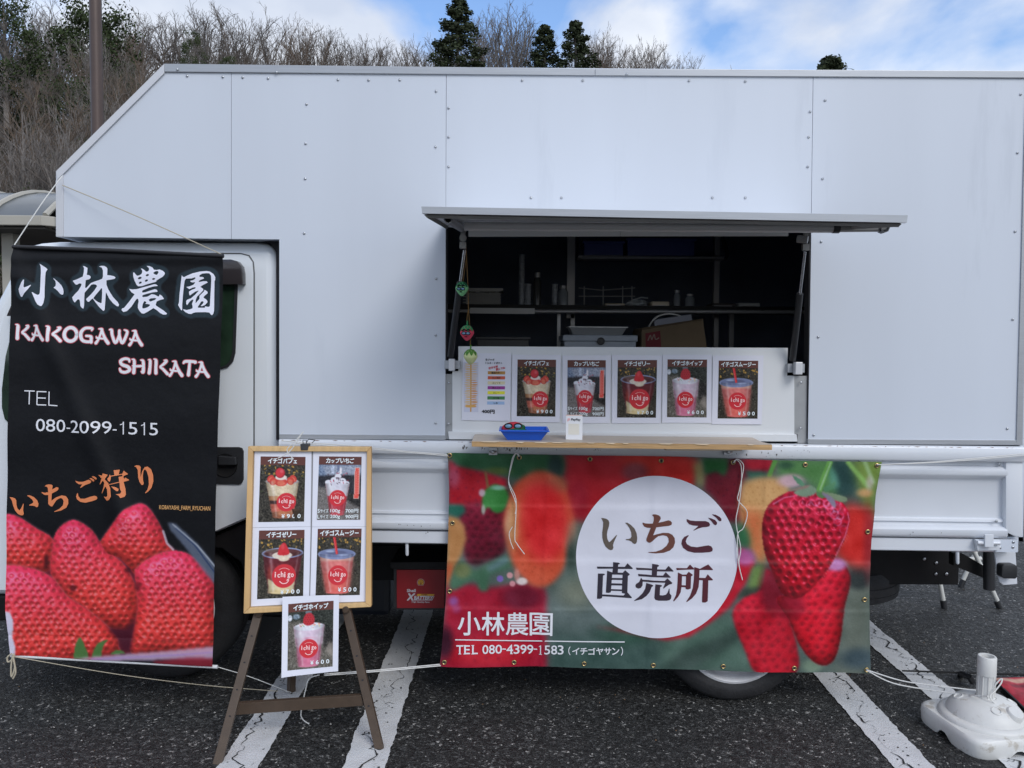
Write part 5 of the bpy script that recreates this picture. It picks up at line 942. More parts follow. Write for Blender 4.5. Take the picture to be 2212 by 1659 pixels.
def bushy_variant(seed, H, W, clumps, leaf=.09):
    r = random.Random(seed); tr, cr = MB(), MB(); tr.tube([(0, 0, -.5), (.1, 0, H * .4), (0, .05, H * .85)], [.18, .12, .03], 6, cap=False)
    for c in range(clumps):
        v = Vector((r.gauss(0, 1), r.gauss(0, 1), r.gauss(0, 1))).normalized(); k = r.uniform(.55, 1); cc = Vector((v.x * W * .5 * k, v.y * W * .5 * k, H * .55 + v.z * H * .45 * k)); cs = r.uniform(.35, .7) * W / 4
        tr.tube([(0, 0, max(.3, cc.z - abs(cc.x) * .8 - .5)), tuple(cc)], [.045, .01], 3, cap=False)
        for _ in range(90):
            q = Vector((r.gauss(0, 1), r.gauss(0, 1), r.gauss(0, .8))).normalized() * cs * r.uniform(.4, 1.1); p = cc + q; s = r.uniform(.6, 1.2) * leaf
            n = (q.normalized() + Vector((r.gauss(0, .6), r.gauss(0, .6), r.gauss(0, .6)))).normalized(); u = n.orthogonal().normalized() * s * .6; w = n.cross(u).normalized() * s
            cr.add([p - u, p + w, p + u, p - w], [(0, 1, 2, 3)])
    return tr, cr
CONI = [proto(*conifer_variant(s, 10, w, c, tp), M_BARK, M_FIR) for s, w, c, tp in ((21, 5.0, 240, .7), (22, 4.4, 220, .65), (23, 4.8, 230, .6))]
BUSH = [proto(*bushy_variant(s, 8, w, c), M_BARK, m) for s, w, c, m in ((31, 4.5, 80, M_EVER), (32, 5.0, 84, M_EVER), (33, 4.0, 46, M_PINE))]
def brush_variant(seed):
    r = random.Random(seed); a, b = MB(), MB()
    for k in range(16):
        p = Vector((r.gauss(0, .5), r.gauss(0, .4), -.2)); d = Vector((r.gauss(0, .45), r.gauss(0, .3), 1)).normalized(); L = r.uniform(1.2, 2.6); pts = [p]
        for i in range(4): d = (d + Vector((r.gauss(0, .25), r.gauss(0, .2), -.08))).normalized(); pts.append(pts[-1] + d * L / 4)
        a.tube(pts, [.018, .015, .012, .009, .006], 3, cap=False)
        for q in pts[1:]:
            for _ in range(5):
                e = Vector((r.gauss(0, 1), r.gauss(0, 1), r.gauss(.3, .8))).normalized() * r.uniform(.25, .7); e2 = e * .5 + Vector((r.gauss(0, .08), 0, r.gauss(0, .08))); b.tube([q, q + e2, q + e], [.008, .006, .004], 3, cap=False)
    return proto(a, b, M_TWIG, mat('brush_twigs', (.07, .058, .044), .9, noise=.3, nscale=2))
BRSH = [brush_variant(s) for s in (41, 42, 43)]
def plant(ms, x, y, z, h, H0, rot, name, label, cat, group, sx=1.0):
    t = bpy.data.objects.new(name, None); COL.objects.link(t); t.location = (x, y, z); t.rotation_euler = (0, 0, rot); k = h / H0; t.scale = (k * sx, k * sx, k); t.empty_display_size = .3; tag(t, label, cat, group)
    for nm, me in zip(('trunk', 'crown'), ms):
        o = bpy.data.objects.new(nm, me); COL.objects.link(o); o.parent = t
    return t
def at_top(px, py, Y): p = P(px, py, Y); return p
rs = random.Random(99)
GT = 'bare winter trees on the wooded hill behind the truck'
# individually placed crest trees: (px, top py, Y, kind, variant, width factor)
CREST = [(290, 15, 36, 'b', 0, 1.1), (350, 22, 38, 'b', 2, 1.1), (262, 40, 33, 'b', 1, 1), (470, 18, 37, 'b', 3, 1.05), (528, 24, 38, 'b', 5, 1.05), (590, 46, 40, 'b', 0, 1), (415, 60, 40, 'b', 4, 1), (650, 35, 36, 'b', 1, 1.1), (700, 44, 38, 'b', 3, 1), (745, 62, 40, 'b', 2, 1), (800, 78, 38, 'b', 4, 1), (850, 92, 40, 'b', 0, 1), (905, 84, 38, 'b', 5, 1), (940, 60, 42, 'b', 1, .9),
    (1085, 8, 38, 'b', 3, .95), (1050, 22, 42, 'b', 1, .8), (1120, 26, 40, 'b', 0, .9), (1150, 62, 40, 'b', 4, .8), (1290, 56, 40, 'b', 1, .8), (1330, 64, 42, 'b', 3, .9), (1370, 84, 42, 'b', 4, .8), (1405, 78, 40, 'b', 2, .75), (1440, 100, 42, 'b', 0, .7), (1470, 118, 42, 'b', 5, .7), (1495, 138, 44, 'b', 1, .7), (90, -5, 34, 'b', 3, 1), (60, 30, 36, 'b', 1, 1), (120, 12, 38, 'b', 0, 1), (235, 90, 40, 'b', 2, 1), (780, 90, 34, 'b', 5, .9), (620, 70, 34, 'b', 4, .9), (520, 80, 32, 'b', 2, .8)]
for i, (px, py, Y, k, v, sx) in enumerate(CREST):
    for jj in range(2 if i % 3 == 0 else 1):
        Yq = Y + 20 + jj * 4; tp = at_top(px + rs.uniform(-30, 30) * jj, py + jj * rs.uniform(12, 40), Yq); gz = hill(tp.x, Yq); h = tp.z - gz
        if h < 1.5: continue
        plant(BARE[(v + jj * 2) % 6], tp.x, Yq, gz, h, 10, rs.uniform(0, 6), 'bare_tree', 'slender leafless grey tree on the wooded hill behind the truck', 'tree', GT, sx * 1.15)
for px, py, Y, v, sx, lab in ((990, -6, 53, 0, 1.5, 'tallest dark cedar rising above the middle of the truck roof'), (1178, 56, 54, 1, 1.6, 'left of two small dark cedars above the serving hatch side of the roof'), (1243, 48, 52, 2, 1.6, 'right of two small dark cedars, narrow pointed crown above the roof'), (1797, 126, 60, 2, 1.1, 'tiny lone conifer top peeking over the roof on the right')):
    tp = at_top(px, py, Y); gz = hill(tp.x, Y); h = tp.z - gz; plant(CONI[v], tp.x, Y, gz, h, 10, rs.uniform(0, 6), 'cedar_tree', lab, 'tree', 'conifers above the roof line', sx)
for px, py, Y, v, sx, hh, lab in ((200, -20, 46, 0, 1.05, 8.5, 'large dark evergreen tree behind the brown steel pole'), (8, -40, 40, 1, .95, 7, 'dark evergreen tree in the upper left corner'), (418, 62, 50, 2, .85, 4.2, 'small green pine among the bare trees left of the truck roof'), (492, 112, 48, 2, .9, 3.0, 'lowest little green pine just above the sloped end of the roof'), (160, 150, 36, 1, .9, 6, 'dusky evergreen lower down the hill behind the pole')):
    tp = at_top(px, py, Y); plant(BUSH[v], tp.x, Y, tp.z - hh, hh, 8, rs.uniform(0, 6), 'evergreen_tree', lab, 'tree', 'evergreens on the hill', sx)
# hillside thicket seen left of the truck
for i in range(40):
    Y = rs.uniform(20, 52); px = rs.uniform(-70, 330); X = P(px, 300, Y).x; gz = hill(X, Y); h = rs.uniform(4.5, 7.5)
    plant(BARE[i % 6], X, Y, gz, h, 10, rs.uniform(0, 6), 'bare_tree', 'thin leafless tree in the thicket left of the truck', 'tree', 'bare trees in the thicket', rs.uniform(.8, 1.1))
for i in range(34):
    Y = rs.uniform(18, 48); X = P(rs.uniform(-60, 380), 300, Y).x; gz = hill(X, Y); plant(BUSH[i % 2], X, Y, gz - .3, rs.uniform(2.2, 5), 8, rs.uniform(0, 6), 'evergreen_shrub', 'dark evergreen shrub in the shaded thicket left of the truck', 'shrub', 'evergreen shrubs in the thicket', 1.1)
for i in range(60):
    Y = 16 + 30 * rs.random() ** 1.4; X = P(rs.uniform(-80, 420), 300, Y).x; gz = hill(X, Y); plant(BRSH[i % 3], X, Y, gz, rs.uniform(1.6, 3.4), 2.4, rs.uniform(0, 6), 'leafless_shrub', 'tangled leafless shrub on the slope left of the truck', 'shrub', 'leafless shrubs on the slope', 1.2)
# trees a step to either side, so the wood goes on
for i in range(36):
    Y = rs.uniform(40, 62); X = rs.uniform(-46, -36) if i % 2 else rs.uniform(8, 34); gz = hill(X, Y); plant(BARE[i % 6], X, Y, gz, rs.uniform(3, 5) if X > 0 else rs.uniform(7, 10), 10, rs.uniform(0, 6), 'bare_tree', 'slender leafless grey tree on the wooded hill behind the truck', 'tree', GT)

# ------------------------------------------------------------------ pole and shelter
M_POLE = mat('brown_steel', (.085, .058, .05), .45, metal=.2, noise=.08, nscale=5)
yp = 11.0; a = P(211, 290, yp); b = P(205.5, 0, yp); k = Vector((a.x, yp, 0))
pl = thing('lamp_pole', 'tall dark brown steel pole behind the front of the truck', 'pole', k)
MB().tube([(a.x, yp, 0), (a.x, yp, 8.5)], [.084, .080], 24).build('shaft', M_POLE, pl, smooth=True)
MB().ring((a.x, yp, 0), (0, 0, 1), 0, 0, [(.16, 0), (.16, .02), (.09, .03), (.086, .2)], 24).build('base_plate', M_POLE, pl, smooth=True)
MB().tube([(a.x, yp, 8.4), (a.x, yp - .1, 8.7), (a.x, yp - .9, 8.9)], .05, 12).build('lamp_arm', M_POLE, pl, smooth=True)
ys = 8.2
she = thing('bus_shelter', 'beige shelter with an arched grey translucent roof behind the truck cab', 'shelter', (P(0, 600, ys).x, ys, 0))
M_BEI = mat('beige_metal', (.40, .38, .33), .5, noise=.05, nscale=3); M_POLY = mat('grey_polycarbonate', (.12, .13, .135), .25, noise=.06, nscale=2, spec=.5)
ze, zr = P(60, 471, ys).z, P(60, 434, ys + .9).z; xr = P(104, 470, ys).x; xl = xr - 5.2; arc = []
for i in range(13):
    t = i / 12; arc.append((ys + .05 + 2.4 * t, ze + .03 + (zr + .10 - ze) * math.sin(math.pi * t) ** .8))
vs = [(x, y, z) for x in (xl, xr - .04) for y, z in arc]; MB().add(vs, [(i, i + 13, i + 14, i + 1) for i in range(12)]).build('roof_sheet', M_POLY, she, smooth=True, fix=False)
for k in range(5):
    x = xr - .06 - k * .62; MB().tube([(x, y, z + .01) for y, z in arc], .032, 6).build('roof_rib', M_BEI, she)
MB().box(xl, xr - .08, ys, ys + .07, ze - .075, ze + .03).build('fascia', M_BEI, she, bevel=.01)
MB().box(xl, xr - .08, ys + 2.4, ys + 2.47, ze - .075, ze + .03).build('fascia', M_BEI, she)
MB().prism([(xr - .08, ys, ze - .075), (xr - .08, ys, ze + .03), (xr + .02, ys + .08, ze + .03), (xr + .02, ys + .08, ze - .075)], 2.3).build('end_beam', M_BEI, she, bevel=.008)
MB().box(xl, xr - .1, ys + .1, ys + 2.4, ze - .10, ze - .08).build('soffit', mat('soffit', (.12, .11, .10), .7), she)
for x in (P(22, 550, ys + .5).x, P(22, 550, ys + .5).x - 3.2):
    MB().box(x - .065, x + .065, ys + .45, ys + .58, 0, ze - .09).build('post', M_BEI, she, bevel=.006)
wall = thing('brick_wall', 'low dark brown brick wall behind the shelter post', 'wall', (xl, ys + 3.2, 0))
MB().box(xl - 2, xr + 1.6, ys + 3.2, ys + 3.35, 0, 2.05).build('mortar', mat('mortar', (.05, .045, .04), .9), wall)
bm0 = None; rb = random.Random(3)
M_BRK = mat('dark_brick', (.07, .035, .025), .85, noise=.3, nscale=9)
xs0 = P(-10, 650, ys + 3.2).x
for j in range(27):
    for i in range(7):
        if bm0 is None: o = MB().box(-.104, .104, -.012, .02, -.034, .034).build('brick', M_BRK, None); bm0 = o.data
        else: o = bpy.data.objects.new('brick', bm0); COL.objects.link(o)
        o.location = (xs0 + i * .216 + (.108 if j % 2 else 0), ys + 3.2 + rb.uniform(-.002, .002), .05 + j * .075); adopt(o, wall)

# loose grit and small leaves on the asphalt
rg = random.Random(77); mb = MB()
for k in range(1500):
    p = Vector((rg.uniform(-2.6, 3.0), rg.uniform(2.3, 6.0), 0)); rr_ = rg.uniform(.0012, .0042) * (1.4 if rg.random() < .1 else 1)
    pts = [p + Vector((math.cos(a * 1.2566 + k) * rr_ * rg.uniform(.7, 1.2), math.sin(a * 1.2566 + k) * rr_ * rg.uniform(.7, 1.2), .0045)) for a in range(5)]; top = p + Vector((0, 0, .0045 + rr_ * .8))
    mb.add(pts + [top], [(a, (a + 1) % 5, 5) for a in range(5)], 0 if rg.random() < .7 else (1 if rg.random() < .6 else 2))
tag(mb.build('grit', [mat('pale_grit', (.34, .33, .31), .8), mat('dark_grit', (.05, .05, .05), .8), mat('dry_leaf', (.16, .09, .04), .8)], None, fix=False), kind='stuff')
# ------------------------------------------------------------------ printed menu photos (unit: 100 wide x 147 high)
def menu_img(kind):
    im = Img(0, 0, 100, 147.5, .92, (52, 48, 40)); rs = np.random.RandomState(hash_k[kind])
    if kind in ('cup',):
        im.poly([(0, 18), (100, 18), (100, 60), (0, 60)], (118, 134, 160), 2); im.poly([(8, 22), (100, 20), (100, 52), (22, 48)], (150, 158, 176), 2); im.poly([(30, 20), (36, 20), (36, 40), (30, 40)], (190, 200, 220), 1); im.poly([(44, 20), (48, 20), (48, 38), (44, 38)], (110, 120, 150), 1)
        im.poly([(0, 45), (100, 42), (100, 90), (0, 78)], (38, 38, 46), 2); im.poly([(0, 70), (20, 72), (100, 118), (100, 147), (0, 147)], (112, 108, 106), 2); im.poly([(60, 96), (100, 90), (100, 120)], (36, 34, 34), 3); im.noise(12, .8, 3)
    elif kind == 'whip':
        im.a[:] = (96, 92, 84); im.poly([(0, 18), (100, 18), (100, 70), (60, 60), (30, 40), (0, 40)], (42, 46, 40), 3); im.poly([(60, 60), (100, 60), (100, 110), (80, 100)], (34, 32, 30), 4); im.ell(4, 32, 5, 7, (210, 215, 225), 1); im.ell(18, 30, 8, 6, (120, 136, 150), 2); im.noise(14, .8, 4); im.poly([(90, 90), (100, 96), (100, 130), (84, 110)], (170, 160, 150), 3, .7)
    else:
        im.noise(13, .9, hash_k[kind]); im.ell(80, 120, 30, 18, (66, 60, 50), 8, .6)
        for _ in range(26):
            x, y = rs.uniform(4, 98), rs.uniform(20, 44); im.ell(x, y, rs.uniform(1, 3.6), rs.uniform(.8, 2.4), (206, 158, 70), .8, .8, rs.uniform(0, 3))
        for _ in range(30): im.ell(rs.uniform(0, 100), rs.uniform(20, 90), 3, 1, (70, 84, 50), .8, .5, rs.uniform(0, 3))
        for _ in range(60): im.ell(rs.uniform(0, 100), rs.uniform(95, 147), 1, .6, (150, 146, 130), .5, .6)
    im.a[im.Y < 18.6] = (98, 58, 52)
    P4 = dict(parfait=(14, 86, 56, 31, 76, 136), cup=(17, 73, 62, 30, 62, 134), jelly=(10, 97, 48, 24, 80, 134), whip=(13, 80, 52, 25, 68, 140), smoothie=(6, 84, 56, 24, 74, 140))[kind]
    xl, xr, yt, bl_, br_, yb = P4; cx = (xl + xr) / 2; g = lambda t: (xl + (bl_ - xl) * t, xr + (br_ - xr) * t, yt + (yb - yt) * t)
    def band(t0, t1, c, blur=.8, al=1):
        a, b = g(t0), g(t1); im.poly([(a[0], a[2]), (a[1], a[2]), (b[1], b[2]), (b[0], b[2])], c, blur, al)
    def base(c): band(0, 1, c, .7); im.ell((bl_ + br_) / 2, yb, (br_ - bl_) / 2, 4, c, .7)
    if kind == 'parfait':
        base((150, 92, 66)); band(0, .42, (226, 208, 176)); band(.42, .56, (196, 140, 96)); band(.54, .66, (60, 32, 30)); band(.64, .86, (214, 110, 90)); im.ell(60, 128, 18, 8, (190, 120, 84), 2); im.noise(6, .8, 2, None)
        im.ell(cx, yt, 36, 7, (190, 186, 190), .7); 
        for x, y, r, ro in ((24, 50, 7, .6), (74, 50, 7, -.6), (47, 58, 14, 0), (30, 56, 8, .5), (68, 55, 8, -.5)): im.ell(x, y, r, 9, (204, 66, 58), .8, 1, ro); im.ell(x, y + 2, r * .6, 6, (222, 130, 100), 1.5, .7, ro)
        im.ell(47, 47, 13, 6, (228, 214, 205), 1); im.ell(45, 37, 10.5, 11.5, (150, 30, 44), .8); im.ell(44, 36, 9.5, 10.5, (206, 52, 62), 2); im.ell(48, 33, 4, 4, (226, 110, 120), 2, .6)
    if kind == 'cup':
        base((196, 80, 90)); band(0, .5, (222, 216, 224)); band(.42, .9, (188, 62, 76)); im.ell(46, 66, 24, 14, (214, 212, 224), 2)
        for x, y, r in ((24, 60, 8), (38, 54, 9), (56, 56, 9), (66, 62, 7), (46, 46, 8), (50, 38, 5), (33, 72, 9)): im.ell(x, y, r, r * .7, (224, 224, 234), 1)
        for _ in range(26): im.ell(rs.uniform(22, 70), rs.uniform(38, 66), 2.4, .8, random.choice([(60, 34, 50), (200, 60, 80)]), .4, .9, rs.uniform(0, 3))
        im.ell(52, 32, 2.5, 7, (232, 228, 234), .8); im.poly([(85, 26), (96.5, 26), (95.5, 98), (83.5, 98)], (236, 206, 196), .4); im.poly([(86, 27), (95.5, 27), (94.5, 97), (84.6, 97)], (226, 84, 74), .4)
        for k in range(15): im.ell(93, 30 + k * 4, .8, .9, (240, 190, 180), .3); im.ell(88.3, 36 + k * 3.8, .8, .9, (240, 190, 180), .3)
    if kind == 'jelly':
        base((96, 30, 40)); band(.0, .68, (104, 32, 42)); band(.3, .6, (120, 36, 44), 3); im.ell(26, 96, 5, 16, (170, 60, 50), 3, .8); im.poly([(22, 104), (34, 112), (52, 118), (78, 108), (82, 104), (79, 134), (24, 134)], (226, 208, 164), 1); im.ell(52, 134, 27, 5, (222, 200, 150), 1)
        for r0 in (1,): im.ell(53, 50, 45, 12, (150, 165, 205), .6); im.ell(53, 50, 41, 9.4, (92, 48, 50), .8); im.ell(30, 44, 16, 4, (112, 98, 92), 2, .7)
        im.ell(52, 55, 22, 8, (226, 214, 200), .8); im.ell(56, 62, 12, 6, (224, 206, 184), 1.2); im.poly([(42, 52), (46, 36), (55, 27), (62, 34), (68, 50), (60, 55), (48, 55)], (206, 44, 54), .8, round_=3); im.ell(53, 36, 3.5, 6, (224, 98, 104), 2, .5)
    if kind == 'whip':
        base((212, 130, 156)); band(0, .3, (218, 196, 214), 1.5); band(.3, .46, (196, 120, 150), 2); im.poly([(15, 62), (40, 66), (36, 84), (60, 76), (78, 66), (76, 96), (20, 100)], (226, 216, 228), 3, .8); band(.62, 1, (214, 120, 150), 3)
        im.ell(46, 54, 33, 9, (224, 224, 234), .8)
        for _ in range(30): im.ell(rs.uniform(24, 70), rs.uniform(47, 57), 1.8, .7, [(90, 170, 110), (220, 90, 90), (240, 220, 130), (250, 250, 250)][rs.randint(4)], .4, .95, rs.uniform(0, 3))
        im.ell(45, 22, 7, 6, (120, 130, 140), 1, .8); im.poly([(33, 46), (34, 34), (40, 25), (50, 24), (57, 32), (58, 46), (50, 51), (40, 51)], (188, 44, 56), .8, round_=3)
        for k in range(5):
            for j in range(4): im.ell(37 + j * 5.5 + (k % 2) * 2, 29 + k * 4.6, 1.3, 1.2, (120, 26, 36), .6, .7)
    if kind == 'smoothie':
        base((222, 112, 108)); band(0, .2, (222, 176, 160), 2); band(.2, .5, (220, 124, 120), 4); band(.5, 1, (226, 108, 98), 4)
        im.ell(45, 56, 43, 12, (130, 142, 180), .6); im.ell(45, 54.5, 38, 9, (112, 122, 158), .8); im.ell(45, 53, 22, 4.5, (92, 98, 130), 1); im.ell(30, 50, 10, 2.5, (186, 200, 226), 1.2, .7); im.ell(60, 58, 12, 2, (178, 190, 220), 1.2, .7)
        im.poly([(35, 18.6), (41, 18.6), (48, 56), (43, 57)], (206, 44, 50), .5); im.line([(37, 20), (44.5, 56)], 1, (236, 120, 120), .5, .8)
    cm_ = im.pmask([(xl, yt), (xr, yt), (br_, yb), (bl_, yb)]); tt_ = np.clip((im.Y - yt) / (yb - yt), 0, 1); hw = ((xr - xl) * (1 - tt_) + (br_ - bl_) * tt_) / 2; cc = ((xl + xr) * (1 - tt_) + (bl_ + br_) * tt_) / 2
    u_ = np.clip((im.X - cc) / hw, -1, 1); im.a *= (1 - im.blur(cm_, .6) * (.30 * np.abs(u_) ** 2.5))[..., None]; im.mix(im.blur(cm_, .6) * np.exp(-((u_ + .62) / .09) ** 2), (240, 236, 236), .28); im.mix(im.blur(cm_, .6) * np.exp(-((u_ - .8) / .06) ** 2), (240, 236, 236), .2)
    rs2 = np.random.RandomState(5); nn = im.blur(rs2.randn(im.H, im.W), 2.2); im.a += (nn / nn.std() * 6 * cm_)[..., None]
    lx, ly, lr = dict(parfait=(60, 103, 21), cup=(46, 97, 19), jelly=(57, 100, 26), whip=(46, 103, 21), smoothie=(49, 103, 22))[kind]
    im.ell(lx, ly, lr, lr * 1.0, (206, 48, 58), .6)
    a_ = im.a; hd = im.Y < 18.6; a_[hd] = (98, 58, 52)
    return im, (lx, ly, lr)
hash_k = dict(parfait=11, cup=12, jelly=13, whip=14, smoothie=15)
TITLES = dict(parfait='イチゴパフェ', cup='カップいちご', jelly='イチゴゼリー', whip='イチゴホイップ', smoothie='イチゴスムージー')
PRICES = dict(parfait='900', jelly='700', whip='600', smoothie='500')
_mi = {}
def poster(kind, sheet, photo, Yfn, label, group, curl=0.0):
    """sheet / photo: four u-space corners TL TR BR BL; Yfn(x,y) gives the depth of the surface it hangs on"""
    if kind not in _mi: _mi[kind] = menu_img(kind)
    img, (lx, ly, lr) = _mi[kind]
    def mp(x, y, off=0.0):   # u-space to 3D
        Y = Yfn(x, y); s_ = (y - sheet[0][1]) / (sheet[3][1] - sheet[0][1]); t_ = (x - sheet[0][0]) / (sheet[1][0] - sheet[0][0])
        p = P(x, y, Y - .0015); p.y -= off + curl * ((abs(t_ - .5) * 2) ** 4 * (.4 + s_)) + .0008 * (1 + math.sin(t_ * 5 + s_ * 4 + sheet[0][0])); return p
    def mq(a, b, off=0.0): x, y = bil(photo, a / 100, b / 147.5); return mp(x, y, off)
    n = 12; mb = MB(); vs = [mp(*bil(sheet, i / n, j / n)) for j in range(n + 1) for i in range(n + 1)]
    fs = [(j * (n + 1) + i, (j + 1) * (n + 1) + i, (j + 1) * (n + 1) + i + 1, j * (n + 1) + i + 1) for j in range(n) for i in range(n)]
    mb.add(vs, fs); t = mb.build('menu_poster', M_PAPER, None, smooth=True, fix=False); tag(t, label, 'poster', group)
    grid_obj('photo_print', 92, 136, lambda s, q: (s * 100, q * 147.5), img, M_PRINTG, t, 1.0, uvfn=lambda a, b: mq(a, b, .0007))
    mb = MB(); tt = TITLES[kind]; w = 11.2 * len(tt); x0 = 50 - w / 2
    for i, ch in enumerate(tt):
        if ch == 'ー': mb.add([mq(x0 + i * 11.2 + a, b, .0022) for a, b in ((1, 8.4), (10, 8.4), (10, 10.4), (1, 10.4))], [(0, 1, 2, 3)]); continue
        dx, dy, dw, dh = {'ッ': (2, 4, 6.5, 7), 'ェ': (2, 4.2, 6.8, 6.4)}.get(ch, (.8, 0, 9.4, 11))
        put_text(mb, ch, rect(x0 + i * 11.2 + dx, 3.9 + dy, x0 + i * 11.2 + dx + dw, 3.9 + dy + dh), mq, .42, .0022)
    mb.build('menu_lettering', M_LTXT, t, fix=False); mb = MB()
    if kind == 'cup':
        for k, (z, g_, p_) in enumerate((('S', '100g', '700円'), ('L', '200g', '900円'))):
            if k: mb.build('menu_lettering', M_LTXT, t, fix=False)
            mb = MB()
            y = 122 + k * 13.5; put_text(mb, z, rect(1.5, y, 6, y + 8.5), mq, .2, .0022); put_text(mb, 'サイズ', rect(7.5, y, 26, y + 8.5), mq, .12, .0022); put_text(mb, g_, rect(31, y, 53, y + 10), mq, .2, .0022); put_text(mb, p_, rect(66, y, 95, y + 9), mq, .2, .0022)
    else:
        for i, ch in enumerate('¥' + PRICES[kind]): put_text(mb, ch, rect(51 + i * 11.6, 130, 57.4 + i * 11.6, 139), mq, .3, .0022)
    mb.build('menu_lettering', M_LTXT, t, fix=False)
    mb = MB()
    for i, ch in enumerate('ichigo'):
        w = lr * .27; cxx = lx - lr * .80 + i * lr * .28 + (0 if i else lr * .05); yy = ly - lr * .15 + (.6 if i % 2 else -.4)
        hh = {'i': .42, 'c': .28, 'h': .44, 'g': .42, 'o': .28}[ch] * lr; ww = {'i': .08, 'c': .2, 'h': .2, 'g': .22, 'o': .22}[ch] * lr
        top = yy + lr * .22 - hh if ch != 'g' else yy + lr * .22 - lr * .28
        put_text(mb, ch, rect(cxx, top, cxx + ww, top + hh), mq, lr * .018, .0022)
    ident = lambda x, y: (x, y)
    put_stroke(mb, [(lx - lr * .36, ly + lr * .42), (lx - lr * .1, ly + lr * .62), (lx + lr * .25, ly + lr * .58), (lx + lr * .42, ly + lr * .34), (lx + lr * .3, ly + lr * .3), (lx + lr * .28, ly + lr * .42)], lr * .07, ident, mq, .0014, n=4, ends=False)
    for k in range(11):
        a = R(-125 + k * 7.5); mb.add([mq(lx + math.cos(a + da) * lr * rr_, ly + math.sin(a + da) * lr * rr_, .0022) for da, rr_ in ((-.03, .64), (.03, .64), (.03, .70), (-.03, .70))], [(0, 1, 2, 3)])
    mb.build('logo_lettering', mat('pink_ink', hx(250, 205, 205), .3), t, fix=False)
    return t
Yp = lambda x, y: YT + .006
V1 = crop(932.6, 740.6, 5.76); V2 = crop(1289.2, 740.6, 5.04)
GP = 'laminated menu sheets taped under the serving hatch'
poster('parfait', [V1(1003, 148), V1(1608, 150), V1(1592, 990), V1(990, 985)], [V1(1068, 207), V1(1547, 210), V1(1537, 917), V1(1058, 912)], Yp, 'menu sheet of a strawberry parfait in a cup, taped beside the spiral potato sheet', GP)
poster('cup', [V1(1628, 158), (1320, 767.4), (1317.5, 914), V1(1626, 998)], [V1(1690, 214), V1(2165, 216), V1(2160, 920), V1(1686, 917)], Yp, 'menu sheet of a whipped strawberry cup in two sizes, behind the small white card', GP)
poster('jelly', [V2(165, 132), V2(710, 138), V2(695, 876), V2(165, 875)], [V2(228, 187), V2(655, 187), V2(643, 815), V2(220, 813)], Yp, 'menu sheet of dark red jelly with a round clear rim, priced 700, on the truck', GP)
poster('whip', [V2(716, 130), V2(1252, 130), V2(1248, 872), V2(710, 870)], [V2(770, 180), V2(1200, 182), V2(1194, 812), V2(763, 809)], Yp, 'menu sheet of pink whipped drink with sprinkles, priced 600, taped on the truck', GP)
poster('smoothie', [V2(1262, 137), V2(1815, 137), V2(1797, 888), V2(1252, 886)], [V2(1327, 193), V2(1757, 195), V2(1748, 825), V2(1315, 823)], Yp, 'rightmost menu sheet under the hatch, pink smoothie with lid and red straw', GP)
# spiral potato sheet
sh = [V1(388, 128), V1(988, 132), V1(975, 972), V1(372, 962)]
def mpm(x, y, off=0.0):
    p = P(x, y, YT + .004); p.y -= off + .0008 * (1 + math.sin(x * .1 + y * .05)); return p
n = 12; t0 = MB().add([mpm(*bil(sh, i / n, j / n)) for j in range(n + 1) for i in range(n + 1)], [(j * (n + 1) + i, (j + 1) * (n + 1) + i, (j + 1) * (n + 1) + i + 1, j * (n + 1) + i + 1) for j in range(n) for i in range(n)]).build('menu_poster', M_PAPER, None, smooth=True, fix=False)
tag(t0, 'white menu sheet of a spiral potato on a stick with seven coloured flavour bars', 'poster', GP)
ips = Img(400, 240, 580, 860, .34, (206, 208, 226)); ips.line([(488, 260), (486, 850)], 16, (206, 150, 70), 3)
for k in range(24):
    y = 262 + k * 23 + (k % 3) * 2; w = 78 + 7 * math.sin(k * 1.3); c = (228, 176, 96) if k < 9 else (214, 138, 52)
    ips.ell(488 - w * .45, y + 4, w * .5, 6.5, (226, 186, 124), 2, .95, .12); ips.ell(488 + w * .5, y, w * .48, 6.5 if k > 9 else 4, c, 2, .95, -.05)
ips.ell(480, 786, 66, 16, (218, 168, 96), 3)
grid_obj('photo_print', 60, 200, lambda s, q: V1(400 + 180 * s, 240 + 620 * q), type('o', (), {'sample': lambda self, x, y, g=1: ips.sample((np.asarray(x) - 932.6) * 5.76, (np.asarray(y) - 740.6) * 5.76, g)})(), M_PRINTG, t0, 1.0, uvfn=lambda x, y: mpm(x, y, .0006))
mb = MB()
put_text(mb, '生ジャガ', [V1(670, 196), V1(778, 197), V1(778, 224), V1(670, 223)], mpm, .14); put_text(mb, 'トルネードポテト', [V1(670, 236), V1(876, 240), V1(876, 264), V1(670, 262)], mpm, .14)
mb.build('menu_lettering', M_INK, t0, fix=False); mb = MB()
put_text(mb, '400円', [V1(624, 830), V1(780, 834), V1(780, 880), V1(624, 874)], mpm, .5)
mb.build('menu_lettering', M_INK, t0, fix=False)
mb = MB(); put_text(mb, '好きな味', [V1(706, 302), V1(822, 276), V1(824, 306), V1(710, 332)], mpm, .2); put_text(mb, '選んでね', [V1(796, 318), V1(910, 296), V1(912, 322), V1(800, 348)], mpm, .2); mb.build('red_lettering', M_REDI, t0, fix=False)
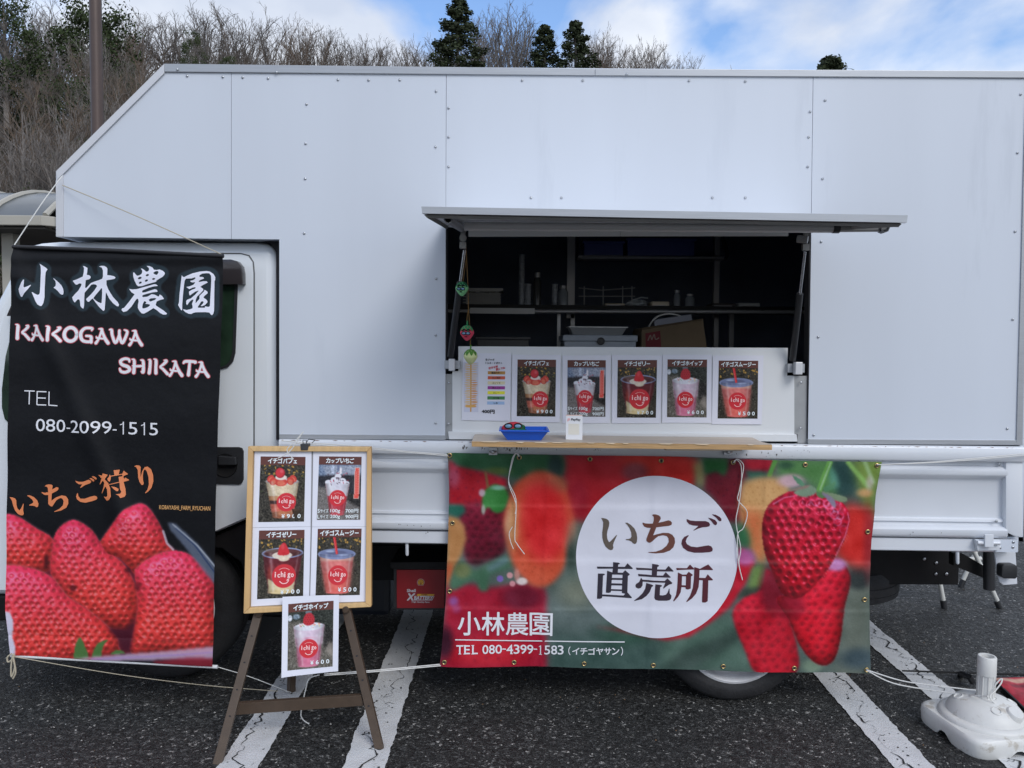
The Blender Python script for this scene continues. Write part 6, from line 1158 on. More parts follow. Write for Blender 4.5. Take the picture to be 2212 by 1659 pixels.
for (x0_, y0_, x1_, y1_), c, tx in (((698, 352, 914, 392), (190, 140, 66), '醤油バター'), ((698, 414, 912, 454), (206, 84, 56), 'たこ焼き'), ((697, 478, 912, 518), (226, 214, 176), 'コンソメ'), ((696, 538, 911, 578), (160, 54, 150), '梅かつお'), ((695, 600, 910, 640), (232, 228, 60), 'カレー'), ((693, 664, 909, 706), (66, 132, 76), 'のり塩'), ((690, 728, 905, 768), (160, 190, 226), 'しお')):
    br = MB().add([mpm(*V1(a, b), .0008) for a, b in ((x0_, y0_), (x1_, y0_ + 2), (x1_ - 1, y1_), (x0_ - 1, y1_ - 1))], [(0, 1, 2, 3)]).build('flavour_bar', mat('bar_%02x%02x%02x' % c, hx(*c), .4), t0, fix=False)
    w = 12.5 * len(tx); cx = (x0_ + x1_) / 2; mb = MB(); put_text(mb, tx, [V1(cx - w, y0_ + 9), V1(cx + w, y0_ + 10), V1(cx + w, y1_ - 8), V1(cx - w, y1_ - 9)], mpm, .1, .0015); mb.build('flavour_name', M_INK, br, fix=False)

# ------------------------------------------------------------------ easel with framed board
D_ = crop(493.7, 932.6, 4.32); Z_ = crop(438.9, 1261.8, 4.1766)
def YE(x, y):       # the board leans back and is turned slightly
    return 2.93 + (1320 - y) * .00036 + (x - 530) * .00012
def PE(x, y, off=0.0): p = P(x, y, YE(x, y)); p.y -= off; return p
M_EAS = mat('brown_paint', hx(76, 62, 50), .5, noise=.1, nscale=30, dirt=(hx(130, 110, 95), .72, 14))
fo = [D_(195, 133), D_(1337, 137), D_(1337, 1626), D_(155, 1660)]; fi = [D_(241, 178), D_(1298, 181), D_(1284, 1586), D_(207, 1632)]
fo[2] = (803.4, 1308); fo[3] = (529.3, 1322.5)
board = thing('sign_board', 'wood-framed display board with four menu sheets resting on the brown easel', 'sign board', PE(666, 1315))
M_WOODF = mat('pale_wood', hx(205, 170, 118), .5, noise=.12, nscale=14, stretch=(6, 1, 1), bump=.1, bscale=40)
M_WOODV = mat('pale_wood_upright', hx(200, 162, 110), .5, noise=.12, nscale=14, stretch=(1, 1, .25), bump=.1, bscale=40)
for i, (a, b) in enumerate(((0, 1), (1, 2), (2, 3), (3, 0))):
    MB().prism([PE(*fo[a], .018), PE(*fo[b], .018), PE(*fi[b], .018), PE(*fi[a], .018)], .026).build('frame_rail', M_WOODF if i % 2 == 0 else M_WOODV, board, bevel=.0025)
MB().prism([PE(*q, 0) for q in fi], .006).build('backing', mat('backing', (.25, .25, .27), .5), board)
GB = 'menu sheets in the wood-framed board'
poster('parfait', [D_(244, 184), D_(776, 184), D_(766, 884), D_(226, 893)], [D_(300, 230), D_(720, 234), D_(705, 838), D_(279, 842)], YE, 'strawberry parfait sheet in the upper left of the wood-framed board', GB)
poster('cup', [D_(790, 184), D_(1295, 186), D_(1286, 884), D_(780, 886)], [D_(846, 229), D_(1243, 233), D_(1229, 821), D_(825, 822)], YE, 'whipped strawberry cup sheet in the upper right of the wood-framed board', GB)
poster('jelly', [D_(226, 896), D_(766, 886), D_(752, 1598), D_(211, 1630)], [D_(286, 921), D_(710, 914), D_(697, 1540), D_(267, 1562)], YE, 'dark red jelly sheet in the lower left of the wood-framed board', GB)
poster('smoothie', [D_(780, 888), D_(1286, 886), D_(1281, 1584), D_(760, 1597)], [D_(834, 905), D_(1243, 903), D_(1225, 1522), D_(812, 1530)], YE, 'pink smoothie sheet in the lower right of the wood-framed board', GB)
poster('whip', [Z_(718, 112), Z_(1228, 96), Z_(1220, 782), Z_(710, 840)], [Z_(770, 178), Z_(1178, 148), Z_(1170, 740), Z_(762, 778)], lambda x, y: YE(x, y) - .03, 'whipped drink sheet hanging below the wooden frame between the easel legs', None, curl=.004)
easel = thing('easel', 'dark brown wooden easel with two splayed front legs and a crossbar', 'easel', Vector((G(640, 1640).x, 2.85, 0)))
def leg(name, top, bot, Yt, w, holes, label=None):
    a = P(*top, Yt); b = G(*bot); d = (b - a).normalized(); s = Vector((0, 1, 0)).cross(d).normalized() * (w / 2); e = Vector((0, .022, 0))
    mb = MB(); vs = [a - s, a + s, b + s, b - s]; mb.add(vs + [v + e for v in vs], [(0, 1, 2, 3), (7, 6, 5, 4), (0, 4, 5, 1), (1, 5, 6, 2), (2, 6, 7, 3), (3, 7, 4, 0)]); o = mb.build(name, M_EAS, easel, bevel=.0015)
    for t in holes: MB().ring(a + (b - a) * t + Vector((0, -.0008, 0)), (0, -1, 0), 0, 0, [(.0042, 0), (.0001, 0)], 12).build('peg_hole', M_GAP, o)
    return a, b
la, lb = leg('leg', (557.9, 1322), (468, 1652), 2.955, .032, (.17, .35, .53, .70)); ra, rb = leg('leg', (746, 1312), (819, 1621), 2.96, .032, (.17, .35, .52, .70))
rt = P(640, 1100, 3.02); rbm = G(629, 1495)
MB().tube([rt, rbm], .019, 4).build('leg', M_EAS, easel)
for q in ((558, 1327), (746.5, 1317.5)):
    MB().ring(P(*q, 2.94), (0, -1, 0), 0, 0, [(.0135, -.02), (.0135, 0), (.011, .003), (.0001, .003)], 20).build('leg_knob', M_EAS, easel, smooth=True)
c = [Z_(300, 1078), Z_(1425, 1004), Z_(1448, 1098), Z_(290, 1182)]; 
cy = 2.87
MB().prism([P(*q, cy) for q in c], .02).build('crossbar', M_EAS, easel, bevel=.0015)
MB().prism([P(640, 1318, 2.99), P(652, 1318, 2.99), P(648, 1100, 3.03), P(636, 1100, 3.03)], .02).build('mast', M_EAS, easel)
for p_ in (rb,): MB().tube([p_ + Vector((0, .011, .004)), p_ + Vector((0, .011, -.0))], .016, 12).build('rubber_foot', M_BLKPL, easel)
cl = thing('binder_clip', 'black binder clip on the top rail of the wooden board', 'clip', PE(659, 964))
MB().prism([PE(651.5, 958, .022), PE(670, 958, .022), PE(668, 971, .022), PE(653, 971, .022)], .03).build('clip_body', M_BLKPL, cl, bevel=.002)
MB().tube([PE(655, 958, .0), PE(654, 951, .0), PE(662, 951, .0), PE(662, 958, .0)], .0018, 6).build('clip_wire', M_BLACK, cl); MB().tube([PE(660, 957, -.01), PE(664, 950, -.02), PE(678, 952, -.02), PE(672, 958, -.01)], .0018, 6).build('clip_wire', M_BLACK, cl)
# ------------------------------------------------------------------ wooden counter and what stands on it
zc = P(1100, 952.4, 2.96).z; xa = P(1019, 955, 2.96).x; xb = P(1669, 961, 2.96).x
ctl = thing('counter_shelf', 'worn pale wooden counter board projecting under the hatch', 'counter', (xa, 3.08, zc))
zl, zr_ = P(1019, 953.5, 2.96).z, P(1669, 961, 2.96).z; th_ = .0205
def jag(x0, x1, n, y, amp, seed):
    r = random.Random(seed); return [(x0 + (x1 - x0) * i / n, y + r.uniform(-amp, amp)) for i in range(n + 1)]
edge = [(xa, 3.205)] + [(xa, 2.962)] + jag(xa + .02, xb - .05, 24, 2.96, .0012, 3) + [(xb - .01, 2.962), (xb, 2.966), (xb, 2.99), (xb - .006, 3.03), (xb - .012, 3.06), (xb - .002, 3.205)]
zf = lambda x: zl + (zr_ - zl) * (x - xa) / (xb - xa)
n = len(edge); mb = MB(); mb.add([(x, y, zf(x)) for x, y in edge], [tuple(range(n))], 0); mb.add([(x, y, zf(x) - th_) for x, y in edge], [tuple(range(n - 1, -1, -1))], 0)
mb.add([(x, y, zf(x)) for x, y in edge] + [(x, y, zf(x) - th_) for x, y in edge], [(i, (i + 1) % n, n + (i + 1) % n, n + i) for i in range(n)], 1)
M_TOP = mat('counter_veneer', hx(196, 184, 170), .5, noise=.10, nscale=5, stretch=(.5, 6, 1), bump=.05, bscale=30, dirt=(hx(150, 125, 100), .70, 7)); M_PLY = mat('ply_edge', hx(186, 150, 104), .6, noise=.22, nscale=30, stretch=(.25, 1, 6), bump=.25, bscale=40)
mb.build('board', [M_TOP, M_PLY], ctl, fix=False)
mb = MB(); r = random.Random(8)
for x in np.linspace(xa + .03, xb - .1, 16):
    if r.random() < .6: w = r.uniform(.02, .09); mb.add([(x, 2.9585, zf(x) + .0006), (x + w, 2.9585, zf(x) + .0006), (x + w * .7, 2.956, zf(x) - r.uniform(.002, .004)), (x + w * .2, 2.956, zf(x) - .002)], [(0, 1, 2, 3)])
mb.build('peeling_veneer', mat('veneer_edge', hx(215, 195, 165), .6), ctl)
MB().box(P(1440, 975, 2.97).x, P(1605, 975, 2.97).x, 2.985, 3.2, zl - th_ - .0125, zl - th_ - .001).build('underboard', M_TOP, ctl)
for px, w in ((1065, 18), (1573, 18)):
    x = P(px, 970, 3.18).x; o = MB().box(x - .018, x + .018, 3.176, 3.19, P(px, 983, 3.18).z, P(px, 966, 3.18).z).build('support_bracket', M_STEEL, ctl, bevel=.002)
    MB().box(x - .018, x + .018, 3.0, 3.176, zl - th_ - .006, zl - th_ - .001).build('bracket_arm', M_STEEL, o)
    c = P(px, 976, 3.17); MB().ring(c, (0, -1, 0), 0, 0, [(.008, -.005), (.008, .008), (.004, .012), (.0001, .012)], 10).build('wing_nut', M_STEEL, o, smooth=True)
    MB().tube([c + Vector((-.016, -.004, .002)), c + Vector((-.006, -.006, 0))], [.003, .005], 6).build('nut_wing', M_STEEL, o); MB().tube([c + Vector((.016, -.004, .002)), c + Vector((.006, -.006, 0))], [.003, .005], 6).build('nut_wing', M_STEEL, o)
# blue tray
def lerp3(a, b, t): return a + (b - a) * t
M_BLUE = mat('blue_plastic', hx(28, 92, 205), .3, noise=.03)
tz = zf(.05) ; t0, t1 = P(1081, 928, 3.04).x, P(1183, 928, 3.04).x; b0, b1 = P(1096, 949, 3.04).x, P(1168, 949, 3.04).x; yt0, yt1 = 2.985, 3.12
tray = thing('tray', 'blue plastic tray holding a folded red and green plush purse', 'tray', ((t0 + t1) / 2, 3.05, tz))
zt = tz + .043; rim = lambda g: [(t0 + g, yt0 + g, zt), (t1 - g, yt0 + g, zt), (t1 - g, yt1 - g, zt), (t0 + g, yt1 - g, zt)]
R0 = [(t0 - .004, yt0 - .006, zt), (t1 + .004, yt0 - .006, zt), (t1 + .004, yt1 + .006, zt), (t0 - .004, yt1 + .006, zt)]; R1 = [(t0 + .002, yt0, zt + .001), (t1 - .002, yt0, zt + .001), (t1 - .002, yt1, zt + .001), (t0 + .002, yt1, zt + .001)]
Bo = [(b0, yt0 + .025, tz + .001), (b1, yt0 + .025, tz + .001), (b1, yt1 - .025, tz + .001), (b0, yt1 - .025, tz + .001)]; Bi = [(x * 1, y, z + .003) for x, y, z in Bo]; R2 = [(x, y, zt - .002) for x, y, z in R1]
mb = MB(); k4 = [(i, (i + 1) % 4, (i + 1) % 4 + 4, i + 4) for i in range(4)]
mb.add(R0 + R1, k4); mb.add(R1 + Bi, k4); mb.add(Bi, [(0, 1, 2, 3)]); R0l = [(x, y, z - .004) for x, y, z in R0]; mb.add(R0 + R0l, k4); Ro = [(t0 + .001, yt0 + .001, zt - .004), (t1 - .001, yt0 + .001, zt - .004), (t1 - .001, yt1, zt - .004), (t0 + .001, yt1, zt - .004)]; mb.add(R0l + Ro, k4); mb.add(Ro + Bo, k4); mb.add(Bo, [(3, 2, 1, 0)])
mb.build('tray_body', M_BLUE, tray, bevel=.0012)
ps = thing('plush_purse', 'red and green felt strawberry purse with sunglasses lying in the blue tray', 'purse', (P(1108, 925, 3.05).x, 3.05, tz + .004))
M_FRED = mat('red_felt', hx(196, 52, 72), .95, noise=.1, nscale=60, bump=.5, bscale=200); M_FGRN = mat('green_felt', hx(16, 96, 60), .95, noise=.12, nscale=60, bump=.5, bscale=200)
c = P(1108, 925, 3.045); MB().sphere((c.x, c.y, tz + .042), .046, 20, 12, sc=(1, .7, .62), fn=lambda v: Vector((v.x, v.y, v.z * (1 + .12 * v.x)))).build('purse_body', M_FRED, ps, smooth=True)
MB().sphere((c.x + .016, c.y - .022, tz + .034), .036, 18, 10, sc=(1.25, .75, .42)).build('leaf_flap', M_FGRN, ps, smooth=True); MB().sphere((c.x + .03, c.y - .004, tz + .048), .02, 12, 8, sc=(1, .8, .7)).build('leaf_flap', M_FGRN, ps, smooth=True)
for dx in (-.016, .022):
    MB().sphere((c.x + dx - .002, c.y - .028, tz + .056), .012, 12, 8, sc=(1.2, .4, .7)).build('lens', mat('lens_blue', hx(120, 160, 190), .2), ps, smooth=True); MB().tube([(c.x + dx - .002 + .0155 * math.cos(t), c.y - .031, tz + .0565 + .010 * math.sin(t)) for t in np.linspace(0, 6.28, 14)], .0022, 5).build('lens_rim', M_BLACK, ps)
# payment card
Yc = 3.055
cd = thing('payment_card', 'small upright white card reading PayPay on the wooden counter', 'card stand', P(1240, 949, Yc))
def cpt(x, y, off=0.0): p = P(x, y, Yc + (949 - y) * .0004); p.y -= off; return p
MB().prism([cpt(1222.5, 898), cpt(1258.5, 898), cpt(1258, 950.5), cpt(1222, 949.5)], .004).build('card', mat('card_white', (.78, .79, .82), .25), cd, bevel=.0008)
MB().prism([cpt(1223, 896), cpt(1258, 896.5), cpt(1258, 900), cpt(1223, 899.6)], .006).build('card_top_edge', mat('card_pink', hx(222, 190, 180), .4), cd)
MB().box(cpt(1224, 948).x, cpt(1257, 948).x, Yc, Yc + .045, zf(.25) + .0005, zf(.25) + .003).build('card_foot', mat('card_white'), cd)
MB().add([cpt(x, y, .0008) for x, y in ((1228, 915), (1251.5, 915.5), (1251, 939), (1227.5, 938.5))], [(0, 1, 2, 3)]).build('blank_square', mat('card_cream', hx(222, 218, 206), .4), cd)
mpc = lambda x, y, off=.001: cpt(x, y, .0006 + off)
mb = MB(); put_text(mb, 'PayPay', [(1234.2, 903.6), (1253.8, 904.2), (1253.5, 910), (1234, 909.5)], mpc, .22); mb.build('card_lettering', M_INK, cd, fix=False)
mb = MB(); put_text(mb, 'P', [(1227, 904), (1231.6, 904), (1230.6, 909.4), (1226, 909.4)], mpc, .6); mb.build('card_logo', mat('logo_pink', hx(240, 180, 180), .4), cd, fix=False)

# ------------------------------------------------------------------ hanging strawberries
Ys_ = 2.99
orn = thing('hanging_ornament', 'string of three felt strawberries, green, pink and cream, hanging from the hatch tube', 'ornament', P(1012, 800, Ys_))
def cord(name, pts, Y, r, m, parent=None, n=6, sm=5):
    q = smooth_path([(x, y) for x, y in pts], sm) if len(pts) > 2 else pts
    Ys2 = Y if callable(Y) else (lambda t: Y); N = len(q)
    return MB().tube([P(x, y, Ys2(i / max(N - 1, 1))) for i, (x, y) in enumerate(q)], r, n).build(name, m, parent, smooth=True)
cord('string', [(1006.3, 525), (1009, 580), (1011.5, 640), (1012, 668), (1014.5, 700), (1016, 745)], Ys_, .0016, mat('brown_string', hx(120, 90, 50), .9), orn)
cord('string', [(1007, 560), (1003.5, 585), (999.5, 612)], Ys_, .0015, mat('brown_string'), orn); cord('string', [(1012, 668), (1009, 685), (1008.5, 700)], Ys_, .0015, mat('brown_string'), orn)
def berry(x, y, r, hcol, ccol, stem, face):
    c = P(x, y, Ys_ - .005); s = r / 1650 * Ys_; t = MB().sphere(c, s, 20, 14, sc=(1, .9, 1.12), fn=lambda v: Vector((v.x * (1 if v.z > 0 else (1 + v.z * .45)), v.y * (1 if v.z > 0 else (1 + v.z * .45)), v.z))).build('felt_berry', hcol, orn, smooth=True)
    mb = MB(); n = 9
    for k in range(n):
        a = k * math.tau / n; aa = math.tau / n * .52
        rows = []
        for ph, w in ((0, aa), (.5, aa), (.95, aa * .95), (1.25, aa * .5), (1.42, 0.02)):
            rows.append([c + Vector((math.sin(ph) * math.cos(a + d), math.sin(ph) * math.sin(a + d) * .9, math.cos(ph) * 1.12)) * s * 1.045 for d in (-w, w)])
        vs = [v for rr_ in rows for v in rr_]; mb.add(vs, [(2 * i, 2 * i + 1, 2 * i + 3, 2 * i + 2) for i in range(len(rows) - 1)])
    mb.build('leaf_cap', ccol, t, smooth=True, fix=False)
    if stem: MB().tube([c + Vector((0, 0, s * 1.05)), c + Vector((.001, 0, s * 1.75))], .003, 8).build('stem', ccol, t)
    if face:
        for dx in (-.42, .18):
            q = c + Vector((dx * s, -s * .86, -.05 * s)); MB().sphere(q, s * .24, 10, 6, sc=(1.2, .4, .75)).build('lens', mat('lens_blue'), t, smooth=True)
            MB().tube([q + Vector((s * .33 * math.cos(a), -.002, s * .22 * math.sin(a))) for a in np.linspace(0, 6.28, 12)], .0013, 4).build('lens_rim', M_BLACK, t)
            MB().tube([q + Vector((-.3 * s, .001, .36 * s)), q + Vector((0, -.001, .55 * s)), q + Vector((.32 * s, .001, .42 * s))], s * .10, 6).build('eyebrow', M_BLACK, t)
        MB().tube([c + Vector((-.3 * s, -s * .72, -.5 * s)), c + Vector((0.05 * s, -s * .74, -.5 * s))], .0016, 5).build('mouth', M_BLACK, t)
berry(998, 624, 14, mat('mint_felt', hx(138, 210, 150), .95, bump=.5, bscale=200), M_FGRN, False, True)
berry(1009, 719.5, 15, mat('pink_felt', hx(232, 76, 104), .95, bump=.5, bscale=200), mat('stem_green', hx(50, 130, 80), .9), True, True)
berry(1016.5, 771, 15, mat('cream_felt', hx(206, 214, 156), .95, bump=.5, bscale=200), mat('leaf_green', hx(78, 128, 52), .9), True, False)

# ------------------------------------------------------------------ things inside the galley
Yg = 4.02
zsh = P(1300, 664, Yg).z
def gthing(name, label, cat, x, z, Y=Yg, group=None): return thing(name, label, cat, (P(x, 660, Y).x, Y, z), group)
bk = gthing('basket', 'grey lattice plastic basket at the left end of the dark galley shelf', 'basket', 1038, zsh)
M_BKT = mat('grey_basket', (0.38, 0.38, 0.37), .6); a, b = P(996, 622, Yg), P(1086, 661, Yg); mb = MB(); w = b.x - a.x
for i in range(11): mb.box(a.x + .03 + (w - .05) * i / 10.6, a.x + .036 + (w - .05) * i / 10.6, Yg, Yg + .005, zsh + .003, a.z - .012)
for j in range(6): z = zsh + .003 + (a.z - zsh - .02) * j / 5; mb.box(a.x + .01, b.x - .01, Yg, Yg + .005, z, z + .005)
mb.build('basket_lattice', M_BKT, bk); MB().box(a.x, b.x, Yg - .006, Yg + .2, a.z - .013, a.z).build('basket_rim', M_BKT, bk); MB().box(a.x + .015, b.x - .015, Yg + .19, Yg + .2, zsh, a.z - .013).build('basket_back', M_BKT, bk)
M_CUP = mat('clear_cups', (0.28, 0.30, 0.33), .2)
for px, w, ytop, lab in ((1126, 7, 545, 'tall thin stack of clear cups beside the basket, left of the cup stacks'), (1140, 8, 612, 'short stack of clear ribbed cups on the galley shelf, in the middle'), (1198, 7, 612, 'short stack of clear ribbed cups nearest the metal rack post')):
    t = gthing('cup_stack', lab, 'cups', px, zsh, Yg + .05, 'stacks of plastic cups on the galley shelf'); c0 = P(px, 660, Yg + .05); zt_ = P(px, ytop, Yg + .05).z; nn = int((zt_ - zsh) / .014); rw = w / 1650 * Yg
    prof = [(rw * .8, 0)]
    for k in range(nn): prof += [(rw * .92, k * .014 + .002), (rw, k * .014 + .004), (rw, k * .014 + .008), (rw * .9, k * .014 + .010)]
    MB().ring((c0.x, c0.y, zsh + .002), (0, 0, 1), 0, 0, prof, 14).build('cup_rims', M_CUP, t, smooth=True)
t = gthing('wire_rack', 'black wire rack standing on the middle of the galley shelf', 'rack', 1310, zsh)
mb = MB()
for x in (1262, 1303, 1345, 1365): mb.tube(upts([(x, 618), (x, 661)], Yg + .02), .003, 5)
mb.tube(upts([(1250, 622), (1300, 627), (1372, 622)], Yg + .02), .003, 5); mb.tube(upts([(1250, 640), (1372, 640)], Yg + .02), .003, 5); mb.build('wires', M_POST, t)
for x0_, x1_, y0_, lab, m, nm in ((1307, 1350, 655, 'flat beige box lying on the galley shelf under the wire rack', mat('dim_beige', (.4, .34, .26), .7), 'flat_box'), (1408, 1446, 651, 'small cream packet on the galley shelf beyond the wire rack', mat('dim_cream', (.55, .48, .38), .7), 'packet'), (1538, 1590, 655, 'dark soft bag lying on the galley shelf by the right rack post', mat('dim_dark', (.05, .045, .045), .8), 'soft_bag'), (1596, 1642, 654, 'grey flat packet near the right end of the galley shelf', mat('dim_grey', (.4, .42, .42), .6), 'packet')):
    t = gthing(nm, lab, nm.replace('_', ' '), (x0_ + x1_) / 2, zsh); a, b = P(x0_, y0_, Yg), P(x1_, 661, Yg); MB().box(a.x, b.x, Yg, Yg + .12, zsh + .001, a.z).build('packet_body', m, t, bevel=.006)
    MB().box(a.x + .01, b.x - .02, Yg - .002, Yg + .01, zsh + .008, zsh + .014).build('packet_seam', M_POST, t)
M_NAVY = mat('navy_plastic', (.03, .05, .22), .4)
zr2 = P(1400, 555, 4.18).z
for x0_, x1_, y0_, lab in ((1262, 1346, 524, 'left of two navy blue crates on the upper galley rack'), (1356, 1500, 518, 'right and longer of two navy blue crates on the upper galley rack')):
    t = thing('blue_crate', lab, 'crate', (P(x0_, 555, 4.18).x, 4.18, zr2)); a, b = P(x0_, y0_, 4.18), P(x1_, 553, 4.18); MB().box(a.x, b.x, 4.18, 4.34, zr2 + .008, a.z).build('crate_body', M_NAVY, t, bevel=.006); MB().box(a.x - .008, b.x + .008, 4.172, 4.345, a.z - .004, a.z + .008).build('crate_rim', M_NAVY, t)
MB().box(P(1250, 556, 4.2).x, P(1570, 556, 4.2).x, 4.2, 4.345, zr2 - .004, zr2 + .007).build('upper_shelf', M_POST, truck)
for px, ytop, w, lab, m in ((1160, 590, 9, 'dark tall bottle among the clear cup stacks', mat('bottle_dark', (.05, .05, .05), .2)), (1216, 618, 11, 'small pale jar with a lid right of the cup stacks', mat('jar_pale', (.2, .22, .24), .25)), (1462, 628, 8, 'small clear jar standing alone past the middle of the galley shelf', mat('jar_pale')), (1490, 636, 10, 'squat clear tub on the galley shelf left of the right rack post', mat('jar_pale'))):
    t = gthing('jar', lab, 'jar', px, zsh, Yg + .04); c0 = P(px, 660, Yg + .04); h_ = P(px, ytop, Yg + .04).z - zsh; rw = w / 1650 * Yg
    MB().ring((c0.x, c0.y, zsh + .002), (0, 0, 1), 0, 0, [(.0001, 0), (rw, 0), (rw, h_ * .7), (rw * .6, h_ * .85), (rw * .6, h_ * .9), (.0001, h_ * .9)], 16).build('jar_body', m, t, smooth=True); MB().ring((c0.x, c0.y, zsh + .002), (0, 0, 1), 0, 0, [(rw * .7, h_ * .86), (rw * .7, h_), (.0001, h_)], 16).build('lid', M_POST, t, smooth=True)
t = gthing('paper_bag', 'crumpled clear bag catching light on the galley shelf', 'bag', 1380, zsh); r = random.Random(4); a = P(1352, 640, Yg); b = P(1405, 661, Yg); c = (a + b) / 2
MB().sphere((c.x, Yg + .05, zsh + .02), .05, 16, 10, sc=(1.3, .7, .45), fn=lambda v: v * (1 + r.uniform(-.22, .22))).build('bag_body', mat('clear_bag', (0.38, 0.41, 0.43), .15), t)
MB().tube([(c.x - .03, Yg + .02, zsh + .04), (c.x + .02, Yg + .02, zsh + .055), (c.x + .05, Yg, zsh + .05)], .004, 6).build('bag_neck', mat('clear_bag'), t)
zfl = P(1300, 760, 3.9).z
def on_base(Y): return P(1300, 900, Y).z
base = MB().box(P(975, 800, 3.6).x, P(1740, 800, 3.6).x, 3.6, 4.3, P(1300, 800, 3.6).z - .02, P(1300, 790, 3.6).z).build('worktop', M_BLACK, truck); zw = P(1300, 790, 3.6).z
def wbox(name, xa_, ya_, xb_, Y, d, m, parent, z0=None, bevel=.004): a = P(xa_, ya_, Y); b = P(xb_, ya_, Y); return MB().box(a.x, b.x, Y, Y + d, zw if z0 is None else z0, a.z).build(name, m, parent, bevel=bevel)
M_CASE = mat('case_grey', (0.31, 0.35, 0.41), .4, noise=.05)
t = thing('equipment_case', 'slate grey lidded equipment box with a round latch behind the hatch panel', 'case', (P(1296, 760, 3.75).x, 3.75, zw)); wbox('case_body', 1219, 736, 1374, 3.75, .3, M_CASE, t); zz = P(1219, 737, 3.75).z; MB().box(P(1216, 730, 3.74).x, P(1378, 730, 3.74).x, 3.74, 4.06, zz, P(1216, 723, 3.74).z).build('case_lid', M_CASE, t, bevel=.006)
MB().ring(P(1298, 737, 3.738), (0, -1, 0), 0, 0, [(.019, -.005), (.019, .003), (.015, .004), (.013, .002), (.006, .002), (.005, .004), (.0001, .004)], 20).build('case_latch', M_BLKPL, t, smooth=True)
zl_ = P(1216, 723, 3.74).z
t = thing('metal_tray', 'shallow grey metal tray on top of the slate grey case', 'tray', (P(1296, 720, 3.8).x, 3.8, zl_)); a, b = P(1230, 706, 3.8), P(1354, 721, 3.8); MB().prism([(a.x, 3.8, a.z), (b.x, 3.8, a.z), (b.x - .02, 3.82, zl_ + .001), (a.x + .02, 3.82, zl_ + .001)], .16).build('tray_body', mat('tray_grey', (.4, .41, .42), .35, metal=.4), t, bevel=.003)
MB().box(a.x - .005, b.x + .005, 3.795, 3.97, a.z - .002, a.z + .002).build('tray_rim', mat('tray_grey'), t)
t = thing('black_bin', 'black lidded container at the left behind the spiral potato sheet', 'container', (P(1085, 740, 3.7).x, 3.7, zw)); wbox('bin_body', 1030, 733, 1142, 3.7, .3, mat('bin_black', (.03, .03, .03), .5), t); MB().box(P(1026, 730, 3.695).x, P(1146, 730, 3.695).x, 3.695, 4.01, P(1030, 733, 3.7).z, P(1030, 727, 3.7).z).build('bin_lid', M_BLKPL, t, bevel=.003)
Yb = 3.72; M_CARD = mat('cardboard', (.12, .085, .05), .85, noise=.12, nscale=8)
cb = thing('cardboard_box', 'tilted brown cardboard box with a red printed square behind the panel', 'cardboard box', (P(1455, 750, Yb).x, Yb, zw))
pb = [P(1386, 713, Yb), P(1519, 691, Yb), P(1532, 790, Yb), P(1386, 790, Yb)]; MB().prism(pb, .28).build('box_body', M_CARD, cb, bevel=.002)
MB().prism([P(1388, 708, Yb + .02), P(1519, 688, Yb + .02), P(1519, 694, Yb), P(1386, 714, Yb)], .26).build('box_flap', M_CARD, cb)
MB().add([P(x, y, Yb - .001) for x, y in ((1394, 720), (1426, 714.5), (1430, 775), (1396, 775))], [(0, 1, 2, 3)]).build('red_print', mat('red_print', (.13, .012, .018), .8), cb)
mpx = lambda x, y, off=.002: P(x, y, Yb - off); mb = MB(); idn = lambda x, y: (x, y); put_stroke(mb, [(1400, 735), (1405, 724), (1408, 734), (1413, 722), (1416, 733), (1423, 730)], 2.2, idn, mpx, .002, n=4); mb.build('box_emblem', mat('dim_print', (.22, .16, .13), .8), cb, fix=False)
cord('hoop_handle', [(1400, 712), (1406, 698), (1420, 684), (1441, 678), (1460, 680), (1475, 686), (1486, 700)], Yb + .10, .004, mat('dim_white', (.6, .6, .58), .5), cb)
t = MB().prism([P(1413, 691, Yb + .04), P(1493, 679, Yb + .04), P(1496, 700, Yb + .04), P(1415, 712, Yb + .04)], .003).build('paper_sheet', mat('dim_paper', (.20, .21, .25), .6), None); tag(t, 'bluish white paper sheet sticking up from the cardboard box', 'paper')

# ------------------------------------------------------------------ parasol base
pc = G(2126, 1588); M_PAR = mat('weathered_white', (.66, .66, .64), .45, noise=.07, nscale=9, bump=.1, bscale=30, dirt=((.46, .43, .38), .57, 13))
par = thing('parasol_base', 'dirty white plastic parasol base with an empty socket standing at the lower right', 'parasol base', pc)
rot = Matrix.Rotation(R(8), 4, 'Z')
def superell(hw, hd, z, n=96, p=5.5, notch=0.0):
    out = []
    for k in range(n):
        t = k * math.tau / n; c_, s_ = math.cos(t), math.sin(t); rr_ = 1 / ((abs(c_ / hw) ** p + abs(s_ / hd) ** p) ** (1 / p)); v = Vector((c_ * rr_, s_ * rr_, 0))
        zz = z
        if notch:
            for a in range(4):
                d = abs(((t - a * math.pi / 2 + math.pi) % math.tau) - math.pi); zz = max(zz, notch * math.exp(-(d / .17) ** 4))
        v = rot @ v; out.append(pc + Vector((v.x, v.y, zz)))
    return out
mb = MB(); rings = [superell(.177, .173, .0, notch=.026), superell(.181, .177, .010, notch=.028), superell(.183, .179, .05), superell(.181, .177, .064), superell(.174, .170, .072), superell(.162, .158, .073), superell(.12, .12, .073)]
vs = [v for q in rings for v in q]; mb.add(vs, [(j * 96 + i, j * 96 + (i + 1) % 96, (j + 1) * 96 + (i + 1) % 96, (j + 1) * 96 + i) for j in range(len(rings) - 1) for i in range(96)]); mb.add(rings[-1], [tuple(range(96))])
mb.build('base_body', M_PAR, par, smooth=True, fix=False)
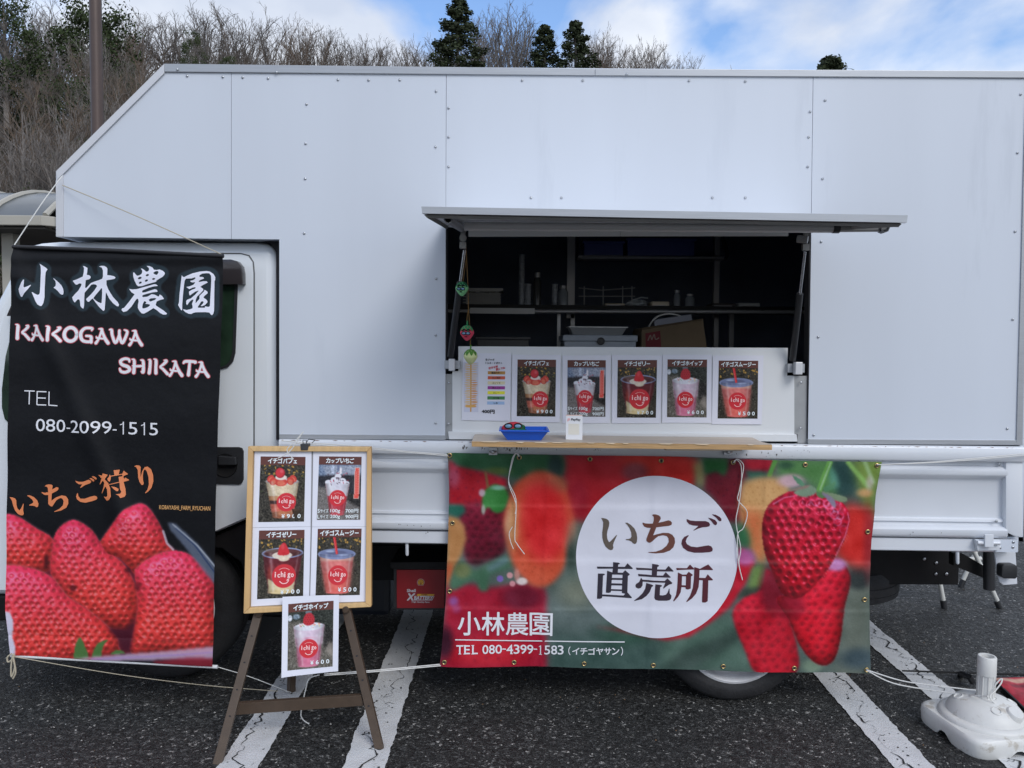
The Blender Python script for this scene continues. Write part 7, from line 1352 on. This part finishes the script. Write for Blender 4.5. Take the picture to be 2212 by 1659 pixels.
dome = MB().ring(pc, (0, 0, 1), 0, 0, [(.164, .072), (.164, .080), (.157, .088), (.141, .093), (.138, .092), (.136, .098), (.130, .112), (.113, .132), (.088, .147), (.052, .156), (.036, .157)], 64).build('dome', M_PAR, par, smooth=True)
for ang, sc in ((-100, 1), (160, .9), (-10, .9)):
    a = R(ang); c = pc + Vector((math.cos(a) * .095, math.sin(a) * .095, .144)); MB().ring(c, Vector((math.cos(a) * .45, math.sin(a) * .45, 1)), 0, 0, [(.020, -.01), (.019, .0), (.016, .002), (.013, -.003), (.0001, -.004)], 20).build('dimple', M_PAR, dome, smooth=True)
a = R(-62); c = pc + Vector((math.cos(a) * .108, math.sin(a) * .108, .128)); MB().ring(c, Vector((math.cos(a) * .5, math.sin(a) * .5, 1)), 0, 0, [(.034, -.03), (.030, .012), (.026, .016), (.0001, .016)], 24).build('filler_cap', M_PAR, dome, smooth=True)
MB().ring(pc, (0, 0, 1), 0, 0, [(.036, .15), (.034, .158), (.030, .16), (.030, .245), (.033, .246), (.0335, .25), (.0335, .316), (.031, .320), (.025, .320), (.024, .316), (.024, .16), (.0001, .16)], 32).build('pole_socket', M_PAR, par, smooth=True)
for k in range(10):
    a = k * math.tau / 10; q = pc + Vector((math.cos(a) * .0305, math.sin(a) * .0305, 0)); MB().tube([q + Vector((0, 0, .158)), q + Vector((0, 0, .245))], .0025, 5).build('socket_rib', M_PAR, par)
# folded flag and its pole on the ground
fl = thing('fallen_flag', 'red printed flag lying on the asphalt at the right edge beside the parasol base', 'flag', G(2190, 1500))
q = [G(2144, 1468.5, .012), G(2290, 1464, .02), G(2330, 1600, .01), G(2231, 1552, .008)]
ifl = Img(0, 0, 100, 100, .9, (170, 22, 44)); ifl.line([(0, 3), (30, 8), (60, 4), (100, 6)], 9, (200, 180, 150), 3, .8); ifl.line([(20, 20), (60, 14), (100, 18)], 7, (120, 14, 34), 3); ifl.line([(38, 52), (50, 46), (64, 50), (60, 62), (76, 66)], 4, (225, 190, 205), .8); ifl.line([(50, 46), (48, 80), (70, 90)], 3, (225, 190, 205), .8); ifl.noise(8, 2, 3)
def fq(a, b): s, t = a / 100, b / 100; v = q[0].lerp(q[1], s).lerp(q[3].lerp(q[2], s), t); v.z += .006 * math.sin(a * .11 + b * .05) * math.sin(b * .09) + .008; return v
grid_obj('flag_cloth', 60, 60, lambda s, t: (s * 100, t * 100), ifl, M_CLOTH, fl, uvfn=fq)
MB().tube([q[0] + Vector((0, 0, .004)), q[3] + Vector((0, 0, .004))], .008, 6).build('flag_hem', M_BLACK, fl)
fp = thing('flag_pole', 'thin black pole lying on the asphalt behind the parasol base', 'pole', G(2087, 1450))
MB().tube([G(1949, 1449, .03), G(2290, 1460, .02)], [.004, .006], 8).build('pole_rod', M_BLACK, fp, smooth=True)
MB().tube([G(2076, 1457, .0), G(2079, 1456, .05), G(2094, 1462, .06), G(2100, 1472, .02)], .014, 8).build('pole_clamp', M_BLKPL, fp, smooth=True)
# white tubular stand under the rear of the truck
st = thing('folding_stand', 'white tubular folding stand with black feet under the rear of the truck', 'stand', G(2090, 1316))
M_TUBE = mat('white_tube', (.60, .60, .57), .4); Yst = 4.5
for p0, p1 in (((2016, 1180), (2040, 1314)), ((2094, 1170), (2160, 1314)), ((2118, 1170), (2075, 1268)), ((2094, 1208), (2119, 1210))):
    deep = .55 if p1[1] == 1268 else 0; b_ = G(*p1) if p1[1] > 1260 else P(*p1, Yst); a_ = P(*p0, b_.y if p1[1] > 1260 else Yst)
    MB().tube([a_, b_ + Vector((0, 0, .01))], .013, 10).build('leg', M_TUBE, st, smooth=True)
    if p1[1] > 1260: MB().tube([b_ + (a_ - b_).normalized() * .05, b_], .017, 10).build('rubber_foot', M_BLKPL, st, smooth=True)
tb = thing('bench', 'pale low bench edge seen beyond the rear corner of the truck', 'bench', (P(2190, 1240, 6.0).x, 6.2, 0))
a, b = P(2145, 1234, 6.0), P(2330, 1248, 6.0); MB().box(a.x, b.x, 6.0, 6.35, a.z - .045, a.z).build('seat', mat('beige_metal'), tb)
for x in (a.x + .15, b.x - .1): MB().box(x, x + .05, 6.05, 6.3, 0, a.z - .046).build('leg', M_TUBE, tb)

# ------------------------------------------------------------------ cords
def cthing(lab, pts, Y, r=.0022, m=None, sm=5): o = cord('cord', pts, Y, r, m or M_CORD, None, sm=sm); tag(o, lab, 'cord', None); return o
cthing('white cord running down from the box corner to the left end of the black banner', [(134, 381), (90, 440), (30, 531)], lambda t: 3.19 - .14 * t)
cthing('thin white cord slanting across the overhang to the right end of the black banner', [(135, 400), (300, 469), (482, 551)], lambda t: 3.205 - .16 * t, .0021, M_TWINE)
cthing('white cord tied from the wide banner corner towards the easel clip, upper one', [(608, 952), (760, 963), (880, 975), (966, 982)], lambda t: 3.17 - .02 * t)
cthing('white cord tied from the wide banner corner towards the easel clip, lower one', [(640, 957), (800, 970), (900, 979), (968, 985)], lambda t: 3.165 - .015 * t)
cthing('white cord looped above the black binder clip', [(600, 990), (626, 975), (650, 940), (655, 933), (640, 950), (620, 972), (634, 992)], 3.0, .002)
for lab, pts in (('long white cord ends dangling from the left top eyelet of the wide banner', [(1122, 986), (1117, 979), (1107, 990), (1099, 1032), (1101, 1052), (1112, 1080), (1115, 1100), (1112, 1160), (1117, 1175), (1133, 1197)]), ('shorter white cord end dangling beside the long one at the left of the banner', [(1121, 986), (1113, 981), (1104, 1010), (1099, 1040), (1113, 1072), (1115, 1095), (1113, 1110)]),
        ('outer white cord dangling from the right top eyelet, beside the white disc', [(1585, 999), (1592, 992), (1602, 998), (1606, 1012), (1597, 1060), (1594, 1080), (1614, 1106), (1606, 1140), (1594, 1152), (1593, 1180), (1596, 1220), (1604, 1253)]), ('inner white cord dangling from the right top eyelet, crossing the outer one', [(1584, 1000), (1590, 993), (1600, 1004), (1602, 1030), (1600, 1060), (1596, 1090), (1590, 1120), (1592, 1145), (1600, 1185), (1596, 1215), (1602, 1246)])):
    cthing(lab, pts, YB - .014, .0019)
cthing('white cord curling alone on the left part of the wide banner', [(1107, 1138), (1100, 1152), (1103, 1170), (1109, 1186)], YB - .014, .0017)
for dy, lab in ((0, 'upper of two white cords pulling the wide banner to the right'), (4, 'lower of two white cords pulling the wide banner to the right')): cthing(lab, [(1894, 1004), (2040, 996 + dy * .5), (2240, 977 + dy)], lambda t: 3.15 + .03 * t, .0018)
gb = G(2107, 1520); 
cthing('upper white cord from the banner corner to the parasol base socket', [(1872, 1447), (1950, 1471), (2030, 1482), (2107, 1491)], lambda t: YB - .02 - .19 * t, .0026); cthing('lower white cord from the banner corner to the parasol base socket', [(1872, 1448), (1930, 1476), (2020, 1492), (2085, 1500), (2105, 1502), (2134, 1504)], lambda t: YB - .02 - .26 * t, .0026)
cthing('white cord loop rising beside the parasol socket and trailing over the dome', [(2138, 1503), (2150, 1480), (2163, 1466), (2163, 1475), (2150, 1492), (2138, 1505), (2150, 1520), (2170, 1533), (2190, 1536), (2200, 1550), (2216, 1566)], lambda t: 2.93 - .05 * t, .0026)
cthing('beige cord running low from the black banner corner behind the easel leg', [(28, 1418), (250, 1456), (440, 1480), (600, 1493)], lambda t: 3.02 + .2 * t, .0016, M_TWINE); cthing('white cord from the banner rod end down to the rear easel leg', [(471, 1441), (540, 1462), (610, 1489), (632, 1497)], lambda t: 3.04 + .25 * t, .0018)
for lab, pts in (('upper white cord stretched between the easel leg and the wide banner corner', [(700, 1456), (820, 1447), (950, 1435)]), ('lower white cord stretched between the easel leg and the wide banner corner', [(700, 1459), (820, 1450), (952, 1438)])): cthing(lab, pts, lambda t: 2.99 + .15 * t, .0022)
cthing('loose white cord end hanging behind the easel crossbar to the ground', [(690, 1458), (668, 1466), (660, 1490), (656, 1508), (652, 1530), (650, 1545), (656, 1556), (668, 1564)], 3.0, .0024)
cthing('knotted beige twine bunch hanging from the lower left corner of the black banner', [(25, 1412), (16, 1420), (18, 1430), (30, 1420), (28, 1414), (24, 1440), (25, 1462), (32, 1440), (27, 1416), (34, 1450), (28, 1466)], 3.02, .0032, M_TWINE)
